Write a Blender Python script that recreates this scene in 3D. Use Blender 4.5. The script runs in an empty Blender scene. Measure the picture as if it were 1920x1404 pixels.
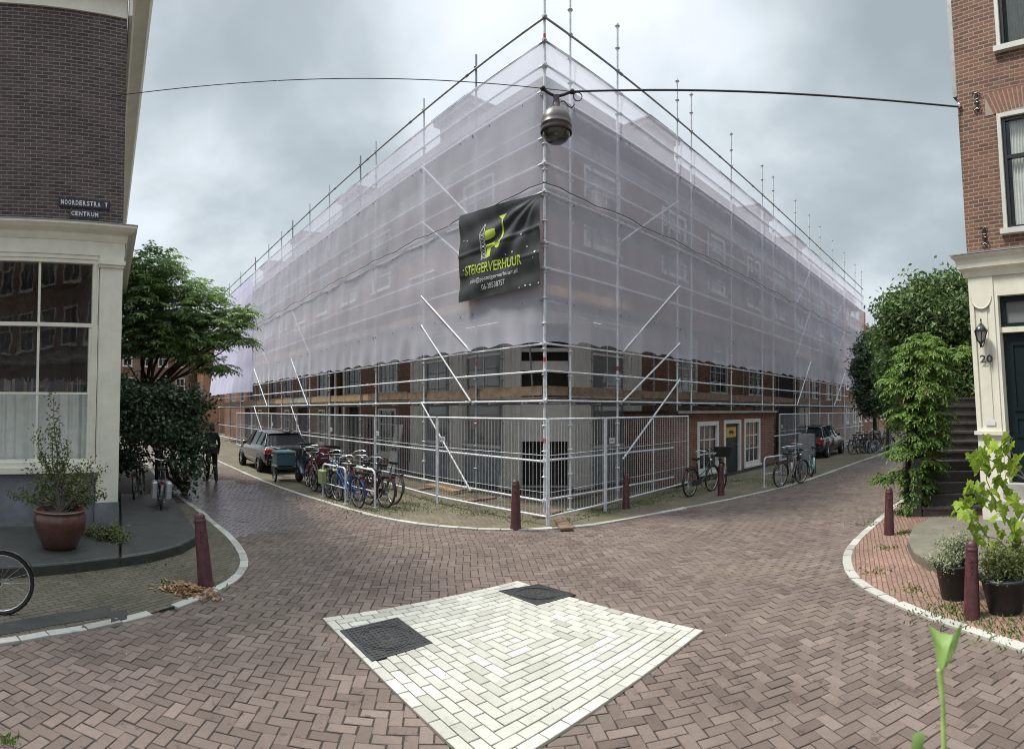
import bpy, bmesh, math, random
import numpy as np
from mathutils import Vector, Matrix, Quaternion
R = math.radians
random.seed(7); np.random.seed(7)
sc = bpy.context.scene
COL = sc.collection

# ------------------------------------------------------------------ camera, sky, sun, exposure
F, HZ, HC = 1050.0, 768.0, 2.2          # panorama scale (px per radian), horizon row, eye height
cam = bpy.data.cameras.new('camera'); cam_ob = bpy.data.objects.new('camera', cam)
COL.objects.link(cam_ob); sc.camera = cam_ob
cam_ob.location = (0, 0, HC); cam_ob.rotation_euler = (math.pi/2, 0, 0)
cam.type = 'PANO'; cam.panorama_type = 'CENTRAL_CYLINDRICAL'
cam.central_cylindrical_range_u_min = -960/F; cam.central_cylindrical_range_u_max = 960/F
cam.central_cylindrical_range_v_min = -(1404-HZ)/F; cam.central_cylindrical_range_v_max = HZ/F
cam.central_cylindrical_radius = 1.0
cam.dof.use_dof = True; cam.dof.focus_distance = 9.0; cam.dof.aperture_fstop = 11.0
cam.clip_start = 0.05; cam.clip_end = 2000

SUN_AZ, SUN_EL = -74.0, 60.0
def azdir(deg, el=0.0):
    a, e = R(deg), R(el)
    return Vector((math.sin(a)*math.cos(e), math.cos(a)*math.cos(e), math.sin(e)))
world = bpy.data.worlds.new("World"); sc.world = world; world.use_nodes = True
nt = world.node_tree; N = nt.nodes; Lk = nt.links
for n in list(N): N.remove(n)
def nd(tree, t, **kw):
    n = tree.nodes.new(t)
    for k, v in kw.items(): setattr(n, k, v)
    return n
def build_world():
    tc = nd(nt, 'ShaderNodeTexCoord')
    sky = nd(nt, 'ShaderNodeTexSky', sky_type='NISHITA', sun_disc=False)
    sky.sun_elevation = R(SUN_EL); sky.sun_rotation = R(SUN_AZ); sky.air_density = 1.2; sky.dust_density = 2.0
    skym = nd(nt, 'ShaderNodeVectorMath', operation='SCALE'); skym.inputs['Scale'].default_value = 0.10
    Lk.new(sky.outputs[0], skym.inputs[0])
    # clouds laid on a plane overhead: direction divided by its height
    sep = nd(nt, 'ShaderNodeSeparateXYZ'); Lk.new(tc.outputs['Generated'], sep.inputs[0])
    zc = nd(nt, 'ShaderNodeMath', operation='MAXIMUM'); zc.inputs[1].default_value = 0.0; Lk.new(sep.outputs[2], zc.inputs[0])
    za = nd(nt, 'ShaderNodeMath', operation='ADD'); za.inputs[1].default_value = 0.55; Lk.new(zc.outputs[0], za.inputs[0])
    inv = nd(nt, 'ShaderNodeMath', operation='DIVIDE'); inv.inputs[0].default_value = 1.0; Lk.new(za.outputs[0], inv.inputs[1])
    pl = nd(nt, 'ShaderNodeVectorMath', operation='SCALE'); Lk.new(tc.outputs['Generated'], pl.inputs[0]); Lk.new(inv.outputs[0], pl.inputs['Scale'])
    n1 = nd(nt, 'ShaderNodeTexNoise'); n1.inputs['Scale'].default_value = 3.2; n1.inputs['Detail'].default_value = 9; n1.inputs['Roughness'].default_value = .5
    n1.inputs['Distortion'].default_value = .15
    Lk.new(pl.outputs[0], n1.inputs['Vector'])
    val = n1.outputs[0]
    # big soft masses of cloud standing at fixed bearings
    for az, el, wd, amt in ((-2, 42, 26, .09), (12, 24, 20, .09), (-31, 14, 13, .17), (-27, 29, 14, -.10), (-16, 24, 9, -.05), (-34, 40, 10, -.05),
                            (37, 32, 15, -.15), (38, 16, 12, -.07), (27, 26, 8, .09), (-39, 36, 12, -.02), (22, 34, 9, .08)):
        d = azdir(az, el)
        dp = nd(nt, 'ShaderNodeVectorMath', operation='DOT_PRODUCT'); Lk.new(tc.outputs['Generated'], dp.inputs[0]); dp.inputs[1].default_value = d
        mr = nd(nt, 'ShaderNodeMapRange', interpolation_type='SMOOTHSTEP'); Lk.new(dp.outputs['Value'], mr.inputs[0])
        mr.inputs[1].default_value = math.cos(R(wd*1.5)); mr.inputs[2].default_value = 1.0
        mr.inputs[3].default_value = 0.0; mr.inputs[4].default_value = amt
        ad = nd(nt, 'ShaderNodeMath', operation='ADD'); Lk.new(val, ad.inputs[0]); Lk.new(mr.outputs[0], ad.inputs[1]); val = ad.outputs[0]
    cr = nd(nt, 'ShaderNodeValToRGB'); Lk.new(val, cr.inputs[0])
    e = cr.color_ramp.elements
    e[0].position = .22; e[0].color = (.34, .39, .42, 1)
    e[1].position = .82; e[1].color = (.83, .87, .91, 1)
    for p, c in ((.40, (.41, .465, .50, 1)), (.50, (.49, .55, .59, 1)), (.58, (.59, .65, .69, 1)), (.68, (.70, .765, .82, 1))):
        x = e.new(p); x.color = c
    mx = nd(nt, 'ShaderNodeMixRGB'); mx.inputs[0].default_value = .93; Lk.new(skym.outputs[0], mx.inputs[1]); Lk.new(cr.outputs[0], mx.inputs[2])
    # the overcast is brightest overhead
    zb = nd(nt, 'ShaderNodeMapRange', interpolation_type='SMOOTHSTEP'); Lk.new(sep.outputs[2], zb.inputs[0]); zb.inputs[1].default_value = .60; zb.inputs[2].default_value = .98
    zb.inputs[3].default_value = .62; zb.inputs[4].default_value = 2.4
    bg = nd(nt, 'ShaderNodeBackground'); Lk.new(mx.outputs[0], bg.inputs[0]); Lk.new(zb.outputs[0], bg.inputs[1])
    out = nd(nt, 'ShaderNodeOutputWorld'); Lk.new(bg.outputs[0], out.inputs[0])
build_world()
sl = bpy.data.lights.new('sun', 'SUN'); sl.energy = 2.4; sl.angle = R(10); sl.color = (1.0, .95, .86)
so = bpy.data.objects.new('sun', sl); COL.objects.link(so)
so.rotation_euler = azdir(SUN_AZ, SUN_EL).to_track_quat('Z', 'Y').to_euler(); so.location = (-20, 5, 30)
sc.view_settings.view_transform = 'Standard'; sc.view_settings.look = 'None'
sc.view_settings.gamma = 1.0; sc.view_settings.exposure = 0.98
sc.render.engine = 'CYCLES'
sc.cycles.transparent_max_bounces = 24; sc.cycles.max_bounces = 6; sc.cycles.use_denoising = True; sc.cycles.filter_width = 1.05

# ------------------------------------------------------------------ where things stand
def pol(px, r, z=0.0):                      # bearing of a picture column at distance r
    a = (px-960)/F
    return Vector((r*math.sin(a), r*math.cos(a), z))
def G(px, py, z=0.0):                       # point of the ground (height z) seen there
    r = (HC-z)*F/(py-HZ)
    return pol(px, r, z)
def Zat(py, r): return HC+(HZ-py)/F*r
SC = Vector((11.7*math.sin(61/F), 11.7*math.cos(61/F), 0))        # foot of the scaffold's corner standard
AR = (1848-960)/F
UR = Vector((math.sin(AR), math.cos(AR), 0)); UL = Vector((-UR.y, UR.x, 0))
BROT = math.atan2(UR.y, UR.x)               # block frame: x runs along the right street, y along the left one
def toL(p):
    q = p-SC
    return Vector((q.dot(UR), q.dot(UL), p.z))
def fromL(x, y, z=0.0): return SC+UR*x+UL*y+Vector((0, 0, z))
def GL(px, py, z=0.0): return toL(G(px, py, z))
def hitx(px, x):                            # column px on the block-frame plane x = const: (y, distance)
    a = (px-960)/F; d = Vector((math.sin(a), math.cos(a), 0)); t = (x+SC.dot(UR))/d.dot(UR)
    return (d*t-SC).dot(UL), t
def hity(px, y):
    a = (px-960)/F; d = Vector((math.sin(a), math.cos(a), 0)); t = (y+SC.dot(UL))/d.dot(UL)
    return (d*t-SC).dot(UR), t

# ------------------------------------------------------------------ objects
def tag(o, label=None, cat=None, group=None, kind=None):
    if label: o['label'] = label
    if cat: o['category'] = cat
    if group: o['group'] = group
    if kind: o['kind'] = kind
    return o
def empty(name, loc=(0, 0, 0), rz=0.0, label=None, cat=None, group=None, kind=None):
    o = bpy.data.objects.new(name, None); COL.objects.link(o); o.location = loc; o.rotation_euler = (0, 0, rz)
    o.empty_display_size = .2
    return tag(o, label, cat, group, kind)
def link(name, me, parent=None):
    o = bpy.data.objects.new(name, me); COL.objects.link(o)
    if parent is not None: o.parent = parent
    return o
def copy_tree(o, parent=None):
    c = o.copy(); COL.objects.link(c)
    if parent is not None: c.parent = parent
    for ch in list(o.children): copy_tree(ch, c)
    return c

class MB:
    """collects shapes into one mesh"""
    def __init__(s, fn=None): s.v = []; s.f = []; s.m = []; s.sm = []; s.fn = fn; s.cm = 0
    def add(s, vs, fs, smooth=False):
        b = len(s.v); s.v.extend([tuple(v) for v in vs])
        for f in fs: s.f.append(tuple(i+b for i in f)); s.m.append(s.cm); s.sm.append(smooth)
        return s
    def quad(s, a, b, c, d): return s.add([a, b, c, d], [(0, 1, 2, 3)])
    def box(s, x0, x1, y0, y1, z0, z1, M=None):
        vs = [Vector((x, y, z)) for z in (z0, z1) for y in (y0, y1) for x in (x0, x1)]
        if M is not None: vs = [M @ v for v in vs]
        return s.add(vs, [(0, 2, 3, 1), (4, 5, 7, 6), (0, 1, 5, 4), (2, 6, 7, 3), (0, 4, 6, 2), (1, 3, 7, 5)])
    def bbox(s, x0, x1, y0, y1, z0, z1, b=.01, M=None):       # box with chamfered vertical and top edges
        def ring(i, z): return [Vector((x0+i, y0, z)), Vector((x1-i, y0, z)), Vector((x1, y0+i, z)), Vector((x1, y1-i, z)), Vector((x1-i, y1, z)), Vector((x0+i, y1, z)), Vector((x0, y1-i, z)), Vector((x0, y0+i, z))]
        cx, cy = (x0+x1)/2, (y0+y1)/2
        r0 = ring(b, z0); r1 = ring(b, z1-b)
        r2 = [Vector((p.x+(b if p.x < cx else -b), p.y+(b if p.y < cy else -b), z1)) for p in ring(b, z1)]
        vs = r0+r1+r2
        if M is not None: vs = [M @ v for v in vs]
        fs = [tuple(range(7, -1, -1)), tuple(range(16, 24))]
        for k in (0, 8):
            for i in range(8): j = (i+1) % 8; fs.append((k+i, k+j, k+8+j, k+8+i))
        return s.add(vs, fs)
    def tube(s, p0, p1, r, n=8, r1=None, cap=True):
        p0, p1 = Vector(p0), Vector(p1); d = p1-p0
        if d.length < 1e-6: return s
        q = d.to_track_quat('Z', 'Y'); r1 = r if r1 is None else r1; vs = []
        for p, rr in ((p0, r), (p1, r1)):
            for i in range(n):
                a = 2*math.pi*i/n; vs.append(p+q @ Vector((rr*math.cos(a), rr*math.sin(a), 0)))
        fs = [(i, (i+1) % n, n+(i+1) % n, n+i) for i in range(n)]
        s.add(vs, fs, True)
        if cap: s.add(vs, [tuple(range(n-1, -1, -1)), tuple(range(n, 2*n))])
        return s
    def path(s, pts, r, n=8, closed=False):                   # tube along a polyline, radius may be a list
        pts = [Vector(p) for p in pts]; m = len(pts); rs = r if isinstance(r, (list, tuple)) else [r]*m
        vs = []; up = Vector((0, 0, 1)); prev = None
        for i, p in enumerate(pts):
            a = pts[i-1] if (i > 0 or closed) else p; b = pts[(i+1) % m] if (i < m-1 or closed) else p
            t = (b-a).normalized()
            if prev is None:
                x = t.cross(up); x = t.cross(Vector((1, 0, 0))) if x.length < .1 else x; x.normalize()
            else:
                x = prev-t*prev.dot(t); x.normalize()
            prev = x; y = t.cross(x)
            for k in range(n):
                an = 2*math.pi*k/n; vs.append(p+(x*math.cos(an)+y*math.sin(an))*rs[i])
        fs = []
        for i in range(m if closed else m-1):
            j = (i+1) % m
            for k in range(n): l = (k+1) % n; fs.append((i*n+k, i*n+l, j*n+l, j*n+k))
        s.add(vs, fs, True)
        if not closed: s.add(vs[:n], [tuple(range(n-1, -1, -1))]); s.add(vs[-n:], [tuple(range(n))])
        return s
    def lathe(s, prof, c=(0, 0, 0), n=20, M=None, cap=True):  # profile of (radius, z)
        vs = []
        for r, z in prof:
            for i in range(n):
                a = 2*math.pi*i/n; v = Vector((c[0]+r*math.cos(a), c[1]+r*math.sin(a), c[2]+z)); vs.append(M @ v if M is not None else v)
        fs = []
        for j in range(len(prof)-1):
            for i in range(n): k = (i+1) % n; fs.append((j*n+i, j*n+k, (j+1)*n+k, (j+1)*n+i))
        s.add(vs, fs, True)
        if cap: s.add(vs, [tuple(range(n-1, -1, -1)), tuple(range(len(vs)-n, len(vs)))])
        return s
    def prism(s, poly, z0, z1, M=None):                       # polygon (x,y) raised from z0 to z1
        n = len(poly); vs = [Vector((p[0], p[1], z0)) for p in poly]+[Vector((p[0], p[1], z1)) for p in poly]
        if M is not None: vs = [M @ v for v in vs]
        return s.add(vs, [tuple(range(n-1, -1, -1)), tuple(range(n, 2*n))]+[(i, (i+1) % n, n+(i+1) % n, n+i) for i in range(n)])
    def sweep(s, prof, pts):                                  # profile (out, z) carried along a mitred line of (x, y, nx, ny)
        n = len(prof); vs = []
        for (x, y, nx, ny) in pts:
            for o, z in prof: vs.append(Vector((x+nx*o, y+ny*o, z)))
        fs = []
        for i in range(len(pts)-1):
            for k in range(n): l = (k+1) % n; fs.append((i*n+k, (i+1)*n+k, (i+1)*n+l, i*n+l))
        fs.append(tuple(range(n))); fs.append(tuple(range(len(vs)-1, len(vs)-n-1, -1)))
        return s.add(vs, fs)
    def build(s, name, mats, parent=None):
        me = bpy.data.meshes.new(name)
        vs = s.v if s.fn is None else [tuple(s.fn(Vector(v))) for v in s.v]
        me.from_pydata(vs, [], s.f)
        if not isinstance(mats, (list, tuple)): mats = [mats]
        for m in mats: me.materials.append(m)
        me.polygons.foreach_set('material_index', s.m); me.polygons.foreach_set('use_smooth', s.sm)
        me.update()
        bm = bmesh.new(); bm.from_mesh(me); bmesh.ops.recalc_face_normals(bm, faces=bm.faces); bm.to_mesh(me); bm.free()
        return link(name, me, parent)

# ------------------------------------------------------------------ materials
MATS = {}
def newmat(name):
    m = bpy.data.materials.new(name); m.use_nodes = True
    return m, m.node_tree, m.node_tree.nodes['Principled BSDF']
def c4(c): return (c[0], c[1], c[2], 1)
def paint(name, col, rough=.6, metal=0.0, var=.12, scale=6.0, bump=0.0, bscale=40.0, spec=.5, coat=0.0):
    if name in MATS: return MATS[name]
    m, t, b = newmat(name)
    tc = nd(t, 'ShaderNodeTexCoord'); n = nd(t, 'ShaderNodeTexNoise'); n.inputs['Scale'].default_value = scale; n.inputs['Detail'].default_value = 6
    n.inputs['Roughness'].default_value = .65
    t.links.new(tc.outputs['Object'], n.inputs['Vector'])
    cr = nd(t, 'ShaderNodeValToRGB'); t.links.new(n.outputs[0], cr.inputs[0])
    cr.color_ramp.elements[0].position = .3; cr.color_ramp.elements[1].position = .7
    cr.color_ramp.elements[0].color = c4([x*(1-var) for x in col]); cr.color_ramp.elements[1].color = c4([min(1, x*(1+var)) for x in col])
    t.links.new(cr.outputs[0], b.inputs['Base Color'])
    b.inputs['Roughness'].default_value = rough; b.inputs['Metallic'].default_value = metal
    b.inputs['Specular IOR Level'].default_value = spec; b.inputs['Coat Weight'].default_value = coat
    if bump:
        n2 = nd(t, 'ShaderNodeTexNoise'); n2.inputs['Scale'].default_value = bscale; n2.inputs['Detail'].default_value = 4; t.links.new(tc.outputs['Object'], n2.inputs['Vector'])
        bp = nd(t, 'ShaderNodeBump'); bp.inputs['Strength'].default_value = bump; bp.inputs['Distance'].default_value = .02
        t.links.new(n2.outputs[0], bp.inputs['Height']); t.links.new(bp.outputs[0], b.inputs['Normal'])
    MATS[name] = m; return m
def brick(name, c1, c2, mortar, bw=.22, rh=.066, ms=.008, wall=True, rough=.85, stain=.35, tilt=0.0, moss=None, bias=0.0, off=.5):
    m, t, b = newmat(name); tc = nd(t, 'ShaderNodeTexCoord')
    sp = nd(t, 'ShaderNodeSeparateXYZ'); t.links.new(tc.outputs['Object'], sp.inputs[0])
    cb = nd(t, 'ShaderNodeCombineXYZ')
    if wall:
        ad = nd(t, 'ShaderNodeMath', operation='ADD'); t.links.new(sp.outputs[0], ad.inputs[0]); t.links.new(sp.outputs[1], ad.inputs[1])
        t.links.new(ad.outputs[0], cb.inputs[0]); t.links.new(sp.outputs[2], cb.inputs[1])
    else:
        mp = nd(t, 'ShaderNodeMapping'); mp.inputs['Rotation'].default_value = (0, 0, tilt); t.links.new(tc.outputs['Object'], mp.inputs[0])
        cb = mp
    # a little waviness so that the courses are not ruled
    wn = nd(t, 'ShaderNodeTexNoise'); wn.inputs['Scale'].default_value = 2.5; t.links.new(tc.outputs['Object'], wn.inputs['Vector'])
    wm = nd(t, 'ShaderNodeVectorMath', operation='SCALE'); wm.inputs['Scale'].default_value = .018 if wall else .05
    t.links.new(wn.outputs[1], wm.inputs[0]); va = nd(t, 'ShaderNodeVectorMath', operation='ADD')
    t.links.new(cb.outputs[0], va.inputs[0]); t.links.new(wm.outputs[0], va.inputs[1])
    br = nd(t, 'ShaderNodeTexBrick'); t.links.new(va.outputs[0], br.inputs['Vector'])
    br.inputs['Scale'].default_value = 1.0; br.inputs['Brick Width'].default_value = bw; br.inputs['Row Height'].default_value = rh
    br.inputs['Mortar Size'].default_value = ms; br.inputs['Mortar Smooth'].default_value = .3; br.inputs['Bias'].default_value = bias; br.offset = off
    br.inputs['Color1'].default_value = c4(c1); br.inputs['Color2'].default_value = c4(c2); br.inputs['Mortar'].default_value = c4(mortar)
    n = nd(t, 'ShaderNodeTexNoise'); n.inputs['Scale'].default_value = .9; n.inputs['Detail'].default_value = 7; n.inputs['Roughness'].default_value = .7
    t.links.new(tc.outputs['Object'], n.inputs['Vector'])
    mr = nd(t, 'ShaderNodeMapRange'); t.links.new(n.outputs[0], mr.inputs[0]); mr.inputs[1].default_value = .3; mr.inputs[2].default_value = .7
    mr.inputs[3].default_value = 1-stain; mr.inputs[4].default_value = 1+stain*.5
    mu = nd(t, 'ShaderNodeVectorMath', operation='SCALE'); t.links.new(br.outputs['Color'], mu.inputs[0]); t.links.new(mr.outputs[0], mu.inputs['Scale'])
    col = mu.outputs[0]
    if moss:
        n3 = nd(t, 'ShaderNodeTexNoise'); n3.inputs['Scale'].default_value = 1.3; n3.inputs['Detail'].default_value = 8; n3.inputs['Roughness'].default_value = .75
        t.links.new(tc.outputs['Object'], n3.inputs['Vector'])
        r3 = nd(t, 'ShaderNodeMapRange'); t.links.new(n3.outputs[0], r3.inputs[0]); r3.inputs[1].default_value = moss[1]; r3.inputs[2].default_value = moss[1]+.16; r3.inputs[4].default_value = moss[2]
        mx = nd(t, 'ShaderNodeMixRGB'); t.links.new(r3.outputs[0], mx.inputs[0]); t.links.new(col, mx.inputs[1]); mx.inputs[2].default_value = c4(moss[0]); col = mx.outputs[0]
    t.links.new(col, b.inputs['Base Color']); b.inputs['Roughness'].default_value = rough; b.inputs['Specular IOR Level'].default_value = .3
    bp = nd(t, 'ShaderNodeBump'); bp.inputs['Strength'].default_value = .7; bp.inputs['Distance'].default_value = .008; bp.invert = True
    t.links.new(br.outputs['Fac'], bp.inputs['Height']); t.links.new(bp.outputs[0], b.inputs['Normal'])
    MATS[name] = m; return m
def tonemat(name, c0, c1, rough=.8, spec=.3, noise=.25, nscale=30, bump=.3, trans=0.0, stains=None):   # colour by each piece's own tone
    m, t, b = newmat(name)
    at = nd(t, 'ShaderNodeAttribute', attribute_name='tone')
    cr = nd(t, 'ShaderNodeValToRGB'); t.links.new(at.outputs['Fac'], cr.inputs[0])
    cr.color_ramp.elements[0].color = c4(c0); cr.color_ramp.elements[1].color = c4(c1)
    tc = nd(t, 'ShaderNodeTexCoord'); n = nd(t, 'ShaderNodeTexNoise'); n.inputs['Scale'].default_value = nscale; n.inputs['Detail'].default_value = 5; n.inputs['Roughness'].default_value = .7
    t.links.new(tc.outputs['Object'], n.inputs['Vector'])
    mr = nd(t, 'ShaderNodeMapRange'); t.links.new(n.outputs[0], mr.inputs[0]); mr.inputs[1].default_value = .25; mr.inputs[2].default_value = .75
    mr.inputs[3].default_value = 1-noise; mr.inputs[4].default_value = 1+noise
    mu = nd(t, 'ShaderNodeVectorMath', operation='SCALE'); t.links.new(cr.outputs[0], mu.inputs[0]); t.links.new(mr.outputs[0], mu.inputs['Scale'])
    col = mu.outputs[0]
    for (sscale, lo, hi, scol, amt) in (stains or ()):
        n3 = nd(t, 'ShaderNodeTexNoise'); n3.inputs['Scale'].default_value = sscale; n3.inputs['Detail'].default_value = 6; n3.inputs['Roughness'].default_value = .65
        t.links.new(tc.outputs['Object'], n3.inputs['Vector'])
        r3 = nd(t, 'ShaderNodeMapRange'); t.links.new(n3.outputs[0], r3.inputs[0]); r3.inputs[1].default_value = lo; r3.inputs[2].default_value = hi; r3.inputs[4].default_value = amt
        mx = nd(t, 'ShaderNodeMixRGB'); t.links.new(r3.outputs[0], mx.inputs[0]); t.links.new(col, mx.inputs[1]); mx.inputs[2].default_value = c4(scol); col = mx.outputs[0]
    t.links.new(col, b.inputs['Base Color'])
    b.inputs['Roughness'].default_value = rough; b.inputs['Specular IOR Level'].default_value = spec
    if bump:
        n2 = nd(t, 'ShaderNodeTexNoise'); n2.inputs['Scale'].default_value = nscale*3; n2.inputs['Detail'].default_value = 3; t.links.new(tc.outputs['Object'], n2.inputs['Vector'])
        bp = nd(t, 'ShaderNodeBump'); bp.inputs['Strength'].default_value = bump; bp.inputs['Distance'].default_value = .004
        t.links.new(n2.outputs[0], bp.inputs['Height']); t.links.new(bp.outputs[0], b.inputs['Normal'])
    if trans:
        tr = nd(t, 'ShaderNodeBsdfTranslucent'); t.links.new(col, tr.inputs[0]); ms = nd(t, 'ShaderNodeMixShader'); ms.inputs[0].default_value = trans
        out = t.nodes['Material Output']; t.links.new(b.outputs[0], ms.inputs[1]); t.links.new(tr.outputs[0], ms.inputs[2]); t.links.new(ms.outputs[0], out.inputs[0])
    MATS[name] = m; return m
def netmat(name, col, alpha, scale=1.0):
    m, t, b = newmat(name); t.nodes.remove(b); out = t.nodes['Material Output']
    tc = nd(t, 'ShaderNodeTexCoord')
    mp = nd(t, 'ShaderNodeMapping'); mp.inputs['Scale'].default_value = (.9, .9, .6); t.links.new(tc.outputs['Object'], mp.inputs[0])
    n = nd(t, 'ShaderNodeTexNoise'); n.inputs['Scale'].default_value = 1.6*scale; n.inputs['Detail'].default_value = 7; n.inputs['Roughness'].default_value = .6
    t.links.new(mp.outputs[0], n.inputs['Vector'])
    mr = nd(t, 'ShaderNodeMapRange'); t.links.new(n.outputs[0], mr.inputs[0]); mr.inputs[1].default_value = .25; mr.inputs[2].default_value = .75
    mr.inputs[3].default_value = alpha-.045; mr.inputs[4].default_value = alpha+.045
    # woven strands: seen at a slant the holes close up
    lw = nd(t, 'ShaderNodeLayerWeight'); lw.inputs['Blend'].default_value = .3
    fa = nd(t, 'ShaderNodeMath', operation='MULTIPLY_ADD'); t.links.new(lw.outputs['Facing'], fa.inputs[0]); fa.inputs[1].default_value = .34; t.links.new(mr.outputs[0], fa.inputs[2])
    fa.use_clamp = True
    d = nd(t, 'ShaderNodeBsdfDiffuse'); d.inputs[0].default_value = c4(col); tl = nd(t, 'ShaderNodeBsdfTranslucent'); tl.inputs[0].default_value = c4(col)
    m1 = nd(t, 'ShaderNodeMixShader'); m1.inputs[0].default_value = .38; t.links.new(d.outputs[0], m1.inputs[1]); t.links.new(tl.outputs[0], m1.inputs[2])
    tp = nd(t, 'ShaderNodeBsdfTransparent'); m2 = nd(t, 'ShaderNodeMixShader'); t.links.new(fa.outputs[0], m2.inputs[0])
    t.links.new(tp.outputs[0], m2.inputs[1]); t.links.new(m1.outputs[0], m2.inputs[2]); t.links.new(m2.outputs[0], out.inputs[0])
    MATS[name] = m; return m
def glassmat(name, tint=(.02, .025, .028), see=.0, rough=.04, spec=.8):
    m, t, b = newmat(name)
    b.inputs['Base Color'].default_value = c4(tint); b.inputs['Roughness'].default_value = rough; b.inputs['Specular IOR Level'].default_value = spec
    tc = nd(t, 'ShaderNodeTexCoord'); n = nd(t, 'ShaderNodeTexNoise'); n.inputs['Scale'].default_value = 1.2; t.links.new(tc.outputs['Object'], n.inputs['Vector'])
    bp = nd(t, 'ShaderNodeBump'); bp.inputs['Strength'].default_value = .08; bp.inputs['Distance'].default_value = .05; t.links.new(n.outputs[0], bp.inputs['Height']); t.links.new(bp.outputs[0], b.inputs['Normal'])
    if see:
        out = t.nodes['Material Output']; tp = nd(t, 'ShaderNodeBsdfTransparent'); tp.inputs[0].default_value = (.85, .88, .88, 1)
        gl = nd(t, 'ShaderNodeBsdfGlossy'); gl.inputs['Roughness'].default_value = .02; gl.inputs[0].default_value = (.9, .93, .95, 1); t.links.new(bp.outputs[0], gl.inputs['Normal'])
        fr = nd(t, 'ShaderNodeFresnel'); fr.inputs[0].default_value = 1.5; ms = nd(t, 'ShaderNodeMixShader')
        t.links.new(fr.outputs[0], ms.inputs[0]); t.links.new(tp.outputs[0], ms.inputs[1]); t.links.new(gl.outputs[0], ms.inputs[2]); t.links.new(ms.outputs[0], out.inputs[0])
    MATS[name] = m; return m

M_red = brick('brick_red', (.25, .11, .07), (.17, .075, .052), (.27, .235, .20), stain=.35)
M_dark = brick('brick_purple', (.112, .080, .074), (.06, .046, .046), (.24, .215, .195), bw=.215, rh=.066, ms=.008, stain=.3)
M_rhouse = brick('brick_warm', (.215, .105, .068), (.12, .06, .042), (.29, .24, .19), bw=.21, rh=.075, ms=.011, stain=.25)
M_orange = brick('brick_orange', (.42, .20, .10), (.33, .15, .08), (.4, .33, .26), stain=.2)
M_annex = brick('brick_annex', (.24, .105, .066), (.18, .08, .05), (.26, .22, .18), stain=.3)
M_cream = paint('cream_paint', (.68, .67, .57), .45, var=.10, scale=2.5)
M_cream2 = paint('cream_paint_light', (.66, .64, .54), .45, var=.10, scale=2.5)
M_white = paint('white_paint', (.62, .61, .58), .45, var=.1, scale=4)
M_grey_paint = paint('grey_paint', (.62, .605, .57), .5, var=.09, scale=3)
M_grey = paint('grey_timber', (.40, .39, .36), .7, var=.2, scale=4)
M_plinth = paint('plinth', (.17, .18, .20), .75, var=.25, scale=3, bump=.2)
M_blue = paint('blue_panel', (.26, .30, .34), .6, var=.25, scale=5)
M_black = paint('black_rubber', (.012, .012, .013), .6, var=.2)
M_blackp = paint('black_paint', (.012, .014, .016), .22, var=.1, coat=.4)
M_green = paint('door_green', (.005, .012, .014), .4, var=.1, spec=.3)
M_steel = paint('galvanised', (.60, .62, .65), .5, metal=.15, var=.25, scale=9)
M_steel_d = paint('galvanised_dull', (.28, .29, .30), .5, metal=.35, var=.3, scale=9)
M_sred = paint('red_mark', (.45, .05, .035), .6, var=.2)
M_chrome = paint('chrome', (.6, .6, .6), .22, metal=1.0, var=.1)
M_wood = paint('toe_board', (.16, .105, .068), .8, var=.45, scale=5, bump=.3)
M_wood_y = paint('toe_board_yellow', (.36, .24, .13), .8, var=.35, scale=6, bump=.3)
M_wood_g = paint('toe_board_pale', (.36, .34, .29), .8, var=.35, scale=6, bump=.3)
M_deck = paint('deck_board', (.10, .085, .07), .85, var=.4, scale=6)
M_glass = glassmat('window_glass'); M_glassg = glassmat('glass_reflection_curtain', (.19, .20, .20)); M_see = glassmat('clear_glass', see=1.0)  # the paler glass holds reflections and curtains in its base colour
M_cargl = glassmat('car_glass', (.012, .016, .018), rough=.02, spec=.45)
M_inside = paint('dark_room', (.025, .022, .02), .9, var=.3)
M_tile = paint('roof_tile', (.19, .085, .06), .8, var=.35, scale=9, bump=.5)
M_tiled = paint('roof_tile_dark', (.07, .065, .065), .8, var=.3, scale=9, bump=.5)
M_zinc = paint('zinc', (.25, .26, .27), .5, metal=.3, var=.2)
M_stone = paint('bluestone', (.038, .040, .036), .5, var=.3, scale=4, bump=.25, bscale=25)
M_stair = paint('stair_stone', (.075, .07, .064), .7, var=.4, scale=3, bump=.3)
M_step = paint('pale_step', (.30, .29, .27), .7, var=.25, scale=3)
M_bol = paint('bollard_paint', (.072, .022, .026), .42, var=.45, scale=9, bump=.35, bscale=30)
M_pot = paint('glazed_pot', (.085, .035, .028), .3, var=.3, scale=7, coat=.3)
M_tub = paint('plastic_tub', (.014, .017, .02), .45, var=.2)
M_soil = paint('soil', (.035, .026, .02), .95, var=.4)
M_bark = paint('bark', (.045, .036, .028), .9, var=.4, scale=9, bump=.6)
M_iron = paint('cast_iron', (.055, .055, .055), .55, metal=.5, var=.35, scale=12, bump=.4)
M_net = netmat('debris_net', (.89, .885, 1.0), .50)
M_net2 = netmat('debris_net_blue', (.80, .79, .99), .72)
M_netr = netmat('debris_net_right', (.89, .885, 1.0), .43)
M_curt = paint('curtain', (.72, .71, .67), .9, var=.1)

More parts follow.
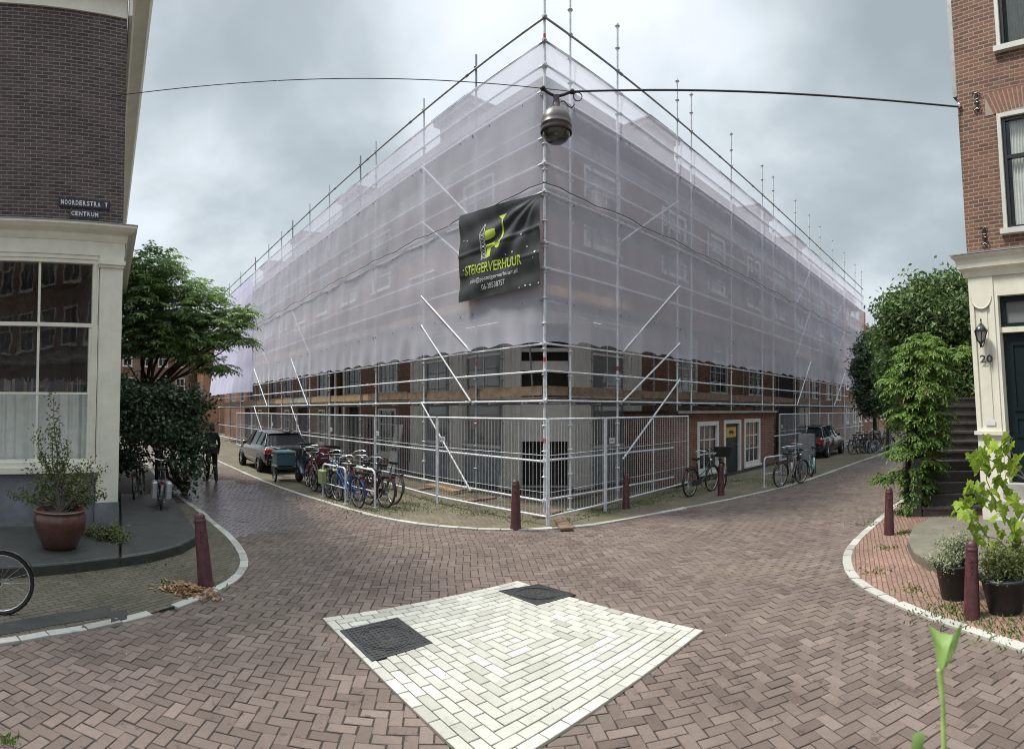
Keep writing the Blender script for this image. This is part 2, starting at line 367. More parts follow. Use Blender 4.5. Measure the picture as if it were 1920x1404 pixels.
# ================================================================== GROUND
M_ground = brick('street_far', (.175, .145, .13), (.14, .115, .105), (.06, .053, .048), bw=.21, rh=.105, ms=.006, wall=False, stain=.25, tilt=.8)
M_walk = brick('walk_block', (.19, .16, .115), (.145, .12, .09), (.06, .055, .035), bw=.2, rh=.068, ms=.007, wall=False, stain=.35, tilt=BROT, moss=((.085, .085, .035), .5, .75))
M_walkl = brick('walk_left', (.135, .115, .082), (.10, .088, .066), (.035, .033, .022), bw=.2, rh=.078, ms=.006, wall=False, stain=.35, tilt=R(-75), moss=((.045, .05, .026), .52, .7))
M_walkr = brick('walk_right', (.27, .155, .12), (.21, .125, .10), (.09, .08, .055), bw=.2, rh=.066, ms=.007, wall=False, stain=.3, tilt=R(-55), moss=((.10, .115, .045), .6, .7))
M_pav = tonemat('paver', (.096, .071, .060), (.180, .138, .119), .82, noise=.12, nscale=22,
                stains=((.8, .46, .66, (.08, .062, .053), .6), (6.5, .60, .64, (.045, .036, .032), .55), (.45, .52, .72, (.17, .145, .10), .5), (2.2, .58, .70, (.16, .13, .115), .4), (17, .64, .69, (.05, .04, .036), .5)))
M_pavw = tonemat('paver_wet', (.07, .058, .055), (.13, .11, .105), .28, spec=.6, noise=.15, nscale=14)
M_wpav = tonemat('paver_white', (.31, .305, .265), (.50, .49, .44), .8, noise=.07, nscale=30, stains=((1.6, .48, .7, (.30, .29, .25), .6), (9, .62, .70, (.20, .19, .16), .6), (3.5, .6, .68, (.24, .23, .2), .5)))
M_kerb = tonemat('kerb_stone', (.26, .25, .22), (.46, .45, .41), .8, noise=.15, nscale=18, stains=((3, .6, .7, (.15, .15, .12), .7),))

mb = MB(); mb.quad((-300, -300, -.014), (300, -300, -.014), (300, 300, -.014), (-300, 300, -.014))
tag(mb.build('ground', M_ground), kind='structure')

def inpoly(px, py, poly):
    ins = np.zeros(px.shape, bool); n = len(poly)
    for i in range(n):
        x0, y0 = poly[i][0], poly[i][1]; x1, y1 = poly[(i+1) % n][0], poly[(i+1) % n][1]
        c = ((y0 > py) != (y1 > py)) & (px < (x1-x0)*(py-y0)/((y1-y0) if y1 != y0 else 1e-9)+x0)
        ins ^= c
    return ins
def catmull(pts, n=8):
    P = [Vector(p) for p in pts]; P = [P[0]*2-P[1]]+P+[P[-1]*2-P[-2]]; out = []
    for i in range(1, len(P)-2):
        for k in range(n):
            t = k/n; a, b, c, d = P[i-1], P[i], P[i+1], P[i+2]
            out.append(.5*((2*b)+(c-a)*t+(2*a-5*b+4*c-d)*t*t+(3*b-a-3*c+d)*t**3))
    out.append(P[-2]); return out
def tiles(name, C, ux, L, W, T, zt, mats, mi=None, jit=.004, tilt=.004, kind='structure', parent=None):
    """flat stones: C centres (n,2), ux unit long axes (n,2), half sizes, thickness T, top height zt; slightly chamfered"""
    n = len(C); uy = np.stack([-ux[:, 1], ux[:, 0]], 1)
    L = np.broadcast_to(L, n); W = np.broadcast_to(W, n)
    zt = zt+np.random.uniform(-jit, 0, n)
    ch = .004
    sx = np.array([-1, 1, 1, -1]); sy = np.array([-1, -1, 1, 1])
    V = np.zeros((n, 12, 3))
    tx = np.random.uniform(-tilt, tilt, n); ty = np.random.uniform(-tilt, tilt, n)
    for lev, (ins, z) in enumerate(((0, -T), (0, -ch), (ch, 0))):
        for k in range(4):
            a = sx[k]*(L/2-ins); b = sy[k]*(W/2-ins)
            V[:, lev*4+k, 0] = C[:, 0]+ux[:, 0]*a+uy[:, 0]*b
            V[:, lev*4+k, 1] = C[:, 1]+ux[:, 1]*a+uy[:, 1]*b
            V[:, lev*4+k, 2] = zt+z+(tx*sx[k]+ty*sy[k])*(1 if lev else 0)
    fb = []
    for lev in (0, 4):
        for k in range(4): j = (k+1) % 4; fb.append([lev+k, lev+j, lev+4+j, lev+4+k])
    fb.append([8, 9, 10, 11]); fb = np.array(fb)
    FQ = (fb[None]+(np.arange(n)*12)[:, None, None]).reshape(-1, 4)
    me = bpy.data.meshes.new(name); me.vertices.add(n*12); me.vertices.foreach_set('co', V.reshape(-1))
    me.loops.add(FQ.size); me.loops.foreach_set('vertex_index', FQ.reshape(-1).astype(np.int32))
    me.polygons.add(len(FQ)); me.polygons.foreach_set('loop_start', (np.arange(len(FQ))*4).astype(np.int32))
    me.update(calc_edges=True); me.shade_flat()
    if not isinstance(mats, (list, tuple)): mats = [mats]
    for m in mats: me.materials.append(m)
    tone = np.clip(np.random.normal(.5, .22, n), 0, 1)
    at = me.attributes.new('tone', 'FLOAT', 'FACE'); at.data.foreach_set('value', np.repeat(tone, 9).astype(np.float32))
    if mi is not None: me.polygons.foreach_set('material_index', np.repeat(mi, 9).astype(np.int32))
    o = link(name, me, parent)
    if kind: tag(o, kind=kind)
    return o

# kerb lines -------------------------------------------------------
kb = [fromL(-3.5, 60), fromL(-3.5, 30), fromL(-3.5, 15)]+[G(*p) for p in ((500, 905), (620, 945), (740, 976), (870, 991), (967, 994), (1023, 992), (1110, 985), (1250, 960), (1400, 930), (1500, 905), (1600, 870))]+[fromL(21.3, -3.2), fromL(36, -3.3), fromL(60, -3.4)]
kb = catmull(kb)
kl_near = [G(-190, 1222), G(-90, 1214), G(0, 1206), G(60, 1196), G(150, 1181), G(225, 1166), G(300, 1147), G(340, 1135), G(400, 1110), G(442, 1085), G(458, 1060), G(452, 1035), G(428, 1005), G(398, 980), G(372, 957)]
e = toL(kl_near[-1]); kl_far = [fromL(e.x-.25, e.y+3), fromL(e.x-.35, e.y+8), fromL(e.x-.4, 40), fromL(e.x-.4, 60)]
kl = catmull(kl_near+kl_far)
kr_near = [G(2120, 1262), G(2010, 1240), G(1920, 1217), G(1840, 1190), G(1740, 1155), G(1650, 1117), G(1600, 1082), G(1588, 1050), G(1600, 1022), G(1638, 985), G(1690, 940)]
e2 = toL(kr_near[-1]); kr = catmull(kr_near+[fromL(e2.x+3, e2.y-.1), fromL(e2.x+12, e2.y-.2), fromL(60, e2.y-.2)])
def kerb(pts, step, w, seed, skip=()):
    rnd = random.Random(seed); Cs, U, Ls = [], [], []
    d = [0]
    for a, b in zip(pts, pts[1:]): d.append(d[-1]+(b-a).length)
    def at(s):
        for i in range(len(d)-1):
            if d[i+1] >= s: return pts[i].lerp(pts[i+1], (s-d[i])/max(1e-6, d[i+1]-d[i]))
        return pts[-1]
    s = 0
    while s < d[-1]-.05:
        near = (at(s)).length < 14
        st = (step if near else step*2)*rnd.uniform(.8, 1.2); a, b = at(s), at(min(s+st, d[-1]))
        c = (a+b)/2; u = (b-a).normalized()
        if not any((c-q).length < r_ for q, r_ in skip):
            Cs.append((c.x, c.y)); U.append((u.x, u.y)); Ls.append((b-a).length-.012)
        s += st
    return tiles('kerb', np.array(Cs), np.array(U), np.array(Ls), w, .05, .026, M_kerb, jit=.005)
kerb(kb, .42, .115, 1); kerb(kl, .36, .12, 2, skip=((G(318, 1142), .22),)); kerb(kr, .36, .13, 3)

def sheet(name, poly, z, mat, kind='structure', T=.03):
    mb = MB(); mb.prism([(p[0], p[1]) for p in poly], z-T, z); o = mb.build(name, mat); return tag(o, kind=kind) if kind else o
blockpoly = kb+[fromL(60, 30), fromL(30, 60)]
sheet('pavement', blockpoly, .018, M_walk)
lpoly = kl+[fromL(e.x-12, 60), Vector((-30, 20, 0)), Vector((-20, -2, 0)), Vector((-6, 0, 0))]
sheet('pavement', lpoly, .018, M_walkl)
rpoly = kr+[fromL(60, e2.y-20), Vector((30, -10, 0)), Vector((7, -4, 0))]
sheet('pavement', rpoly, .018, M_walkr)

# herringbone street --------------------------------------------------
def herring():
    s = .105; th = R(6); c, sn = math.cos(th), math.sin(th)
    K = np.arange(-150, 260); Cs, U = [], []
    js = np.arange(-70, 270); ks = np.arange(-90, 60)
    J, Kk = np.meshgrid(js, ks, indexing='ij'); J = J.ravel(); Kk = Kk.ravel()
    hx = (J+4*Kk+1)*s; hy = (J+.5)*s; vx = (2+J+4*Kk+.5)*s; vy = (J)*s
    X = np.concatenate([hx, vx]); Y = np.concatenate([hy, vy]); O = np.concatenate([np.zeros(len(hx)), np.ones(len(vx))])
    wx = X*c-Y*sn; wy = X*sn+Y*c
    # long slow wander of the courses
    wx2 = wx+.05*np.sin(wy*.9+1)+.03*np.sin(wy*2.3); wy2 = wy+.05*np.sin(wx*.8)+.03*np.sin(wx*1.9+2)
    r = np.hypot(wx2, wy2); keep = (r < 21.5) & (wy2 > .3)
    for poly in (blockpoly, lpoly, rpoly): keep &= ~inpoly(wx2, wy2, poly)
    wx, wy, O = wx2[keep], wy2[keep], O[keep]
    a = th+O*math.pi/2+np.random.normal(0, .012, len(wx))
    wx = wx+np.random.normal(0, .0015, len(wx)); wy = wy+np.random.normal(0, .0015, len(wy))
    U = np.stack([np.cos(a), np.sin(a)], 1); Cn = np.stack([wx, wy], 1)
    w1 = G(452, 945); q = toL(Vector((0, 0, 0)))
    lx = (wx-SC.x)*UR.x+(wy-SC.y)*UR.y; ly = (wx-SC.x)*UL.x+(wy-SC.y)*UL.y
    wl = toL(w1)
    nz = np.sin(wx*3.1+1)*np.sin(wy*2.3)+.6*np.sin(wx*7+wy*5)
    wet = (((lx-wl.x+.2)/1.5)**2+((ly-wl.y-1.0)/4.2)**2+nz*.35) < 1
    print('pavers', len(wx))
    tiles('road', Cn, U, 2*s-.009, s-.009, .02, 0.0, [M_pav, M_pavw], mi=wet.astype(int), jit=.003, tilt=.0014)
herring()
bed = [pol(px, 21.4) for px in range(-500, 2450, 50)]
mb = MB(); mb.prism([(0, -3)]+[(p.x, p.y) for p in bed][::-1], -.013, -.009); tag(mb.build('road', paint('joint_soil', (.032, .027, .022), .95)), kind='structure')

# white square of pavers in the middle of the crossing ------------------
QA, QB, QC = G(604, 1160), G(970, 1090), G(1320, 1183); QD = Vector((-.15, 3.33, 0))
def bil(s, t, z=0):                       # s along A->B / D->C, t from AB side to DC side
    p = (QA*(1-s)+QB*s)*(1-t)+(QD*(1-s)+QC*s)*t
    return Vector((p.x, p.y, z))
mb = MB(); mb.add([bil(-.004, -.004, .003), bil(1.004, -.004, .003), bil(1.004, 1.004, .003), bil(-.004, 1.004, .003)], [(0, 1, 2, 3)])
mb.cm = 0; tag(mb.build('road', paint('joint_sand', (.075, .07, .055), .95)), kind='structure')
Cs, U, Ls, Ws = [], [], [], []
nr = 13; side = 2.7; w = .5/nr
mh = [[G(637, 1185), G(745, 1160), G(811, 1208), G(697, 1243)], [G(935, 1110), G(1010, 1097), G(1080, 1117), G(1007, 1137)]]
for k in range(nr):
    c = (k+.5)*w; span = 1-2*k*w; m = max(1, round((span-w)*side/.21))
    ln = (span-w)/m
    for sd in range(4):
        for i in range(m):
            off = (k % 2)*.5
            a0 = k*w+(w if sd == 3 else 0)+i*ln; mid = a0+ln/2
            if sd == 0: p, q = (mid, c), (mid+.01, c)
            elif sd == 1: p, q = (1-c, mid), (1-c, mid+.01)
            elif sd == 2: p, q = (mid+w, 1-c), (mid+w+.01, 1-c)
            else: p, q = (c, mid-0), (c, mid+.01)
            P, Q = bil(*p), bil(*q); d = (Q-P).normalized()
            Pn = bil(p[0]+(.01 if sd in (1, 3) else 0), p[1]+(.01 if sd in (0, 2) else 0))
            if any(inpoly(np.array([P.x]), np.array([P.y]), [q_.lerp(sum(h, Vector())/4, .22) for q_ in h])[0] for h in mh): continue
            Lm = ln*((bil(p[0]+.01, p[1])-P).length if sd in (0, 2) else (bil(p[0], p[1]+.01)-P).length)/.01
            Wm = w*((bil(p[0], p[1]+.01)-P).length if sd in (0, 2) else (bil(p[0]+.01, p[1])-P).length)/.01
            Cs.append((P.x, P.y)); U.append((d.x, d.y)); Ls.append(Lm-.010); Ws.append(Wm-.010)
tiles('road', np.array(Cs), np.array(U), np.array(Ls), np.array(Ws), .008, .0125, M_wpav, jit=.002, tilt=.001)

def manhole(q, label, waffle, lug=False):
    def f(v):
        s, t = v.x, v.y; a = q[0]*(1-s)+q[1]*s; b = q[3]*(1-s)+q[2]*s; p = a*(1-t)+b*t
        return Vector((p.x, p.y, v.z))
    c = sum(q, Vector())/4
    def g(v): r_ = f(v); return Vector((r_.x-c.x, r_.y-c.y, r_.z))
    root = empty('manhole_cover', (c.x, c.y, .004), label=label, cat='manhole cover')
    mb = MB(g); mb.box(0, 1, 0, 1, 0, .010); mb.box(0, 1, 0, .035, .010, .014); mb.box(0, 1, .965, 1, .010, .014); mb.box(0, .035, .035, .965, .010, .014); mb.box(.965, 1, .035, .965, .010, .014)
    n = 13 if waffle else 17
    for i in range(n):
        for j in range(n):
            x = .05+.9*(i+.5)/n; y = .05+.9*(j+.5)/n
            if .33 < math.hypot(x-.5, y-.5) < .40: continue
            if math.hypot(x-.5, y-.5) < .11: continue
            h = .3*.9/n; mb.box(x-h, x+h, y-h, y+h, .010, .0145 if waffle else .012)
    mb.build('frame', M_iron, root)
    for ra in (.345, .39):
        mb = MB(g)
        pts = [(.5+ra*math.cos(2*math.pi*k/40), .5+ra*math.sin(2*math.pi*k/40)) for k in range(40)]
        for k in range(40):
            a, b = Vector((*pts[k], 0)), Vector((*pts[(k+1) % 40], 0)); i_ = a.lerp(Vector((.5, .5, 0)), .03); j_ = b.lerp(Vector((.5, .5, 0)), .03)
            mb.add([(a.x, a.y, .0165), (b.x, b.y, .0165), (j_.x, j_.y, .0165), (i_.x, i_.y, .0165), (a.x, a.y, .010), (b.x, b.y, .010), (j_.x, j_.y, .010), (i_.x, i_.y, .010)], [(0, 1, 2, 3), (4, 5, 1, 0), (6, 7, 3, 2)])
        mb.build('ring', M_iron, root)
    mb = MB(g)
    for ra in (.03, .07):
        mb.lathe([(ra, .010), (ra, .016), (ra-.015, .016), (ra-.015, .010)], (.5, .5, 0), 16, cap=False)
    mb.build('lid', M_iron, root)
    if lug:
        mb = MB(g); mb.box(.60, .66, .42, .46, .010, .018); mb.build('lifting_eye', M_chrome, root)
manhole(mh[0], 'large waffle patterned iron cover at the left edge of the white paving square', True)
manhole(mh[1], 'smaller dark iron cover at the far corner of the white paving square', False, True)

# ================================================================== THE NETTED CORNER BUILDING (block frame)
bld = empty('corner_building', (SC.x, SC.y, 0), BROT, 'long brick corner building wrapped in scaffolding, grey pilastered shopfront at its cut corner', 'building')
def PL(u, d, z): return Vector((1.7+d, u, z))
def PR(u, d, z): return Vector((u, 1.7+d, z))
def PC(u, d, z):
    s = .70710678; return Vector((1.7+(u+d)*s, 2.78+(-u+d)*s, z))
def wall(mb, P, u0, u1, z0, z1, ops=(), depth=.16):
    us = sorted({u0, u1, *[o[0] for o in ops], *[o[1] for o in ops]}); zs = sorted({z0, z1, *[o[2] for o in ops], *[o[3] for o in ops]})
    us = [u for u in us if u0 <= u <= u1]; zs = [z for z in zs if z0 <= z <= z1]
    for a, b in zip(us, us[1:]):
        for c, d in zip(zs, zs[1:]):
            m, n = (a+b)/2, (c+d)/2
            if any(o[0] < m < o[1] and o[2] < n < o[3] for o in ops): continue
            mb.quad(P(a, 0, c), P(b, 0, c), P(b, 0, d), P(a, 0, d))
    for a, b, c, d in ops:
        mb.quad(P(a, 0, c), P(b, 0, c), P(b, depth, c), P(a, depth, c)); mb.quad(P(a, 0, d), P(b, 0, d), P(b, depth, d), P(a, depth, d))
        mb.quad(P(a, 0, c), P(a, 0, d), P(a, depth, d), P(a, depth, c)); mb.quad(P(b, 0, c), P(b, 0, d), P(b, depth, d), P(b, depth, c))
def pbox(mb, P, u0, u1, d0, d1, z0, z1):
    vs = [P(u, d, z) for z in (z0, z1) for d in (d0, d1) for u in (u0, u1)]
    mb.add(vs, [(0, 2, 3, 1), (4, 5, 7, 6), (0, 1, 5, 4), (2, 6, 7, 3), (0, 4, 6, 2), (1, 3, 7, 5)])
def window(root, P, u0, u1, z0, z1, cols=2, rows=3, fr=.09, mid=True, d=.05, mat=None, pane=None, sill=True, name='window', bar=.03, fn=None, curtain=None, zm=None, rowsets=None):
    mat = mat or M_white; pane = pane or M_glass
    mb = MB(fn)
    pbox(mb, P, u0, u0+fr, d, d+.12, z0, z1); pbox(mb, P, u1-fr, u1, d, d+.12, z0, z1)
    pbox(mb, P, u0+fr, u1-fr, d, d+.12, z1-fr, z1); pbox(mb, P, u0+fr, u1-fr, d, d+.12, z0, z0+fr)
    a, b, c, e_ = u0+fr, u1-fr, z0+fr, z1-fr
    if mid:
        zm_ = zm if zm is not None else (c+e_)/2; pbox(mb, P, a, b, d+.03, d+.10, zm_-.035, zm_+.035); segs = ((c, zm_-.035), (zm_+.035, e_))
    else: segs = ((c, e_),)
    for i in range(1, cols): x = a+(b-a)*i/cols; pbox(mb, P, x-bar/2, x+bar/2, d+.05, d+.085, c, e_)
    for si, (s0, s1) in enumerate(segs):
        rr = (rowsets[si] if rowsets else max(1, round(rows/len(segs))))
        for j in range(1, rr): z = s0+(s1-s0)*j/rr; pbox(mb, P, a, b, d+.052, d+.083, z-bar/2, z+bar/2)
    if sill: pbox(mb, P, u0-.05, u1+.05, -.06, d+.002, z0-.07, z0-.003)
    w = mb.build(name, mat, root)
    pb = MB(fn); pb.quad(P(a, d+.07, c), P(b, d+.07, c), P(b, d+.07, e_), P(a, d+.07, e_)); pb.build('pane', pane, w)
    return w
XE, YE = 31.0, 38.0
EAVE = 9.95
# --- left wall
lowL = [(9.1, 10.6), (12.2, 13.5), (15.7, 16.9), (18.3, 19.4), (20.8, 22.0), (23.4, 24.6), (26.0, 27.2), (28.6, 29.8), (31.2, 32.4), (34.0, 35.2), (37.0, 38.2)]
upL = [(3.7+2.95*i, 5.15+2.95*i) for i in range(13)]
baseL = [(9.2, 10.6, .55, 2.25), (12.3, 13.4, .05, 2.3), (14.0, 15.1, .05, 2.35), (15.9, 16.8, .6, 2.2), (18.2, 19.6, .05, 2.3), (21.0, 22.0, .6, 2.2), (23.4, 24.8, .05, 2.35), (26.5, 27.5, .6, 2.2), (29.5, 31, .05, 2.3)]
mb = MB()
lowL = [w for w in lowL if w[1] < YE-.3]; upL = [w for w in upL if w[1] < YE-.3]
opsL = [(a, b, 2.78, 4.9) for a, b in lowL]+[(13.75, 14.45, 2.75, 4.9), (14.75, 15.35, 2.75, 4.9)]+[(a, b, 6.7, 8.85) for a, b in upL]+baseL
wall(mb, PL, 8.09, YE, 0, EAVE, [o for o in opsL if o[0] > 8.1])
wall(mb, PL, 1.7, 8.09, 5.05, EAVE, [o for o in opsL if o[2] > 6 and o[1] < 8.09], )
# --- right wall
lowR = [(7.95, 9.45), (10.35, 11.95), (13.95, 15.6), (23.0, 24.3), (26.0, 27.3), (28.3, 29.6), (30.6, 31.9), (33.0, 34.3), (35.5, 36.8)]
upR = [(3.2, 4.85), (7.05, 8.65), (10.2, 11.7), (13.8, 15.3), (17.0, 18.5), (20.4, 21.9), (24.0, 25.5), (27.4, 28.9), (31.0, 32.5), (34.6, 36.1)]
baseR = [(17.2, 20.3, .02, 4.95), (22.9, 24.6, .03, 2.5), (5.95, 6.0, .1, .2)][:2]
lowR = [w for w in lowR if w[1] < XE-.3]; upR = [w for w in upR if w[1] < XE-.3]
opsR = [(a, b, 2.78, 4.95) for a, b in lowR]+[(a, b, 6.7, 8.9) for a, b in upR]+baseR
wall(mb, PR, 5.83, XE, 0, EAVE, [o for o in opsR if o[0] > 5.9 and o[1] < XE])
wall(mb, PR, 1.7, 5.83, 5.05, EAVE, [o for o in opsR if o[2] > 6 and o[1] < 5.83])
mb.cm = 0
mb.quad(PL(YE, 0, 0), (XE, YE, 0), (XE, YE, EAVE), PL(YE, 0, EAVE)); mb.quad((XE, 1.7, 0), (XE, YE, 0), (XE, YE, EAVE), (XE, 1.7, EAVE))
mb.build('wall', M_red, bld)
for o in opsL: mb = MB(); mb.quad(PL(o[0], .17, o[2]), PL(o[1], .17, o[2]), PL(o[1], .17, o[3]), PL(o[0], .17, o[3])); mb.build('dark_interior', M_inside, bld)  # near-black sheets in the openings stand for unlit rooms
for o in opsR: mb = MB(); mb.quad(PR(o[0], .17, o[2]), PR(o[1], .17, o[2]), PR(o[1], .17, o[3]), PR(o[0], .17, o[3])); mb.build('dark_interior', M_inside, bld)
rs = random.Random(5)
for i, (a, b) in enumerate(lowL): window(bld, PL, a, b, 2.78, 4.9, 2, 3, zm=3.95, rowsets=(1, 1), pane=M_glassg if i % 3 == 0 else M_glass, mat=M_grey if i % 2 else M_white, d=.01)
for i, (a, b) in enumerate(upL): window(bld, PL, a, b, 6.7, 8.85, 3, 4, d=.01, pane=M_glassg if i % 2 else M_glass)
for (a, b, c, d) in baseL:
    if c > .3: window(bld, PL, a, b, c, d, 3, 3, mid=False, d=.01)
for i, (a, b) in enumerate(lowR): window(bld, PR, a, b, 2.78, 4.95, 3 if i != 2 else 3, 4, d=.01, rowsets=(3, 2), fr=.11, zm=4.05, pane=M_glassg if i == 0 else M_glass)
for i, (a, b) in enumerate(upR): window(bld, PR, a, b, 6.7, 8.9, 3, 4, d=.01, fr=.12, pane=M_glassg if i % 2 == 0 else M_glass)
# shopfront: pilasters, panels, tall windows on both sides of the cut corner
for P, pil, win in ((PL, [(2.78, 3.34), (5.12, 5.81), (7.34, 8.09)], [(3.34, 5.12), (5.81, 7.34)]), (PR, [(2.78, 3.43), (5.14, 5.83)], [(3.43, 5.14)])):
    for a, b in pil:
        mb = MB(); pbox(mb, P, a, b, -.06, .2, .05, 4.62); m_ = (b-a)*.22
        pbox(mb, P, a+m_, a+m_+.035, -.085, -.062, .5, 4.4); pbox(mb, P, b-m_-.035, b-m_, -.085, -.062, .5, 4.4)
        pbox(mb, P, a-.03, b+.03, -.09, -.0605, .05, .40); pbox(mb, P, a-.02, b+.02, -.10, -.0605, 4.45, 4.6)
        mb.build('pilaster', M_grey_paint, bld)
    for a, b in win:
        mb = MB(); pbox(mb, P, a, b, .03, .1, .06, 1.12); mb.build('blue_panel', M_blue, bld)
        mb = MB(); pbox(mb, P, a, b, -.04, .16, 1.122, 1.2); pbox(mb, P, a, b, -.02, .14, 2.42, 2.62); pbox(mb, P, a, a+.06, .02, .12, 1.2, 2.42); pbox(mb, P, b-.06, b, .02, .12, 1.2, 2.42); mb.build('window_rail', M_grey_paint, bld)
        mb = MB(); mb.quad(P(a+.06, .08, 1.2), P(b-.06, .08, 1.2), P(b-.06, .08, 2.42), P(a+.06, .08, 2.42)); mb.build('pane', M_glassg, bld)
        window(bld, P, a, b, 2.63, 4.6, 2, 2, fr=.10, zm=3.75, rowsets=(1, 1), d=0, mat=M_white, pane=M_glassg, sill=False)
mb = MB()                                                    # entablature over the shopfront
prof = [(0, 4.62), (.10, 4.62), (.10, 4.82), (.16, 4.84), (.22, 4.95), (.22, 5.0), (.0, 5.06)]
q = .38268/.92388
mb.sweep(prof, [(1.7, 8.2, -1, 0), (1.7, 2.78, -1, -q), (2.78, 1.7, -q, -1), (5.95, 1.7, 0, -1)])
mb.build('shop_cornice', M_grey_paint, bld)
mb = MB(); mb.prism([(1.705, 1.705), (1.705, 2.8), (2.8, 1.705)], 5.03, 5.12); mb.build('corner_soffit', M_grey, bld)
# cut corner with a doorway closed by a near-black sheet for its unlit inside
L_ = 1.527
mb = MB(); wall(mb, PC, 0, L_, 0, 4.62, [(.12, L_-.12, .15, 4.5)], .3); mb.build('door_surround', M_grey_paint, bld)
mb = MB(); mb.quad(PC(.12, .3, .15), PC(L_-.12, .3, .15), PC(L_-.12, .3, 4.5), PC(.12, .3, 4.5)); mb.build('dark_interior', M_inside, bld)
for q_ in ((.12, L_-.12, .16, 1.35, 2.45), (.12, L_-.12, .2, 3.25, 3.5), (.12, L_-.12, .2, 3.75, 3.85), (.70, .76, .2, 3.853, 4.5)): mb = MB(); pbox(mb, PC, q_[0], q_[1], .1, q_[2], q_[3], q_[4]); mb.build('door_panel', M_grey_paint, bld)
mb = MB(); pbox(mb, PC, 0, L_, -.35, .3, 0, .14); mb.build('doorstep', M_stone, bld)
# blank bays between the shop and the brick
mb = MB(); pbox(mb, PR, 5.84, 6.7, -.03, .0, .1, 2.4); mb.build('brown_door', paint('brown_wood', (.10, .055, .03), .6, var=.3), bld)
mb = MB(); pbox(mb, PR, 22.95, 24.55, .05, .12, .03, 2.48); mb.build('brown_door', paint('brown_wood', (.10, .055, .03), .6, var=.3), bld)
mb = MB(); pbox(mb, PR, 20.35, 22.2, -.12, .05, .02, 5.3)
for k in range(6):                                            # rounded head of the gateway pier
    pbox(mb, PR, 20.35+.12*k, 22.2-.12*k, -.12, .05, 5.3+.06*k, 5.3+.06*(k+1))
mb.build('gateway_pier', M_grey, bld)
mb = MB()
for u in (13.55, 14.5, 15.4): mb = MB(); pbox(mb, PL, u, u+.16, -.05, .1, 0, 5.0); mb.build('door_frame', M_white, bld)
mb = MB()                                                     # stone string course + plinth
pbox(mb, PL, 8.2, YE, -.035, .0, 5.2, 5.32); pbox(mb, PR, 5.95, XE, -.035, .0, 5.2, 5.32)
pbox(mb, PL, 8.2, YE, -.05, -.036, 0, .0+.01)
mb.build('string_course', M_grey, bld)
# cornice box with gutter
mb = MB(); s = 1
prof = [(0, 9.1), (.07, 9.1), (.07, 9.55), (.16, 9.62), (.62, 9.72), (.70, 9.80), (.72, 10.02), (.66, 10.06), (.45, 10.0), (0, 10.0)]
mb.sweep(prof, [(1.7, YE, -1, 0), (1.7, 1.7, -1, -1), (XE, 1.7, 0, -1)]); mb.build('cornice', paint('soffit_paint', (.30, .29, .28), .6, var=.2), bld)
mb = MB(); zt = 13.2; dd = 4.6
mb.add([(1.45, 1.45, 9.99), (XE, 1.45, 9.99), (XE, 1.7+dd, zt), (1.7+dd, 1.7+dd, zt), (1.7+dd, YE, zt), (1.45, YE, 9.99), (XE, YE, zt)],
       [(0, 1, 2, 3), (0, 3, 4, 5), (3, 2, 6, 4)])
mb.build('roof', M_tile, bld)
M_offd = paint('dormer_grey', (.36, .36, .36), .6, var=.15)
def dormer(P, u, w=1.5):
    z0, z1 = 10.0, 11.95; mb = MB()
    pbox(mb, P, u-w/2, u+w/2, .9, 3.6, z0, z1); pbox(mb, P, u-w/2-.14, u+w/2+.14, .72, 3.8, z1, z1+.16)
    d = mb.build('dormer', M_offd, bld)
    mb = MB(); pbox(mb, P, u-w/2-.2, u+w/2+.2, .65, 3.8, z1+.163, z1+.22); mb.build('dormer_roof', M_zinc, d)
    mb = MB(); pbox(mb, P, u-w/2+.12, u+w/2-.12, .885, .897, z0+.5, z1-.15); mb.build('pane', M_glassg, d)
for u in (hitx(852, 2.6)[0], hitx(655, 2.6)[0], hitx(560, 2.6)[0], hitx(500, 2.6)[0]): dormer(PL, u, 1.7)
for u in (hity(1240, 2.6)[0], hity(1430, 2.6)[0], hity(1495, 2.6)[0]): dormer(PR, u, 1.7)

# --- low brick annex on the pavement
AX0 = hity(1267, -.12)[0]; AX1 = hity(1451, -.12)[0]
anx = empty('brick_annex', (SC.x, SC.y, 0), BROT, 'low flat roofed brick annex with two white framed windows and a dark door between them', 'annex')
def PA(u, d, z): return Vector((u, -.12+d, z))
def au(px): return hity(px, -.12)[0]
w1 = (au(1307), au(1347), .28, 1.84); dr = (au(1357), au(1389), .06, 1.86); w2 = (au(1395), au(1425), .22, 1.88)
mb = MB(); wall(mb, PA, AX0, AX1, 0, 2.1, [w1, dr, w2], .2)
mb.quad((AX0, -.12, 0), (AX0, 1.69, 0), (AX0, 1.69, 2.1), (AX0, -.12, 2.1)); mb.quad((AX1, -.12, 0), (AX1, 1.69, 0), (AX1, 1.69, 2.1), (AX1, -.12, 2.1))
mb.build('wall', M_annex, anx)
mb = MB(); mb.box(AX0-.06, AX1+.06, -.24, 1.68, 2.1, 2.16); mb.build('roof', paint('bitumen', (.035, .035, .036), .8, var=.3), anx)
mb = MB(); mb.box(AX0-.065, AX1+.065, -.25, -.243, 2.09, 2.165); mb.build('roof_edge', M_zinc, anx)
window(anx, PA, *w1, 3, 3, fr=.13, mid=False, d=-.02, pane=M_glass, bar=.035)
window(anx, PA, *w2, 3, 3, fr=.13, mid=False, d=-.02, pane=M_glass, bar=.035)
mb = MB(); a, b, c, d = dr; pbox(mb, PA, a, a+.13, -.02, .15, c, d); pbox(mb, PA, b-.13, b, -.02, .15, c, d); pbox(mb, PA, a+.13, b-.13, -.02, .15, d-.12, d); mb.build('door_frame', M_white, anx)
